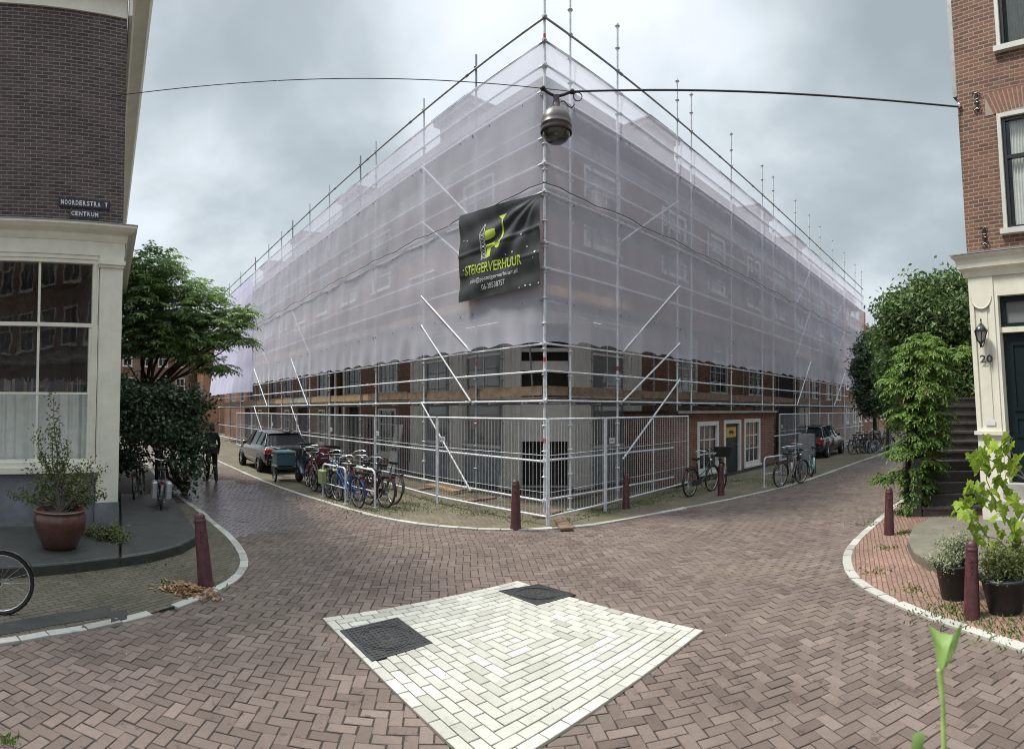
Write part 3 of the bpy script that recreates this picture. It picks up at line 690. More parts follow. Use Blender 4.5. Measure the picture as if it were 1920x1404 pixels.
mb = MB(); pbox(mb, PA, a+.13, b-.13, .06, .11, c, d-.12); drr = mb.build('door', M_green, anx)
mb = MB(); x = a+.13+(b-a-.26)*.5; mb.tube(PA(b-.25, .05, 1.0), PA(b-.25, -.0, 1.0), .03); mb.build('handle', M_chrome, drr)
mb = MB(); pbox(mb, PA, a+.28, b-.28, .045, .058, 1.28, 1.62); sg = mb.build('notice', paint('yellow_sign', (.50, .33, .05), .5, var=.1), drr)
mb = MB(); uc = (a+b)/2                                       # a dark lorry shape on the yellow notice
pbox(mb, PA, uc-.16, uc+.10, .040, .044, 1.42, 1.50); pbox(mb, PA, uc+.10, uc+.17, .040, .044, 1.40, 1.47); pbox(mb, PA, uc-.12, uc-.06, .040, .044, 1.37, 1.42); pbox(mb, PA, uc+.06, uc+.12, .040, .044, 1.36, 1.40)
mb.build('pictogram', M_black, sg)
mb = MB(); mb.box(AX0, AX1, -.15, -.122, 0, .12); mb.build('plinth', M_stone, anx)

# ================================================================== SCAFFOLD
sca = empty('scaffold', (SC.x, SC.y, 0), BROT, 'galvanised tube scaffold with board decks standing round the corner building', 'scaffold')
LP = [0]+[hitx(p, 0)[0] for p in (892.8, 795, 705, 676, 617.7, 581, 549, 528, 504, 479, 451.5, 430, 412)]
RP = [hity(p, 0)[0] for p in (1069, 1157.6, 1269.7, 1296, 1371, 1429, 1449.5, 1491, 1517, 1537, 1561, 1583, 1603, 1615)]
STD = {}
def standard(x, y, z0, z1, mat=M_steel, red=()):
    key = (round(z0, 2), round(z1, 2), mat.name)
    if key in STD:
        o = link('standard', STD[key], sca); o.location = (x, y, 0); return o
    mb = MB(); mb.tube((0, 0, z0), (0, 0, z1), .027, 8)
    z = 2.4-math.floor((2.4-z0-.1)/.535)*.535
    while z < z1:
        mb.lathe([(.03, -.02), (.062, -.006), (.062, .006), (.03, .02)], (0, 0, z), 8, cap=False); z += .535
    if z0 < .1: mb.lathe([(.075, 0.018), (.075, .03), (.02, .03), (.02, .3)], (0, 0, z0), 8)
    o = mb.build('standard', mat, sca); o.location = (x, y, 0); STD[key] = o.data; return o
standard(0, 0, .0, 11.2)
for i, y in enumerate(LP[1:]): standard(0, y, 0, 10.72, M_steel if i % 3 else M_steel_d)
for i, x in enumerate(RP):
    z0 = 2.17 if AX0-.1 < x < AX1+.1 else 0
    standard(x, 0, z0, 11.55 if i != 0 else 11.9)
inL = [y for i, y in enumerate(LP) if i not in (4,)]
for y in inL[1:]: standard(.8, y, 0, 9.1, M_steel_d)
for x in RP:
    if x > 1.2: standard(x, .8, 2.17 if AX0-.1 < x < AX1+.1 else 0, 9.1, M_steel_d)
standard(.8, .8, 0, 9.1, M_steel_d)
yE, xE = LP[-1]+.3, RP[-1]+.3
def ledger(a, b, r=.024, mat=M_steel, name='ledger'):
    mb = MB(); n = max(1, int((Vector(b)-Vector(a)).length/2.6)); mb.tube(a, b, r, 8)
    for i in range(n+1):
        p = Vector(a).lerp(Vector(b), i/n); d = (Vector(b)-Vector(a)).normalized()*.045; mb.tube(p-d, p+d, r*1.5, 6)
    return mb.build(name, mat, sca)
for z in (.3, 1.12, 2.38, 3.0, 3.57, 5.15, 5.69, 6.74, 7.33, 7.87, 8.85, 9.38, 9.87, 10.36):
    mt = M_steel_d if z > 9.5 else M_steel
    ledger((-.038, -.04, z), (-.038, yE, z), mat=mt)
    if z < 1.2: ledger((-.04, -.035, z+.02), (AX0-.05, -.035, z+.02), mat=mt); ledger((AX1+.2, -.035, z+.02), (xE, -.035, z+.02), mat=mt)
    else: ledger((-.04, -.038, z+.01), (xE, -.038, z+.01), mat=mt)
for z in (2.36, 4.52, 6.70, 8.80):
    ledger((.83, .8, z), (.83, yE, z), mat=M_steel_d); ledger((.8, .83, z+.01), (xE, .83, z+.01), mat=M_steel_d)
mb = MB()
for z in (2.33, 4.49, 6.67, 8.77):
    for y in LP: mb.tube((-.1, y+.04, z), (.9, y+.04, z), .022, 6)
    for x in RP: mb.tube((x+.04, -.1, z), (x+.04, .9, z), .022, 6)
    k = 0.6
    while k < 30:                                             # clamps and short transoms under the boards
        mb.tube((-.09, k, z), (.9, k, z), .018, 5)
        if k < xE: mb.tube((k, -.09, z), (k, .9, z), .018, 5)
        k += 1.13
tag(mb.build('transoms', M_steel_d, sca), kind='stuff')
for z in (2.43, 4.58, 6.78, 8.88):
    mb = MB()
    for i in range(3):
        mb.box(.04+.25*i, .27+.25*i, .04, yE, z, z+.045)
        mb.box(.8, xE, .04+.25*i, .27+.25*i, z, z+.045)
    mb.build('deck', M_deck, sca)
def toeboards(z, zone, h=.22, mats=(M_wood,)):
    rnd = random.Random(int(z*100)); s = .1
    while s < (yE if zone == 'L' else xE)-.3:
        ln = rnd.choice((2.2, 2.5, 3.0)); s1 = min(s+ln, (yE if zone == 'L' else xE))
        hh = h*rnd.uniform(.85, 1.05); mb = MB(); o = rnd.uniform(0, .012)
        if zone == 'L': mb.box(.0+o+.03, .058+o, s, s1-.01, z, z+hh)
        else: mb.box(s, s1-.01, .03+o, .058+o, z, z+hh)
        if zone == 'L' and 7 < s < 17: mt = rnd.choice((M_wood_y, M_wood_g, M_wood_y))
        else: mt = rnd.choice(mats)
        mb.build('toe_board', mt, sca); s = s1
toeboards(2.50, 'L', mats=(M_wood,)); toeboards(2.50, 'R', mats=(M_wood, M_wood))
toeboards(4.64, 'L', mats=(M_wood, M_wood_y)); toeboards(4.64, 'R', mats=(M_wood_y, M_wood))
toeboards(6.84, 'R', .18, mats=(M_wood,)); toeboards(6.84, 'L', .18, mats=(M_wood,))
def brace(a, b):
    a, b = Vector(a), Vector(b)
    if b.z > 3.7:                                            # the upper braces lie under the netting
        for v in (a, b):
            if abs(v.x+.09) < .001: v.x = -.05
            if abs(v.y+.09) < .001: v.y = -.05
    mb = MB(); mb.tube(a, b, .024, 8); mb.build('brace', M_steel, sca)
y1, y2 = LP[2], LP[1]
for zt_, zb_ in ((2.4, .25), (4.5, 2.4), (5.3, 3.6), (7.33, 5.69), (8.85, 6.8)): brace((-.09, y1, zt_), (-.09, y2+.1, zb_))
for zt_, zb_ in ((3.05, 1.0), (4.07, 2.4), (5.69, 3.6), (8.1, 6.3)): brace((RP[2], -.09, zt_), (RP[1]+.1, -.09, zb_))
for i in (6, 9):
    for zt_, zb_ in ((2.4, .3), (4.5, 2.4), (6.7, 4.6)): brace((-.09, LP[i+1], zt_), (-.09, LP[i], zb_))
for i in (7, 10):
    for zt_, zb_ in ((4.5, 2.4), (6.9, 4.6), (8.8, 6.9)): brace((RP[i+1], -.09, zt_), (RP[i], -.09, zb_))
brace((.0, -.05, 2.4), (.8, .8, 4.5)); brace((.05, .0, 4.5), (.8, .85, 2.4))
for (x, y, z) in ((0, 0, 10.0), (0, 0, 7.35), (0, 0, 3.25), (0, 0, 1.55), (0, LP[1], 3.3), (0, LP[1], 1.9), (RP[0], 0, 6.75), (RP[0], 0, 4.0), (0, LP[2], 1.1), (RP[1], 0, 3.2), (0, LP[3], 9.6)):
    mb = MB(); mb.tube((x, y, z-.05), (x, y, z+.05), .0285, 8, cap=False); mb.build('red_mark', M_sred, sca)
mb = MB()                                                    # ladder leaning inside by the corner
for dx in (0, .36): mb.tube((1.0+dx*.6, .5+dx*.6+.9, 2.5), (1.0+dx*.6, 1.0+dx*.6+.6, 4.6), .02, 6)
for k in range(8): t_ = k/8; mb.tube((1.0, 1.4-.0*t_, 2.6+2*t_-.0), (1.216, 1.62, 2.6+2*t_), .012, 5)
mb.build('ladder', M_steel_d, sca)
for (x, y, a) in ((0, -.1, .3), (-.55, -1.05, .9), (.1, LP[1], 0), (0, LP[2], .2), (1.5, -.3, .4)):
    mb = MB(); mb.box(-.45, .45, -.12, .12, .019, .06, Matrix.Translation((x, y, 0)) @ Matrix.Rotation(a, 4, 'Z')); mb.build('sole_board', M_wood, sca)

# ---- debris netting: each sheet tied to the rails hangs in folds
def netting(name, zone, s0, s1, z0, z1, mat, label, seed, flare=0.0, scallop=.0, step=.14, group=None):
    rnd = np.random.RandomState(seed); ns = int((s1-s0)/step)+1; nz = int((z1-z0)/.16)+2
    S = np.linspace(s0, s1, ns); T = np.linspace(0, 1, nz); vs = []; fs = []
    ph = rnd.uniform(0, 6, 12); tie = .82
    for j, t in enumerate(T):
        for i, s in enumerate(S):
            zb = z0+(scallop*abs(math.sin(math.pi*(s-s0)/tie))**.7*(1 if int((s-s0)/tie) % 3 else .45)) if scallop else z0
            z = zb+(z1-zb)*t
            lift = ((z-2.4) % 2.15)/2.15
            d = .03*math.sin(s*2.1+ph[0]+z*.4)+.022*math.sin(s*5.3+ph[1]+z*1.3)+.012*math.sin(s*11+ph[2]-z*.8)+.018*math.sin(z*5.2+s*.7+ph[3])
            d = .45*d*(.45+.55*math.sin(math.pi*lift))+.03*math.sin(math.pi*lift)
            if scallop: d += .05*(1-t)**8*math.cos(2*math.pi*(s-s0)/tie)
            d += flare*(1-t)**1.3*min(1, (s-s0)/2.5) if flare else 0
            o = -.072-abs(d)*.7; o += .072*math.exp(-(s/.12)**2)+.55*abs(d)*math.exp(-(s/.12)**2)
            sag = -.05*math.sin(math.pi*((s/2.4) % 1.0))*t if t > .9 else 0
            vs.append((o, s, z+sag) if zone == 'L' else (s, o, z+sag))
    for j in range(nz-1):
        for i in range(ns-1): a = j*ns+i; fs.append((a, a+1, a+ns+1, a+ns))
    me = bpy.data.meshes.new(name); me.from_pydata(vs, [], fs); me.materials.append(mat); me.polygons.foreach_set('use_smooth', [True]*len(fs))
    o = link(name, me); o.location = (SC.x, SC.y, 0); o.rotation_euler = (0, 0, BROT)
    return tag(o, label, 'netting', 'debris netting on the scaffold')
yb = LP[-4]+.2
netting('debris_netting', 'L', .0, yb, 3.58, 6.93, M_net, 'lower white netting sheet with scalloped hem on the left scaffold face, banner on it', 1, scallop=.10)
netting('debris_netting', 'L', .0, yb, 6.85, 9.87, M_net, 'upper white netting sheet on the left scaffold face, above the sagging rope', 2)
netting('debris_netting', 'L', yb+.05, yE, 3.2, 9.8, M_net2, 'bluish netting sheet flaring outwards at the far left end of the scaffold', 3, flare=.9)
netting('debris_netting', 'R', .0, xE, 3.60, 6.93, M_netr, 'lower white netting sheet with scalloped hem on the right scaffold face', 4, scallop=.10)
netting('debris_netting', 'R', .0, xE, 6.85, 9.87, M_netr, 'upper white netting sheet on the right scaffold face', 5)
M_rope = paint('rope', (.10, .10, .11), .8)
def rope(zone, s1, label):
    pts = []
    n = int(s1/.3)
    for i in range(n+1):
        s = -.19+i*.3 if i == 0 else i*.3; z = 6.89-.045*abs(math.sin(s*1.25))+.012*math.sin(s*7); o = -.14-.02*math.sin(s*3)
        pts.append((o, s, z) if zone == 'L' else (s, o, z))
    mb = MB(); mb.path(pts, .012, 5); o = mb.build('rope', M_rope); o.location = (SC.x, SC.y, 0); o.rotation_euler = (0, 0, BROT)
    tag(o, label, 'rope')
rope('L', yE-.3, 'dark rope sagging along the netting seam of the left face'); rope('R', xE-.3, 'dark rope sagging along the netting seam of the right face')

# ---- banner
BX = -.20
bz = {}
yl, rl = hitx(862, BX); yr, rr = hitx(1013, BX)
tl, bl = Zat(405, rl), Zat(568, rl); tr_, br_ = Zat(362, rr), Zat(533, rr)
def bpt(s, t, lift=0.0):                                     # s from left to right, t from bottom to top, 0..1
    y = yl+(yr-yl)*s; z = (bl*(1-t)+tl*t)*(1-s)+(br_*(1-t)+tr_*t)*s
    u_ = (s-1); v_ = (t-1)
    ang = math.atan2(-v_, -u_); ray = math.hypot(u_, v_)
    d = .022*math.sin(ang*17)*math.exp(-((ang-.75)/.5)**2)*min(1, ray*2)*math.exp(-ray*1.0)*2
    d += .012*math.sin(9*s+14*t+1)+.008*math.sin(23*t-6*s)+.006*math.sin(31*s+5*t)
    d += .02*math.exp(-((t-.52-.12*s)/.02)**2)+.014*math.exp(-((t-.30-.05*s)/.015)**2)
    return Vector((BX-.01-d-lift, y, z))
ban = empty('banner', (SC.x, SC.y, 0), BROT, 'black banner with lime and white lettering hung on the netting beside the corner standard', 'banner')
nx, ny = 70, 60; vs = [bpt(i/nx, j/ny) for j in range(ny+1) for i in range(nx+1)]
mb = MB(); mb.add(vs, [(j*(nx+1)+i, j*(nx+1)+i+1, (j+1)*(nx+1)+i+1, (j+1)*(nx+1)+i) for j in range(ny) for i in range(nx)], True)
mb.build('sheet', paint('banner_black', (.028, .03, .031), .42, var=.25, scale=3), ban)
def text_mesh(body, size, bold=0.0, spacing=1.0, align='LEFT'):
    cu = bpy.data.curves.new('txt', 'FONT'); cu.body = body; cu.size = size; cu.offset = bold; cu.space_character = spacing; cu.align_x = align
    cu.resolution_u = 2
    ob = bpy.data.objects.new('txt', cu); COL.objects.link(ob)
    dg = bpy.context.evaluated_depsgraph_get(); me = bpy.data.meshes.new_from_object(ob.evaluated_get(dg))
    bpy.data.objects.remove(ob); return me
def put_text(name, body, fn, w, h, mat, parent, x0=0, bold=0.0, sub=0):
    me = text_mesh(body, 1.0, bold); xs = [v.co.x for v in me.vertices]; ys = [v.co.y for v in me.vertices]
    a, b, c, d = min(xs), max(xs), min(ys), max(ys)
    if sub:
        bm = bmesh.new(); bm.from_mesh(me); bmesh.ops.triangulate(bm, faces=bm.faces)
        bmesh.ops.subdivide_edges(bm, edges=[e_ for e_ in bm.edges if e_.calc_length() > .10], cuts=3); bm.to_mesh(me); bm.free()
    for v in me.vertices: v.co = fn((v.co.x-a)/(b-a)*w, (v.co.y-c)/(d-c)*h)
    me.materials.append(mat); return link(name, me, parent)
M_lime = paint('lime_print', (.42, .55, .05), .5, var=.1); M_wprint = paint('white_print', (.55, .56, .56), .5, var=.12)
put_text('lettering', 'STEIGERVERHUUR', lambda x, y: bpt(.085+x, .285+y-.03*x, .007), .72, .115, M_lime, ban, bold=.012, sub=1)
put_text('lettering', 'info@pj-steigerverhuur.nl', lambda x, y: bpt(.15+x, .170+y-.0*x, .007), .60, .068, M_wprint, ban, bold=.005, sub=1)
put_text('lettering', '06-28538757', lambda x, y: bpt(.31+x, .085+y, .007), .30, .062, M_wprint, ban, bold=.006, sub=1)
def flat(mb, poly, n=1):
    m = len(poly); c = (sum(p[0] for p in poly)/m, sum(p[1] for p in poly)/m)
    for i in range(m):                                       # fan of small triangles that follow the ripples
        a, b = poly[i], poly[(i+1) % m]; K = 1 if max(abs(a[0]-c[0]), abs(a[1]-c[1]), abs(b[0]-c[0]), abs(b[1]-c[1])) < .03 else 5
        g = [[(c[0]+((a[0]-c[0])*(1-v/max(1, u))+(b[0]-c[0])*v/max(1, u))*u/K, c[1]+((a[1]-c[1])*(1-v/max(1, u))+(b[1]-c[1])*v/max(1, u))*u/K) for v in range(u+1)] for u in range(K+1)]
        for u in range(K):
            for v in range(u+1):
                mb.add([bpt(*g[u][v], .007), bpt(*g[u+1][v], .007), bpt(*g[u+1][v+1], .007)], [(0, 1, 2)])
                if v < u: mb.add([bpt(*g[u][v], .007), bpt(*g[u+1][v+1], .007), bpt(*g[u][v+1], .007)], [(0, 1, 2)])
mb = MB()
def strip(mb, poly):                       # convex pieces laid on the rippled cloth
    flat(mb, poly)
for p_ in ([(.375, .66), (.43, .67), (.43, .80), (.375, .79)], [(.43, .67), (.48, .69), (.485, .80), (.43, .80)], [(.48, .69), (.505, .72), (.505, .79), (.485, .80)],
           [(.375, .42), (.43, .44), (.43, .55), (.375, .53)], [(.375, .53), (.43, .55), (.43, .61), (.375, .60)], [(.43, .55), (.49, .57), (.49, .62), (.43, .61)],
           [(.49, .545), (.53, .52), (.56, .53), (.575, .58), (.575, .64), (.54, .60), (.49, .60)], [(.575, .58), (.60, .66), (.605, .78), (.59, .78), (.575, .66)], [(.59, .78), (.605, .78), (.605, .90), (.59, .90)],
           [(.535, .955), (.59, .90), (.605, .90), (.64, .965)]): strip(mb, [(a_*.95+.015, .43+(b_-.42)*.82) for a_, b_ in p_])
mb.build('logo', M_lime, ban)
mb = MB()
def stk(a, b, w=.005):
    a, b = Vector((*a, 0)), Vector((*b, 0)); n_ = Vector((-(b-a).y, (b-a).x, 0)).normalized()*w; flat(mb, [(a-n_)[:2], (b-n_)[:2], (b+n_)[:2], (a+n_)[:2]])
stk((.30, .43), (.30, .72), .004); stk((.36, .43), (.36, .82), .004); stk((.30, .72), (.36, .82), .004)
for k in range(7): stk((.30, .43+.041*k), (.36, .47+.041*k), .003); stk((.36, .43+.041*k), (.30, .47+.041*k), .003)
mb.build('logo_mast', M_wprint, ban)
rnd = random.Random(3)
for (s_, t_) in ((.06, .70), (.115, .685), (.80, .60), (.86, .45), (.95, .37), (.93, .31), (.06, .36), (.61, .42), (.69, .43), (.9, .015), (.78, .012), (.85, .02), (.985, .02), (.52, .33)):
    r_ = rnd.uniform(.006, .013); mb = MB(); flat(mb, [(s_+r_*math.cos(k*1.05)*rnd.uniform(.6, 1.3), t_+r_*math.sin(k*1.05)*rnd.uniform(.6, 1.3)) for k in range(6)]); mb.build('paint_fleck', M_wprint, ban)

# ---- site fence panels
def fence(a, b, label, legs=True, sign=True, mid=None):
    A, B = Vector((*a, 0)), Vector((*b, 0)); L = (B-A).length; ang = math.atan2((B-A).y, (B-A).x)
    w0 = fromL(a[0], a[1]); o = empty('fence_panel', (w0.x, w0.y, .018), BROT+ang, label, 'site fence', 'site fence panels in front of the scaffold')
    mb = MB(); r = .021
    pts = [(0.02, 0, .0), (0.02, 0, 2.02)]; mb.tube(*pts, r, 8); mb.tube((L-.03, 0, 0), (L-.03, 0, 2.02), r, 8)
    mb.tube((.02, 0, 2.0), (L-.03, 0, 2.0), r, 8); mb.tube((.02, 0, .17), (L-.03, 0, .17), r, 8)
    if mid: mb.tube((mid, 0, .17), (mid, 0, 2.0), r*.9, 8)
    mb.tube((.02, 0, .62), (L-.03, 0, .62), .004, 4); mb.tube((.02, 0, 1.32), (L-.03, 0, 1.32), .006, 4)
    mb.build('frame', M_steel, o)
    mb = MB(); n = int(L/.095)
    for i in range(1, n): x = L*i/n; mb.tube((x, .0, .17), (x, .0, 2.0), .0048, 3, cap=False)
    mb.build('wire_mesh', M_steel, o)
    if sign:
        mb = MB(); mb.box(.12, .32, -.03, -.026, 1.45, 1.57); s_ = mb.build('number_plate', M_wprint, o)
        put_text('lettering', 'BO3', lambda x, y: Vector((.15+x, -.033, 1.485+y)), .14, .05, M_black, s_)
FP = [(-.8, -.9), (-1.0, 2.5), (-.8, 6.0), (-.75, 9.5), (-.7, 13.0), (-.7, 16.5), (-.7, 20.0), (-.7, 23.5)]
nm = ['first', 'second', 'third', 'fourth', 'fifth', 'sixth', 'seventh']
for i in range(7): fence(FP[i+1], FP[i], f'wire mesh fence panel on the left side, {nm[i]} one from the corner post', sign=i < 5)
p1 = (hity(1135, -.75)[0], -.75); p2 = (hity(1291, -.42)[0], -.42)
fence(FP[0], p1, 'narrow wire mesh fence panel just right of the corner post', sign=False)
fence(p1, p2, 'wide wire mesh fence panel with two number plates left of the brick annex', mid=2.1)
for i in range(4):
    x0 = AX1+.15+3.5*i
    fence((x0, -.3), (x0+3.45, -.3), 'wire mesh fence panel right of the brick annex, '+['nearest to it', 'second along', 'third along', 'fourth along'][i])

def pile(x, y, rz, label, n, ln, mat):
    w = fromL(x, y); o = empty('plank_stack', (w.x, w.y, .018), BROT+rz, label, 'planks', 'timber lying behind the site fence'); r_ = random.Random(int(x*10+y*7))
    for k in range(n):
        mb = MB(); dy = (k % 3)*.24+r_.uniform(-.02, .02); z = (k//3)*.045; mb.box(-ln/2+r_.uniform(-.1, .1), ln/2+r_.uniform(-.1, .1), dy, dy+.22, z, z+.04); mb.build('plank', mat if k % 2 else M_wood, o)
pile(.9, 4.2, 1.5, 'short stack of worn planks on the ground behind the second fence panel', 6, 1.6, M_wood_y)
pile(2.2, .75, .1, 'few planks lying before the cut corner of the shop', 4, 1.5, M_wood)
pile(.9, 12.5, 1.6, 'pale planks stacked behind the fence farther up the left side', 9, 2.4, M_wood_g)
def leaning(x, y, rz, label, w_, h_, mat):
    w = fromL(x, y); o = empty('leaning_board', (w.x, w.y, .018), BROT+rz, label, 'board'); o.rotation_euler = (Matrix.Rotation(BROT+rz, 4, 'Z') @ Matrix.Rotation(-.22, 4, 'X')).to_euler()
    mb = MB(); mb.bbox(-w_/2, w_/2, -.02, .02, 0, h_, .005); mb.build('panel', mat, o); mb = MB(); mb.box(-w_/2, w_/2, -.035, -.021, h_*.45, h_*.52); mb.build('batten', M_wood, o)
leaning(1.15, 8.6, -math.pi/2, 'white board leaning against the brick left of the shopfront', .5, 1.7, M_white)
leaning(1.15, 11.4, -math.pi/2, 'brown board leaning beside the barred window behind the fence', .7, 1.9, M_wood)
leaning(6.9, 1.25, 0, 'grey sheet leaning in the passage behind the annex side', .6, 1.6, M_grey) if 0 else None

# ================================================================== LEFT HOUSE
class Frame:
    def __init__(s, px, r, rot, k): s.o = pol(px, r); s.rot = rot; s.k = k; s.x = Vector((math.cos(rot), math.sin(rot), 0)); s.y = Vector((-s.x.y, s.x.x, 0))
    def at(s, px, py, d=0.0):            # picture point on the facade plane (shifted d inwards) -> unsheared (x, z)
        a = (px-960)/F; v = Vector((math.sin(a), math.cos(a), 0)); o = s.o+s.y*d
        t = o.dot(s.y)/v.dot(s.y); z = Zat(py, t); return (v*t-s.o).dot(s.x)-s.k*z, z
    def P(s, u, d, z): return Vector((u+s.k*z, d, z))
    def fn(s, v): return Vector((v.x+s.k*v.z, v.y, v.z))
    def loc(s, w): q = w-s.o; return Vector((q.dot(s.x), q.dot(s.y), w.z))
    def root(s, *a): return empty(a[0], (s.o.x, s.o.y, 0), s.rot, *a[1:])
LH = Frame(219, 10.5, math.atan2(.830, .558), .022)
lh = LH.root('corner_house', 'dark purple brick corner house with cream shopfront and big sash window', 'house')
def sx(px, py): return LH.at(px, py)[0]
def szz(px, py): return LH.at(px, py)[1]
zcor = szz(215, 430); zfb = szz(200, 482)                    # top of shop cornice, bottom of its fascia
ulL = Vector((UL.dot(LH.x), UL.dot(LH.y), 0))
sd_ = lambda t, z, o=0.0: Vector((ulL.x*t+LH.k*z, ulL.y*t, z))+Vector((UR.dot(LH.x), UR.dot(LH.y), 0))*o
HT = 10.15
mb = MB()
wall(mb, LH.P, -4.6, 0, zcor-.1, HT); mb.quad(sd_(0, 0), sd_(13, 0), sd_(13, HT), sd_(0, HT))
mb.quad(LH.P(-4.6, 0, 0), sd_(13, 0)+Vector((-4.6, 0, 0)), sd_(13, HT)+Vector((-4.6, 0, 0)), LH.P(-4.6, 0, HT))
mb.build('wall', M_dark, lh)
# shop front
xa, xb = sx(-160, 800), sx(177, 860); z0w, z1w = szz(100, 872), szz(100, 484)
xpil = sx(183, 700)
mb = MB(LH.fn)
mb.box(-4.6, .03, -.05, .0, zfb, zcor-.25)                     # fascia
mb.box(xb+.02, xpil, -.03, .05, z0w-.12, zfb-.001); mb.box(-4.6, xb+.019, -.035, .09, z1w+.001, zfb-.001); mb.box(-4.6, xa, -.03, .1, z0w-.1, zfb)
mb.build('shop_fascia', M_cream, lh)
mb = MB(LH.fn); mb.box(xpil, -.015, -.09, .06, szz(200, 940), zfb-.22); mb.box(xpil-.03, .0, -.12, .06, zfb-.22, zfb-.17); mb.box(xpil-.05, .02, -.15, .06, zfb-.17, zfb-.09); mb.box(xpil-.02, .0, -.10, .06, zfb-.09, zfb)
mb.box(xpil+.03, xpil+.05, -.098, -.09, szz(200, 930), zfb-.3)
mb.build('pilaster', M_cream, lh)
mb = MB(LH.fn); mb.box(xpil-.02, .0, -.11, .06, 0, szz(200, 940)-.003); mb.build('pilaster_base', M_plinth, lh)
prof = [(0, zcor-.27), (.06, zcor-.27), (.09, zcor-.20), (.09, zcor-.14), (.20, zcor-.09), (.26, zcor-.03), (.26, zcor+.01), (0, zcor+.05)]
mb = MB(LH.fn); n1 = Vector((UR.dot(LH.x), UR.dot(LH.y), 0)); n2 = Vector((0, -1, 0)); mit = (n1+n2)/(1+n1.dot(n2))
mb.sweep(prof, [(-4.6, 0, 0, -1), (0, 0, mit.x, mit.y), (ulL.x*13, ulL.y*13, n1.x, n1.y)]); mb.build('shop_cornice', M_cream, lh)
mb = MB(LH.fn); mb.sweep([(0, zcor+.05), (.27, zcor+.011), (.27, zcor+.03), (0, zcor+.08)], [(-4.6, 0, 0, -1), (0, 0, mit.x, mit.y), (ulL.x*13, ulL.y*13, n1.x, n1.y)]); mb.build('lead_flashing', M_zinc, lh)
mb = MB(LH.fn); mb.box(-4.6, xpil-.025, -.015, .25, 0, z0w-.14); mb.build('plinth', M_plinth, lh)
mb = MB(LH.fn); mb.box(xa-.1, xb+.06, -.12, .1, z0w-.14, z0w-.03); mb.box(xa-.1, xb+.06, -.07, .1, z0w-.03, z0w+.06); mb.build('window_sill', M_cream, lh)
xm = sx(71, 700); zr1, zr2 = szz(71, 608), szz(71, 737)
mb = MB(LH.fn)
fz0, fz1 = z0w+.06, z1w
fw_ = .07
mb.box(xb-.10, xb, -.02, .1, fz0, fz1); mb.box(xa, xb-.1, -.02, .1, fz1-.07, fz1)
mb.box(xb-.15, xb-.10, .0, .1, fz0, zr1); mb.box(xa, xb-.15, .0, .1, fz0, fz0+.05)
mb.box(xa, xb-.1, -.015, .1, zr1-.03, zr1+.04); mb.box(xa, xb-.1, .01, .08, zr2-.02, zr2+.02)
for x in (xm, 2*xm-xb+.08): mb.box(x-.022, x+.022, .02, .07, fz0+.05, zr2-.02); mb.box(x-.022, x+.022, .02, .07, zr2+.02, zr1-.03); mb.box(x-.022, x+.022, .02, .07, zr1+.04, fz1-.07)
win = mb.build('shop_window', M_cream2, lh)
mb = MB(LH.fn); mb.quad((xa, .045, fz0), (xb-.1, .045, fz0), (xb-.1, .045, fz1), (xa, .045, fz1)); mb.build('pane', M_see, win)
mb = MB(LH.fn)                                               # room behind: dark walls, shelf of books, sheer curtain
mb.quad((xa-1, 2.6, 0), (xb+.04, 2.6, 0), (xb+.04, 2.6, 5.6), (xa-1, 2.6, 5.6)); mb.quad((xb+.01, .12, 0), (xb+.01, 2.6, 0), (xb+.01, 2.6, 5.6), (xb+.01, .12, 5.6)); mb.quad((xa-1, .12, fz1), (xb, .12, fz1), (xb, 2.6, fz1), (xa-1, 2.6, fz1)); mb.quad((xa-1, .12, fz0), (xb, .12, fz0), (xb, 2.6, fz0), (xa-1, 2.6, fz0))
mb.quad((xa-1, .12, 0), (xa-1, 2.6, 0), (xa-1, 2.6, 5.6), (xa-1, .12, 5.6))
mb.build('dark_interior', paint('dark_room2', (.15, .14, .13), .9, var=.3), lh)
mb = MB(LH.fn); nn = 90
for i in range(nn):
    x0_, x1_ = xa+(xb-.1-xa)*i/nn, xa+(xb-.1-xa)*(i+1)/nn; d0, d1 = .2+.025*math.sin(i*1.1)+.01*math.sin(i*2.7), .2+.025*math.sin((i+1)*1.1)+.01*math.sin((i+1)*2.7)
    mb.add([(x0_, d0, fz0), (x1_, d1, fz0), (x1_, d1, zr2-.02), (x0_, d0, zr2-.02)], [(0, 1, 2, 3)], True)
mb.build('curtain', M_curt, lh)
mb = MB(LH.fn); rnd = random.Random(9); x = xa; bcol = [paint('book_a', (.12, .10, .09), .7), paint('book_b', (.22, .20, .17), .7), paint('book_c', (.08, .09, .12), .7)]
zs_ = zr2+.03
while x < xb-.15:
    w_ = rnd.uniform(.02, .05); mb.cm = rnd.randrange(3); mb.box(x, x+w_-.003, .42, .60, zs_, zs_+rnd.uniform(.2, .3)); x += w_
mb.build('books', bcol, lh)
mb = MB(LH.fn); mb.box(xa, xb-.12, .4, .66, zs_-.04, zs_-.002); mb.build('shelf', M_wood, lh)
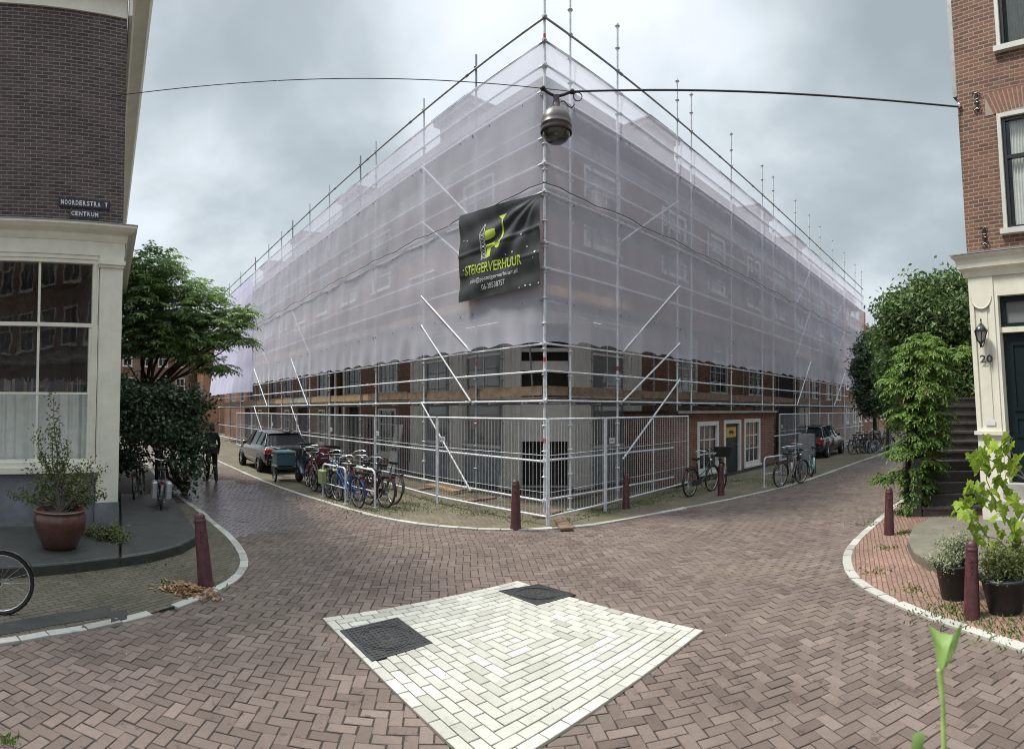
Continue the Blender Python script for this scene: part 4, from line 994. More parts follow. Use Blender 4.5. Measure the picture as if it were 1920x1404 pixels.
# gutter cornice round the top
prof = [(0, 9.55), (.06, 9.55), (.06, 9.85), (.12, 9.92), (.40, 9.98), (.46, 10.06), (.47, 10.24), (.42, 10.27), (0, 10.22)]
mb = MB(LH.fn); mb.sweep([(o * .55 if i not in (0, 8) else 0, z) for i, (o, z) in enumerate(prof)], [(-4.6, 0, 0, -1), (-.02, 0, 0, -1)]); mb.build('cornice', M_cream, lh)
mb = MB(LH.fn); mb.sweep(prof, [(0, -.12, n1.x, n1.y), (ulL.x*13, ulL.y*13, n1.x, n1.y)]); mb.build('cornice', M_cream, lh)
mb = MB(); a_, b_, c_, d_ = LH.P(-4.6, 0, HT), LH.P(0, 0, HT), sd_(13, HT), sd_(13, HT)+Vector((-4.6, 0, 0)); mb.add([a_, b_, c_, d_, (a_+b_+c_+d_)/4+Vector((0, 0, .4))], [(0, 1, 4), (1, 2, 4), (2, 3, 4), (3, 0, 4)]); mb.build('roof', M_tiled, lh)
# street name plates
M_sign = paint('enamel_sign', (.02, .024, .04), .35, var=.2); M_sw = paint('sign_white', (.62, .62, .62), .5, var=.1); M_sw2 = paint('sign_worn', (.07, .075, .09), .5)
def plate(px0, py0, px1, py1, body, label, worn=None, border=False):
    x0_, z1_ = LH.at(px0, py0); x1_, z0_ = LH.at(px1, py1); root = LH.root('street_sign', label, 'street sign')
    mb = MB(LH.fn); mb.box(x0_, x1_, -.025, -.003, z0_, z1_); mb.build('plate', M_sign, root)
    h = (z1_-z0_); w = x1_-x0_
    if border:
        mb = MB(LH.fn); t_ = .012
        for q_ in ((x0_, x0_+t_, z0_, z1_), (x1_-t_, x1_, z0_, z1_), (x0_+t_, x1_-t_, z0_, z0_+t_), (x0_+t_, x1_-t_, z1_-t_, z1_)): mb.box(q_[0], q_[1], -.028, -.0255, q_[2], q_[3])
        mb.build('border', M_sw2, root)
    n = len(body); cw = w*.92/n
    for i, ch in enumerate(body):
        cwx = cw*.80 if ch != 'I' else cw*.3
        put_text('letter', ch, lambda a, b, i=i: LH.fn(Vector((x0_+w*.04+i*cw+a, -.029, z0_+h*.2+b))), cwx, h*.6, M_sw2 if worn == i else M_sw, root, bold=.03)
plate(110, 371, 206, 394, 'NOORDERSTRAAT', 'long dark enamel street name plate reading NOORDERSTRAAT, one letter worn off', worn=11)
plate(131, 393, 187, 411, 'CENTRUM', 'small dark enamel plate reading CENTRUM under the street name plate', border=True)

# stone slab in front of the house
def slab(name, outline, z, mat, label, cat):
    pts = catmull([G(a, b, z) for a, b in outline], 5)
    c = sum(pts, Vector())/len(pts); o = empty(name, (c.x, c.y, 0), label=label, cat=cat)
    n = len(pts); mb = MB(); r0 = [Vector((p.x-c.x, p.y-c.y, 0)) for p in pts]
    cen = sum(r0, Vector())/n
    vs = [Vector((p.x, p.y, -.0)) for p in r0]+[Vector((p.x, p.y, z-.02)) for p in r0]+[Vector((p.x+(cen.x-p.x)*.012, p.y+(cen.y-p.y)*.012, z)) for p in r0]
    fs = [tuple(range(2*n, 3*n))]
    for k in (0, n):
        for i in range(n): j = (i+1) % n; fs.append((k+i, k+j, k+n+j, k+n+i))
    mb.add(vs, fs); mb.build('slab', mat, o); return o
slab('stone_step', [(-120, 1068), (0, 1066), (60, 1064), (130, 1058), (222, 1047)], .17, M_stone, 'dark bluestone slab under the shop window, beside the plant pot', 'stone slab') if 0 else None
def slab2(outline, z, mat, label, seam=None):
    pts = [G(a, b, z) for a, b in outline]; c = sum(pts, Vector())/len(pts)
    o = empty('stone_slab', (c.x, c.y, 0), label=label, cat='stone slab')
    poly = [(p.x-c.x, p.y-c.y) for p in pts]; cx = sum(p[0] for p in poly)/len(poly); cy = sum(p[1] for p in poly)/len(poly)
    mb = MB(); n = len(poly)
    ins = lambda p, d: (p[0]+(cx-p[0])*d, p[1]+(cy-p[1])*d)
    vs = [(*p, 0) for p in poly]+[(*p, z-.025) for p in poly]+[(*ins(p, .012), z-.006) for p in poly]+[(*ins(p, .025), z) for p in poly]
    fs = [tuple(range(3*n, 4*n))]
    for k in (0, n, 2*n):
        for i in range(n): j = (i+1) % n; fs.append((k+i, k+j, k+n+j, k+n+i))
    mb.add(vs, fs); mb.build('slab', mat, o); return o
slab2([(-200, 1068), (-80, 1064), (20, 1062), (120, 1055), (224, 1043), (222, 990), (100, 985), (-200, 985)], .17, M_stone, 'dark bluestone slab carrying the glazed plant pot')
slab2([(227, 1043), (290, 1033), (340, 1020), (366, 1006), (368, 996), (352, 972), (336, 948), (318, 925), (225, 925), (228, 985)], .17, M_stone, 'dark bluestone slab with rounded chipped corner beside the street bollard')
# long dark gutter flags along the kerb
mb = MB(); gp = [G(a, b) for a, b in ((-200, 1212), (0, 1195), (100, 1176), (205, 1160), (208, 1140), (100, 1155), (0, 1172), (-200, 1188))]; mb.prism([(p.x, p.y) for p in gp], .0, .0235); tag(mb.build('gutter_slab', M_stone), kind='structure')
mb = MB(); gp = [G(a, b) for a, b in ((208, 1172), (238, 1164), (238, 1146), (208, 1152))]; mb.prism([(p.x, p.y) for p in gp], .0, .028); tag(mb.build('pavement', paint('tar', (.03, .032, .03), .7)), kind='structure')  # flat gutter cover beside the flags, grouped with the pavement

# ================================================================== RIGHT HOUSE
RH = Frame(1845, 10.64, math.atan2(-.949, .316), -.069)
rh = RH.root('terraced_house', 'leaning warm red brick house with cream door surround numbered 20', 'house')
def rx(px, py): return RH.at(px, py)[0]
def rz_(px, py): return RH.at(px, py)[1]
zrc = rz_(1815, 486); zrb = rz_(1818, 520)
win1 = (rx(1876, 330), rx(1876, 330)+1.15, rz_(1885, 430), rz_(1880, 212)); win2 = (rx(1866, 40), rx(1866, 40)+1.15, rz_(1872, 90), 12.0)
mb = MB(); more = [(w_[0]+1.7*k, w_[1]+1.7*k, w_[2], w_[3]) for w_ in (win1, win2) for k in range(1, 8)]
wall(mb, RH.P, 0, 15.5, zrc-.05, 12.6, [win1, win2]+more, .14); wall(mb, RH.P, 3, 15.5, 0, zrb-.02, [(3.6+3*k, 5.2+3*k, 1.0, 3.6) for k in range(4)], .14)  # row carried on out of view, extended to darken and reflect in the shop window
mb.quad(RH.P(0, 0, 0), RH.P(0, 9, 0), RH.P(0, 9, 12.6), RH.P(0, 0, 12.6)); mb.build('wall', M_rhouse, rh)
for a, b, c, d in more+[(3.6+3*k, 5.2+3*k, 1.0, 3.6) for k in range(4)]: window(rh, RH.P, a, b, c, d, 2, 2, d=-.02)
M_offw = paint('offwhite_frame', (.50, .50, .45), .5, var=.08)
for w_ in (win1, win2):
    a, b, c, d = w_; mb = MB(RH.fn)
    for q_ in ((a, a+.075, c, d), (b-.075, b, c, d), (a+.075, b-.075, d-.075, d)): mb.box(q_[0], q_[1], -.02, .1, q_[2], q_[3])
    mb.box(a-.05, b+.05, -.09, .1, c-.10, c+.0)
    f_ = mb.build('window', M_offw, rh)
    mb = MB(RH.fn); a2, b2, c2, d2 = a+.075, b-.075, c+.0, d-.075
    for q_ in ((a2, a2+.07, c2, d2), (b2-.07, b2, c2, d2), (a2+.07, b2-.07, d2-.06, d2), (a2+.07, b2-.07, c2, c2+.07), (a2+.07, b2-.07, c2+(d2-c2)*.63, c2+(d2-c2)*.63+.07)): mb.box(q_[0], q_[1], .03, .09, q_[2], q_[3])
    mb.build('sash', M_blackp, f_)
    mb = MB(RH.fn); mb.quad((a2, .06, c2), (b2, .06, c2), (b2, .06, d2), (a2, .06, d2)); mb.build('pane', M_see, f_)
    mb = MB(RH.fn); nn = 40
    for i in range(nn):
        u0_, u1_ = a2+.12+.5*i/nn, a2+.12+.5*(i+1)/nn; f0, f1 = .14+.02*math.sin(i*1.3), .14+.02*math.sin(i*1.3+1.3)
        mb.quad((u0_, f0, c2), (u1_, f1, c2), (u1_, f1, d2), (u0_, f0, d2))
    mb.build('curtain', M_curt, f_)
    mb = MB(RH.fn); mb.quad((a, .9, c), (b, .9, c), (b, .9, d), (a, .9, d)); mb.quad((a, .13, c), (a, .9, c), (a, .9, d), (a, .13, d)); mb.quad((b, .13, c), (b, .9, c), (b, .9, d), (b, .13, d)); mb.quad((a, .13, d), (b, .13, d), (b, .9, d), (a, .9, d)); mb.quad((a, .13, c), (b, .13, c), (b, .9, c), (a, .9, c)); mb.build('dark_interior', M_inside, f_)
# flat brick arch over the first-floor window
M_arch = brick('brick_arch', (.24, .105, .075), (.2, .085, .06), (.33, .27, .21), bw=.07, rh=.9, ms=.009, stain=.15)
mb = MB(RH.fn); a, b, c, d = win1; n = 17
for i in range(n):
    t0, t1 = i/n, (i+1)/n; e0, e1 = (a-.06)+(b-a+.12)*t0, (a-.06)+(b-a+.12)*t1; f0, f1 = (a-.24)+(b-a+.48)*t0, (a-.24)+(b-a+.48)*t1
    g = .013; cur = lambda t: .05*math.sin(math.pi*t)
    mb.add([(e0+g, -.012, d+.01+cur(t0)), (e1-g, -.012, d+.01+cur(t1)), (f1-g, -.012, d+.42+cur(t1)), (f0+g, -.012, d+.42+cur(t0)), (e0+g, .0, d+.01+cur(t0)), (e1-g, .0, d+.01+cur(t1)), (f1-g, .0, d+.42+cur(t1)), (f0+g, .0, d+.42+cur(t0))], [(0, 1, 2, 3), (0, 4, 5, 1), (1, 5, 6, 2), (2, 6, 7, 3), (3, 7, 4, 0)])
mb.build('brick_arch', paint('arch_brick', (.21, .09, .062), .85, var=.35, scale=14, bump=.3), rh)
mb = MB(RH.fn); mb.box(a-.22, b+.22, -.006, -.001, d+.01, d+.44); mb.build('arch_mortar', paint('mortar', (.30, .25, .20), .9), rh)
# iron wall anchors
def anchor(px, py, label):
    x_, z_ = RH.at(px, py); mb = MB(lambda v: RH.fn(Vector((v.x+x_, v.y, v.z+z_))))
    h = .17
    mb.box(-.02, .02, -.04, -.005, -h, h)
    for s_ in (1, -1):
        mb.path([(-.075, -.03, s_*h*.75), (-.05, -.035, s_*h*1.0), (0, -.035, s_*h*.85), (.05, -.035, s_*h*1.0), (.075, -.03, s_*h*.75)], .014, 6)
        mb.path([(-.05, -.03, s_*h*.25), (0, -.035, s_*h*.12), (.05, -.03, s_*h*.25)], .013, 6)
    mb.build('wall_anchor', M_blackp, rh)
anchor(1832, 191, ''); anchor(1847, 443, '')
mb = MB(RH.fn)
mb.sweep([(0, zrb-.02), (.05, zrb-.02), (.07, zrb+.08), (.14, zrb+.14), (.16, zrc-.06), (.22, zrc), (.22, zrc+.03), (0, zrc+.08)], [(-.03, 0, -1, -1), (15.5, 0, 0, -1)]); mb.build('shop_cornice', M_cream2, rh)
mb = MB(RH.fn); mb.sweep([(0, zrc+.08), (.24, zrc+.031), (.24, zrc+.05), (0, zrc+.11)], [(-.03, 0, -1, -1), (15.5, 0, 0, -1)]); mb.build('lead_flashing', M_zinc, rh)
xp0, xp1 = 0.0, rx(1873, 700); zb_ = rz_(1850, 812); xdj = xp1+.07
mb = MB(RH.fn); mb.box(xp0, xp1, -.0, .12, zb_+.04, zrb-.021)
m_ = .09
for q_ in ((xp0, xp0+m_, zb_+.1, zrb-.4), (xp1-m_, xp1, zb_+.1, zrb-.4), (xp0, xp1, zb_+.041, zb_+.1), (xp0, xp1, zrb-.4, zrb-.022)): mb.box(q_[0], q_[1], -.035, -.0005, q_[2], q_[3])
mb.box(xp0+m_+.07, xp1-m_-.07, -.018, -.0006, zb_+.25, zrb-.55)
xc = (xp0+xp1)/2; rr = (xp1-xp0)/2-m_*.5
pts = [(xc+rr*math.cos(math.pi+math.pi*k/12), -.04, zrb-.40-.0+rr*1.1*math.sin(math.pi+math.pi*k/12)) for k in range(13)]; mb.path(pts, .014, 6)
mb.add([(p[0], -.037, p[2]) for p in pts], [tuple(range(13))])
mb.box(xp0-.04, xp1+.03, -.09, .1, zb_-.03, zb_+.04)
mb.box(xp0, xp1, -.03, .12, .02, zb_-.031); mb.build('pilaster', M_cream2, rh)
mb = MB(RH.fn); zdt = rz_(1885, 553); zdb = rz_(1890, 905)
mb.box(xp1+.001, xdj, -.01, .3, zdb, zrb-.021); mb.box(xdj, 2.99, -.01, .3, zdt, zrb-.021); mb.box(xdj, 2.99, .05, .22, rz_(1890, 622), rz_(1890, 612)); mb.build('door_frame', M_cream2, rh)
mb = MB(RH.fn); mb.box(xdj+.001, 2.2, .16, .22, zdb, rz_(1890, 622)-.002)
za, zbm = rz_(1890, 640), rz_(1890, 770)
dw = 1.0
for q_ in ((xdj+.14, xdj+.2, zbm, za), (xdj+dw-.2, xdj+dw-.14, zbm, za), (xdj+.2, xdj+dw-.2, za-.06, za), (xdj+.2, xdj+dw-.2, zbm, zbm+.06), (xdj+.14, xdj+dw-.14, zbm-.5, zbm-.44), (xdj+.14, xdj+.2, zbm-.44, zbm-.15), (xdj+.14, xdj+dw-.14, zbm-.15, zbm-.09)): mb.box(q_[0], q_[1], .135, .1595, q_[2], q_[3])
mb.build('door', M_green, rh)
mb = MB(RH.fn); zt0, zt1 = rz_(1890, 612)+.0, zdt
mb.box(xdj, xdj+.1, .1, .2, zt0, zt1); mb.box(xdj+.1, 2.2, .1, .2, zt1-.1, zt1); mb.box(xdj+.1, 2.2, .1, .2, zt0, zt0+.08); tr = mb.build('transom_window', M_green, rh)
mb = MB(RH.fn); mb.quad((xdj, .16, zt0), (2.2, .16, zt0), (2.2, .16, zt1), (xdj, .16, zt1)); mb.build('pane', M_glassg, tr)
for k in range(3):
    mb = MB(RH.fn); mb.box(xp1+.001, 2.8, -.28*(3-k)+.1, .1 if k == 2 else -.28*(2-k)+.1, 0, zdb*(k+1)/3-.0); mb.build('step', M_step, rh)
mb = MB(RH.fn); mb.box(-.10, -.003, .02, .5, 8.3, 12.6); mb.build('edge_board', M_zinc, rh)
mb = MB(RH.fn); mb.box(.0, 15.5, 0.0, 9, 12.6, 12.7); mb.build('roof', M_tiled, rh)
xh, zh = RH.at(1822, 735)                                    # handrail end at the corner
# number 20 and notice
x0_, z0_ = RH.at(1840, 681); x1_, z1_ = RH.at(1863, 665)
M_num = paint('number_metal', (.10, .09, .075), .4, metal=.5)
nb = RH.root('house_number', 'dark metal house number 20 on the cream pilaster', 'house number')
put_text('numeral', '20', lambda a, b: RH.fn(Vector((x0_+a, -.055, z0_+b))), x1_-x0_, z1_-z0_, M_num, nb, bold=.03)
mb = MB(RH.fn); xa_, za_ = RH.at(1849, 797); mb.box(xa_-.0, xa_+.2, -.026, -.019, za_, za_+.1); tag(mb.build('letterbox_notice', paint('notice_white', (.6, .6, .6), .5)), 'small white notice low on the cream pilaster under the number', 'notice')
o = bpy.data.objects['letterbox_notice']; o.location = (RH.o.x, RH.o.y, 0); o.rotation_euler = (0, 0, RH.rot); o.name = 'notice'
# lantern
lx_, lz_ = RH.at(1847, 628); lan = RH.root('wall_lantern', 'black coach lantern with glass sides above the house number', 'lantern')
T_ = Matrix.Translation(RH.fn(Vector((lx_, -.20, lz_))))
mb = MB(); mb.lathe([(.14, .03), (.145, .05), (.075, .14), (.03, .19), (.02, .2), (.012, .24), (.02, .25), (.004, .29)], n=6, M=T_); mb.lathe([(.075, -.15), (.08, -.13), (.03, -.19), (.02, -.24), (.004, -.27)], n=6, M=T_)
for k in range(6):
    a = 2*math.pi*k/6; mb.tube(T_ @ Vector((.075*math.cos(a), .075*math.sin(a), -.14)), T_ @ Vector((.125*math.cos(a), .125*math.sin(a), .04)), .008, 5)
mb.path([T_ @ Vector((0, 0, -.2)), T_ @ Vector((0, .08, -.24)), T_ @ Vector((0, .16, -.16)), T_ @ Vector((0, .17, -.05))], .012, 6); mb.build('frame', M_blackp, lan)
mb = MB(); mb.lathe([(.070, -.14), (.118, .035)], n=6, M=T_, cap=False); mb.build('glass', paint('lamp_glass', (.30, .31, .30), .1, spec=.8), lan)

# stoop of the next house: a steep flight going up away from us
st = pol(1787, 11.5); ang = -(1787-960)/F+.12
sto = empty('stone_stairs', (st.x, st.y, 0), ang, 'steep dark stone stoop climbing between the vine covered post and the cream pilaster', 'stairs')
for k in range(12):
    mb = MB(); mb.box(-.62, 1.3, .26*k, .26*k+(3.2 if k == 11 else .32), .21*k, .21*(k+1)-.05); mb.box(-.64, 1.32, .26*k-.025, .26*k+(3.2 if k == 11 else .30), .21*(k+1)-.049, .21*(k+1)); mb.build('step', M_stair, sto)
mb = MB(); mb.path([(.95, .9, 1.9), (.95, 2.2, 2.9), (1.0, 2.4, 3.0)], .035, 8); mb.build('handrail', M_white, sto)
mb = MB(); mb.box(-.86, -.65, 0, 6, 0, 1.2); mb.box(1.33, 1.6, 0, 6, 0, 2.6); mb.build('side_wall', M_stair, sto)
slab2([(1702, 1012), (1712, 1032), (1740, 1050), (1800, 1062), (1880, 1068), (1960, 1060), (1960, 985), (1840, 972), (1750, 968), (1712, 985)], .16, paint('mossy_stone', (.13, .12, .09), .8, var=.3, scale=3, bump=.3), 'worn grey stone slab at the foot of the stoop, behind the planted tubs')

# ================================================================== STREET LAMP ON ITS WIRE
LPOS = pol(1043, 9.6); lz = Zat(170, 9.6)
lamp = empty('hanging_lamp', (LPOS.x, LPOS.y, lz), R(0), 'round brown street lamp hanging from the wire across the crossing', 'street lamp')
M_lb = paint('lamp_brown', (.065, .045, .042), .4, metal=.1, var=.3, scale=10)
mb = MB(); mb.lathe([(.03, -.30), (.10, -.31), (.19, -.37), (.245, -.46), (.265, -.54), (.268, -.60), (.272, -.605), (.272, -.63), (.265, -.635), (.272, -.69), (.275, -.73), (.26, -.74), (.25, -.70)], n=28, cap=False); mb.build('hood', M_lb, lamp)
mb = MB(); mb.lathe([(.245, -.72), (.235, -.77), (.20, -.83), (.14, -.875), (.06, -.89), (.001, -.892)], n=28, cap=False); mb.build('glass_bowl', paint('bowl_glass', (.035, .038, .028), .12, spec=.9), lamp)
mb = MB(); mb.lathe([(.065, -.20), (.065, -.30), (.09, -.305), (.09, -.33)], n=14); mb.box(-.05, .05, -.04, .04, -.21, -.08); mb.build('neck', M_lb, lamp)
mb = MB(); mb.path([(-.22, 0, .02), (-.12, 0, -.05), (0, 0, -.10), (.13, 0, -.06), (.26, 0, 0)], .026, 8); mb.lathe([(.001, -.04), (.04, -.03), (.05, 0), (.04, .03), (.001, .04)], (-.23, 0, .03), 10); mb.lathe([(.001, -.04), (.04, -.03), (.05, 0), (.04, .03), (.001, .04)], (.27, 0, 0), 10)
mb.path([(.08, 0, -.18), (.14, 0, -.17), (.2, 0, -.25), (.27, 0, -.28), (.31, 0, -.22)], .010, 6)
mb.path([(.37+.075*math.cos(a), 0, -.08+.075*math.sin(a)) for a in [2*math.pi*k/18 for k in range(18)]], .009, 6, closed=True); mb.build('bracket', M_black, lamp)
def wire(a, b, sag, r, label):
    c = a; mb = MB(); mb.path([(a.lerp(b, t)-c)-Vector((0, 0, 4*sag*t*(1-t))) for t in [k/24 for k in range(25)]], r, 6); o = mb.build('cable', M_black); o.location = c; tag(o, label, 'cable')
wire(LH.o+LH.x*-.12+LH.y*-.06+Vector((0, 0, Zat(180, 10.4))), LPOS+Vector((-.22, 0, lz+.03)), .19, .007, 'thin steel cable from the purple brick house to the hanging lamp')
wire(LPOS+Vector((.27, 0, lz)), RH.o+RH.x*(-.50)+Vector((0, 0, Zat(198, 10.8))), .22, .017, 'thick black cable from the hanging lamp to the leaning red house')
wire(LPOS+Vector((-.22, 0, lz+.03)), LPOS+Vector((.27, 0, lz)), -.0, .007, 'short thin wire tying the two arms of the lamp bracket')
x_, z_ = RH.at(1797, 200); mb = MB(RH.fn); mb.lathe([(.02, -.05), (.05, 0), (.02, .05)], (x_+.03, -.03, z_), 8); mb.build('cable_hook', M_chrome, rh)

# ================================================================== BOLLARDS
def bollard_mesh():
    mb = MB(); mb.lathe([(.105, 0), (.105, .02), (.098, .05), (.072, .78), (.07, .79), (.074, .80), (.074, .825), (.066, .83), (.068, .85), (.06, .88), (.038, .905), (.001, .912)], n=20); o = mb.build('bollard', M_bol); return o
bproto = bollard_mesh()
mb = MB()
for k in range(3):
    z = .56+.07*k
    for s_ in (1, -1): mb.tube((-.018, -.083+.0015*k*0, z-.02*s_), (.018, -.083, z+.02*s_), .006, 5)
emb = mb.build('emblem', M_bol, bproto)
tag(bproto, cat='bollard', group='dark red street bollards')
bl = [(386, 1100, (-.02, .09), 1.0, 'chipped dark red bollard leaning beside the pile of fallen leaves'), (967, 993, (0, 0), 1.0, 'dark red bollard on the kerb just left of the fence corner'), (1174, 955, (0, 0), .85, 'dark red bollard in front of the fence panels, left of the parked bicycles'), (1352, 930, (0, 0), .9, 'dark red bollard before the dark annex door'), (1667, 1004, (0, 0), .92, 'dark red bollard on the right kerb near the vine covered post'), (1822, 1161, (0, 0), .90, 'nearest dark red bollard between the two black plant tubs')]
for i, (px, py, ln, s_, lab) in enumerate(bl):
    o = bproto if i == 0 else copy_tree(bproto)
    g = G(px, py); o.location = (g.x, g.y, .01); o.scale = (s_, s_, s_*(1.0)); o.rotation_euler = (ln[0], -ln[1], -(px-960)/F); o['label'] = lab

# ================================================================== LEAVES
def leafmesh(name, P, Nn, U, L, W, mat, parent=None, tone=None, droop=.0):
    """pointed leaf faces: P base (n,3), U direction along leaf, Nn normal"""
    n = len(P); V_ = np.cross(Nn, U); V_ /= (np.linalg.norm(V_, axis=1, keepdims=True)+1e-9)
    L = np.broadcast_to(L, n)[:, None]; W = np.broadcast_to(W, n)[:, None]
    A = P; B = P+U*L*.45+V_*W*.5+Nn*W*.12; C_ = P+U*L-Nn*L*droop; D = P+U*L*.45-V_*W*.5+Nn*W*.12
    V = np.stack([A, B, C_, D], 1).reshape(-1, 3)
    me = bpy.data.meshes.new(name); me.vertices.add(4*n); me.vertices.foreach_set('co', V.ravel())
    me.loops.add(4*n); me.loops.foreach_set('vertex_index', np.arange(4*n, dtype=np.int32)); me.polygons.add(n); me.polygons.foreach_set('loop_start', (np.arange(n)*4).astype(np.int32))
    me.update(calc_edges=True); me.shade_flat(); me.materials.append(mat)
    t = tone if tone is not None else np.clip(np.random.normal(.5, .2, n), 0, 1)
    at = me.attributes.new('tone', 'FLOAT', 'FACE'); at.data.foreach_set('value', t.astype(np.float32))
    return link(name, me, parent)
def rnorm(n): v = np.random.normal(size=(n, 3)); return v/np.linalg.norm(v, axis=1, keepdims=True)
def crown(name, blobs, dens, L, W, mat, parent, up=.5, clump=.22, seed=1, surf=.55, tone_sd=.16):
    """blobs: (centre, radii). leaves sit in clumps scattered mostly through the outer shell of each blob"""
    np.random.seed(seed); Ps, Ns, Us, Ts = [], [], [], []
    for c, rad in blobs:
        c = np.array(c); rad = np.array(rad); vol = rad.prod()**(1/3)
        ncl = max(3, int(dens*vol*vol)); d = rnorm(ncl); rr = np.random.uniform(surf, 1.05, ncl)**.8
        cc = c+d*rad*rr[:, None]; tcl = np.random.normal(.5, .13, ncl)+.12*d[:, 2]*0
        per = 26
        off = np.random.normal(size=(ncl, per, 3))*clump*np.array([1, 1, .6])
        p = (cc[:, None]+off).reshape(-1, 3); nrm = rnorm(len(p))*1.0+np.repeat(d, per, 0)*.5+np.array([0, 0, up])
        nrm /= np.linalg.norm(nrm, axis=1, keepdims=True); u = np.cross(nrm, rnorm(len(p))); u /= np.linalg.norm(u, axis=1, keepdims=True)+1e-9
        Ps.append(p); Ns.append(nrm); Us.append(u); Ts.append(np.clip(np.repeat(tcl, per)+np.random.normal(0, tone_sd, len(p)), 0, 1))
    P = np.concatenate(Ps); n = len(P)
    return leafmesh(name, P, np.concatenate(Ns), np.concatenate(Us), L*np.random.uniform(.7, 1.3, n), W*np.random.uniform(.7, 1.3, n), mat, parent, np.concatenate(Ts))
def fronds(name, bases, dirs, length, mat, parent, pairs=7, ll=.10, lw=.035, droop=.5, seed=1, tones=None):
    """feather leaves: a drooping rib with a row of leaflets on either side"""
    np.random.seed(seed); n = len(bases); bases = np.array(bases); dirs = np.array(dirs, float); dirs /= np.linalg.norm(dirs, axis=1, keepdims=True)
    Ps, Ns, Us, Ts = [], [], [], []; length = np.broadcast_to(length, n)
    side = np.cross(dirs, np.array([0, 0, 1.0])); side /= np.linalg.norm(side, axis=1, keepdims=True)+1e-9
    tt = tones if tones is not None else np.clip(np.random.normal(.45, .18, n), 0, 1)
    for k in range(pairs+1):
        t = (k+.6)/(pairs+.6); p = bases+dirs*(length*t)[:, None]; p[:, 2] -= length*droop*t*t
        tan = dirs.copy(); tan[:, 2] -= 2*droop*t; tan /= np.linalg.norm(tan, axis=1, keepdims=True)
        nr = np.cross(side, tan); nr *= np.where(nr[:, 2] < 0, -1, 1)[:, None]; nr = nr+np.random.normal(0, .25, nr.shape); nr /= np.linalg.norm(nr, axis=1, keepdims=True)
        for s in ((1, -1) if k < pairs else (0,)):
            u = tan*(.45 if s else 1)+side*s*.9+np.random.normal(0, .12, tan.shape); u[:, 2] -= .25; u /= np.linalg.norm(u, axis=1, keepdims=True)
            Ps.append(p); Ns.append(nr); Us.append(u); Ts.append(np.clip(tt+np.random.normal(0, .08, n), 0, 1))
    P = np.concatenate(Ps); m = len(P)
    return leafmesh(name, P, np.concatenate(Ns), np.concatenate(Us), ll*np.random.uniform(.8, 1.2, m), lw*np.random.uniform(.8, 1.2, m), mat, parent, np.concatenate(Ts), droop=.1)
L_dark = tonemat('leaf_dark', (.010, .026, .010), (.045, .085, .028), .5, noise=.1, bump=0, trans=.2)
L_mid = tonemat('leaf_mid', (.03, .075, .018), (.13, .22, .05), .45, noise=.1, bump=0, trans=.3)
L_bush = tonemat('leaf_bush', (.014, .032, .016), (.085, .135, .06), .4, spec=.5, noise=.1, bump=0, trans=.12)
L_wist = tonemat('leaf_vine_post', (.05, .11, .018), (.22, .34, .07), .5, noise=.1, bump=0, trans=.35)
L_fig = tonemat('leaf_bright', (.16, .26, .03), (.36, .48, .06), .5, noise=.1, bump=0, trans=.45)
L_olive = tonemat('leaf_olive', (.05, .075, .02), (.17, .19, .07), .6, noise=.1, bump=0, trans=.25)
L_var = tonemat('leaf_variegated', (.07, .10, .04), (.42, .44, .28), .6, noise=.1, bump=0, trans=.25)
L_weed = tonemat('leaf_weed', (.04, .09, .012), (.16, .25, .05), .6, noise=.1, bump=0, trans=.3)
L_brown = tonemat('leaf_fallen', (.14, .07, .03), (.46, .27, .14), .8, noise=.2, bump=0, trans=.1)
def branchy(mb, base, tips, r0, wob=.12, mid=.45, seed=1):
    rnd = random.Random(seed)
    for tip in tips:
        b = Vector(base); t = Vector(tip); n = 6
        pts = [b.lerp(t, k/n)+Vector((rnd.uniform(-wob, wob), rnd.uniform(-wob, wob), rnd.uniform(-wob, wob)))*(0 if k in (0,) else 1)*(k/n)**.5 for k in range(n+1)]
        mb.path(pts, [r0*(1-.85*k/n) for k in range(n+1)], 6)

# feathery tree in the left street
TB = G(303, 897); tl = empty('tree', (TB.x, TB.y, 0), label='feathery leaved tree with forked dark trunk behind the cream pilaster', cat='tree')
TR = 17.5; tb0 = pol(300, TR)
def rel(px, py, r, o=None): p = pol(px, r, Zat(py, r)); return (p.x-(o or TB).x, p.y-(o or TB).y, p.z)
TB = tb0; tl.location = (TB.x, TB.y, 0)
tips = [rel(*q) for q in ((250, 520, 17), (300, 500, 18), (330, 560, 17), (380, 560, 17.5), (430, 585, 17), (460, 590, 17.3), (415, 640, 16.6), (350, 640, 17), (260, 620, 18.5), (240, 680, 17), (390, 680, 17.6), (300, 600, 16), (450, 640, 17))]
mb = MB(); fork = Vector(rel(273, 745, 17.5)); mb.path([(0, 0, 0), (-.1, .05, 1.2), (-.35, .05, 2.1), tuple(fork)], [.16, .13, .11, .10], 8)
branchy(mb, fork, tips, .065, seed=4); mb.build('trunk', M_bark, tl)
rnd = random.Random(11); B_, D_ = [], []
clus = [((250, 520), .65), ((290, 505), .75), ((330, 540), .6), ((265, 560), .8), ((385, 555), .55), ((370, 595), .55), ((430, 585), .35), ((455, 588), .22), ((240, 600), .7), ((290, 620), .8), ((340, 630), .65), ((385, 640), .5), ((420, 625), .38), ((245, 660), .4), ((310, 655), .4), ((365, 672), .42), ((400, 690), .35), ((450, 640), .22), ((440, 605), .3), ((235, 720), .35), ((270, 640), .5), ((330, 655), .45), ((385, 600), .45), ((250, 545), .6), ((320, 590), .6)]
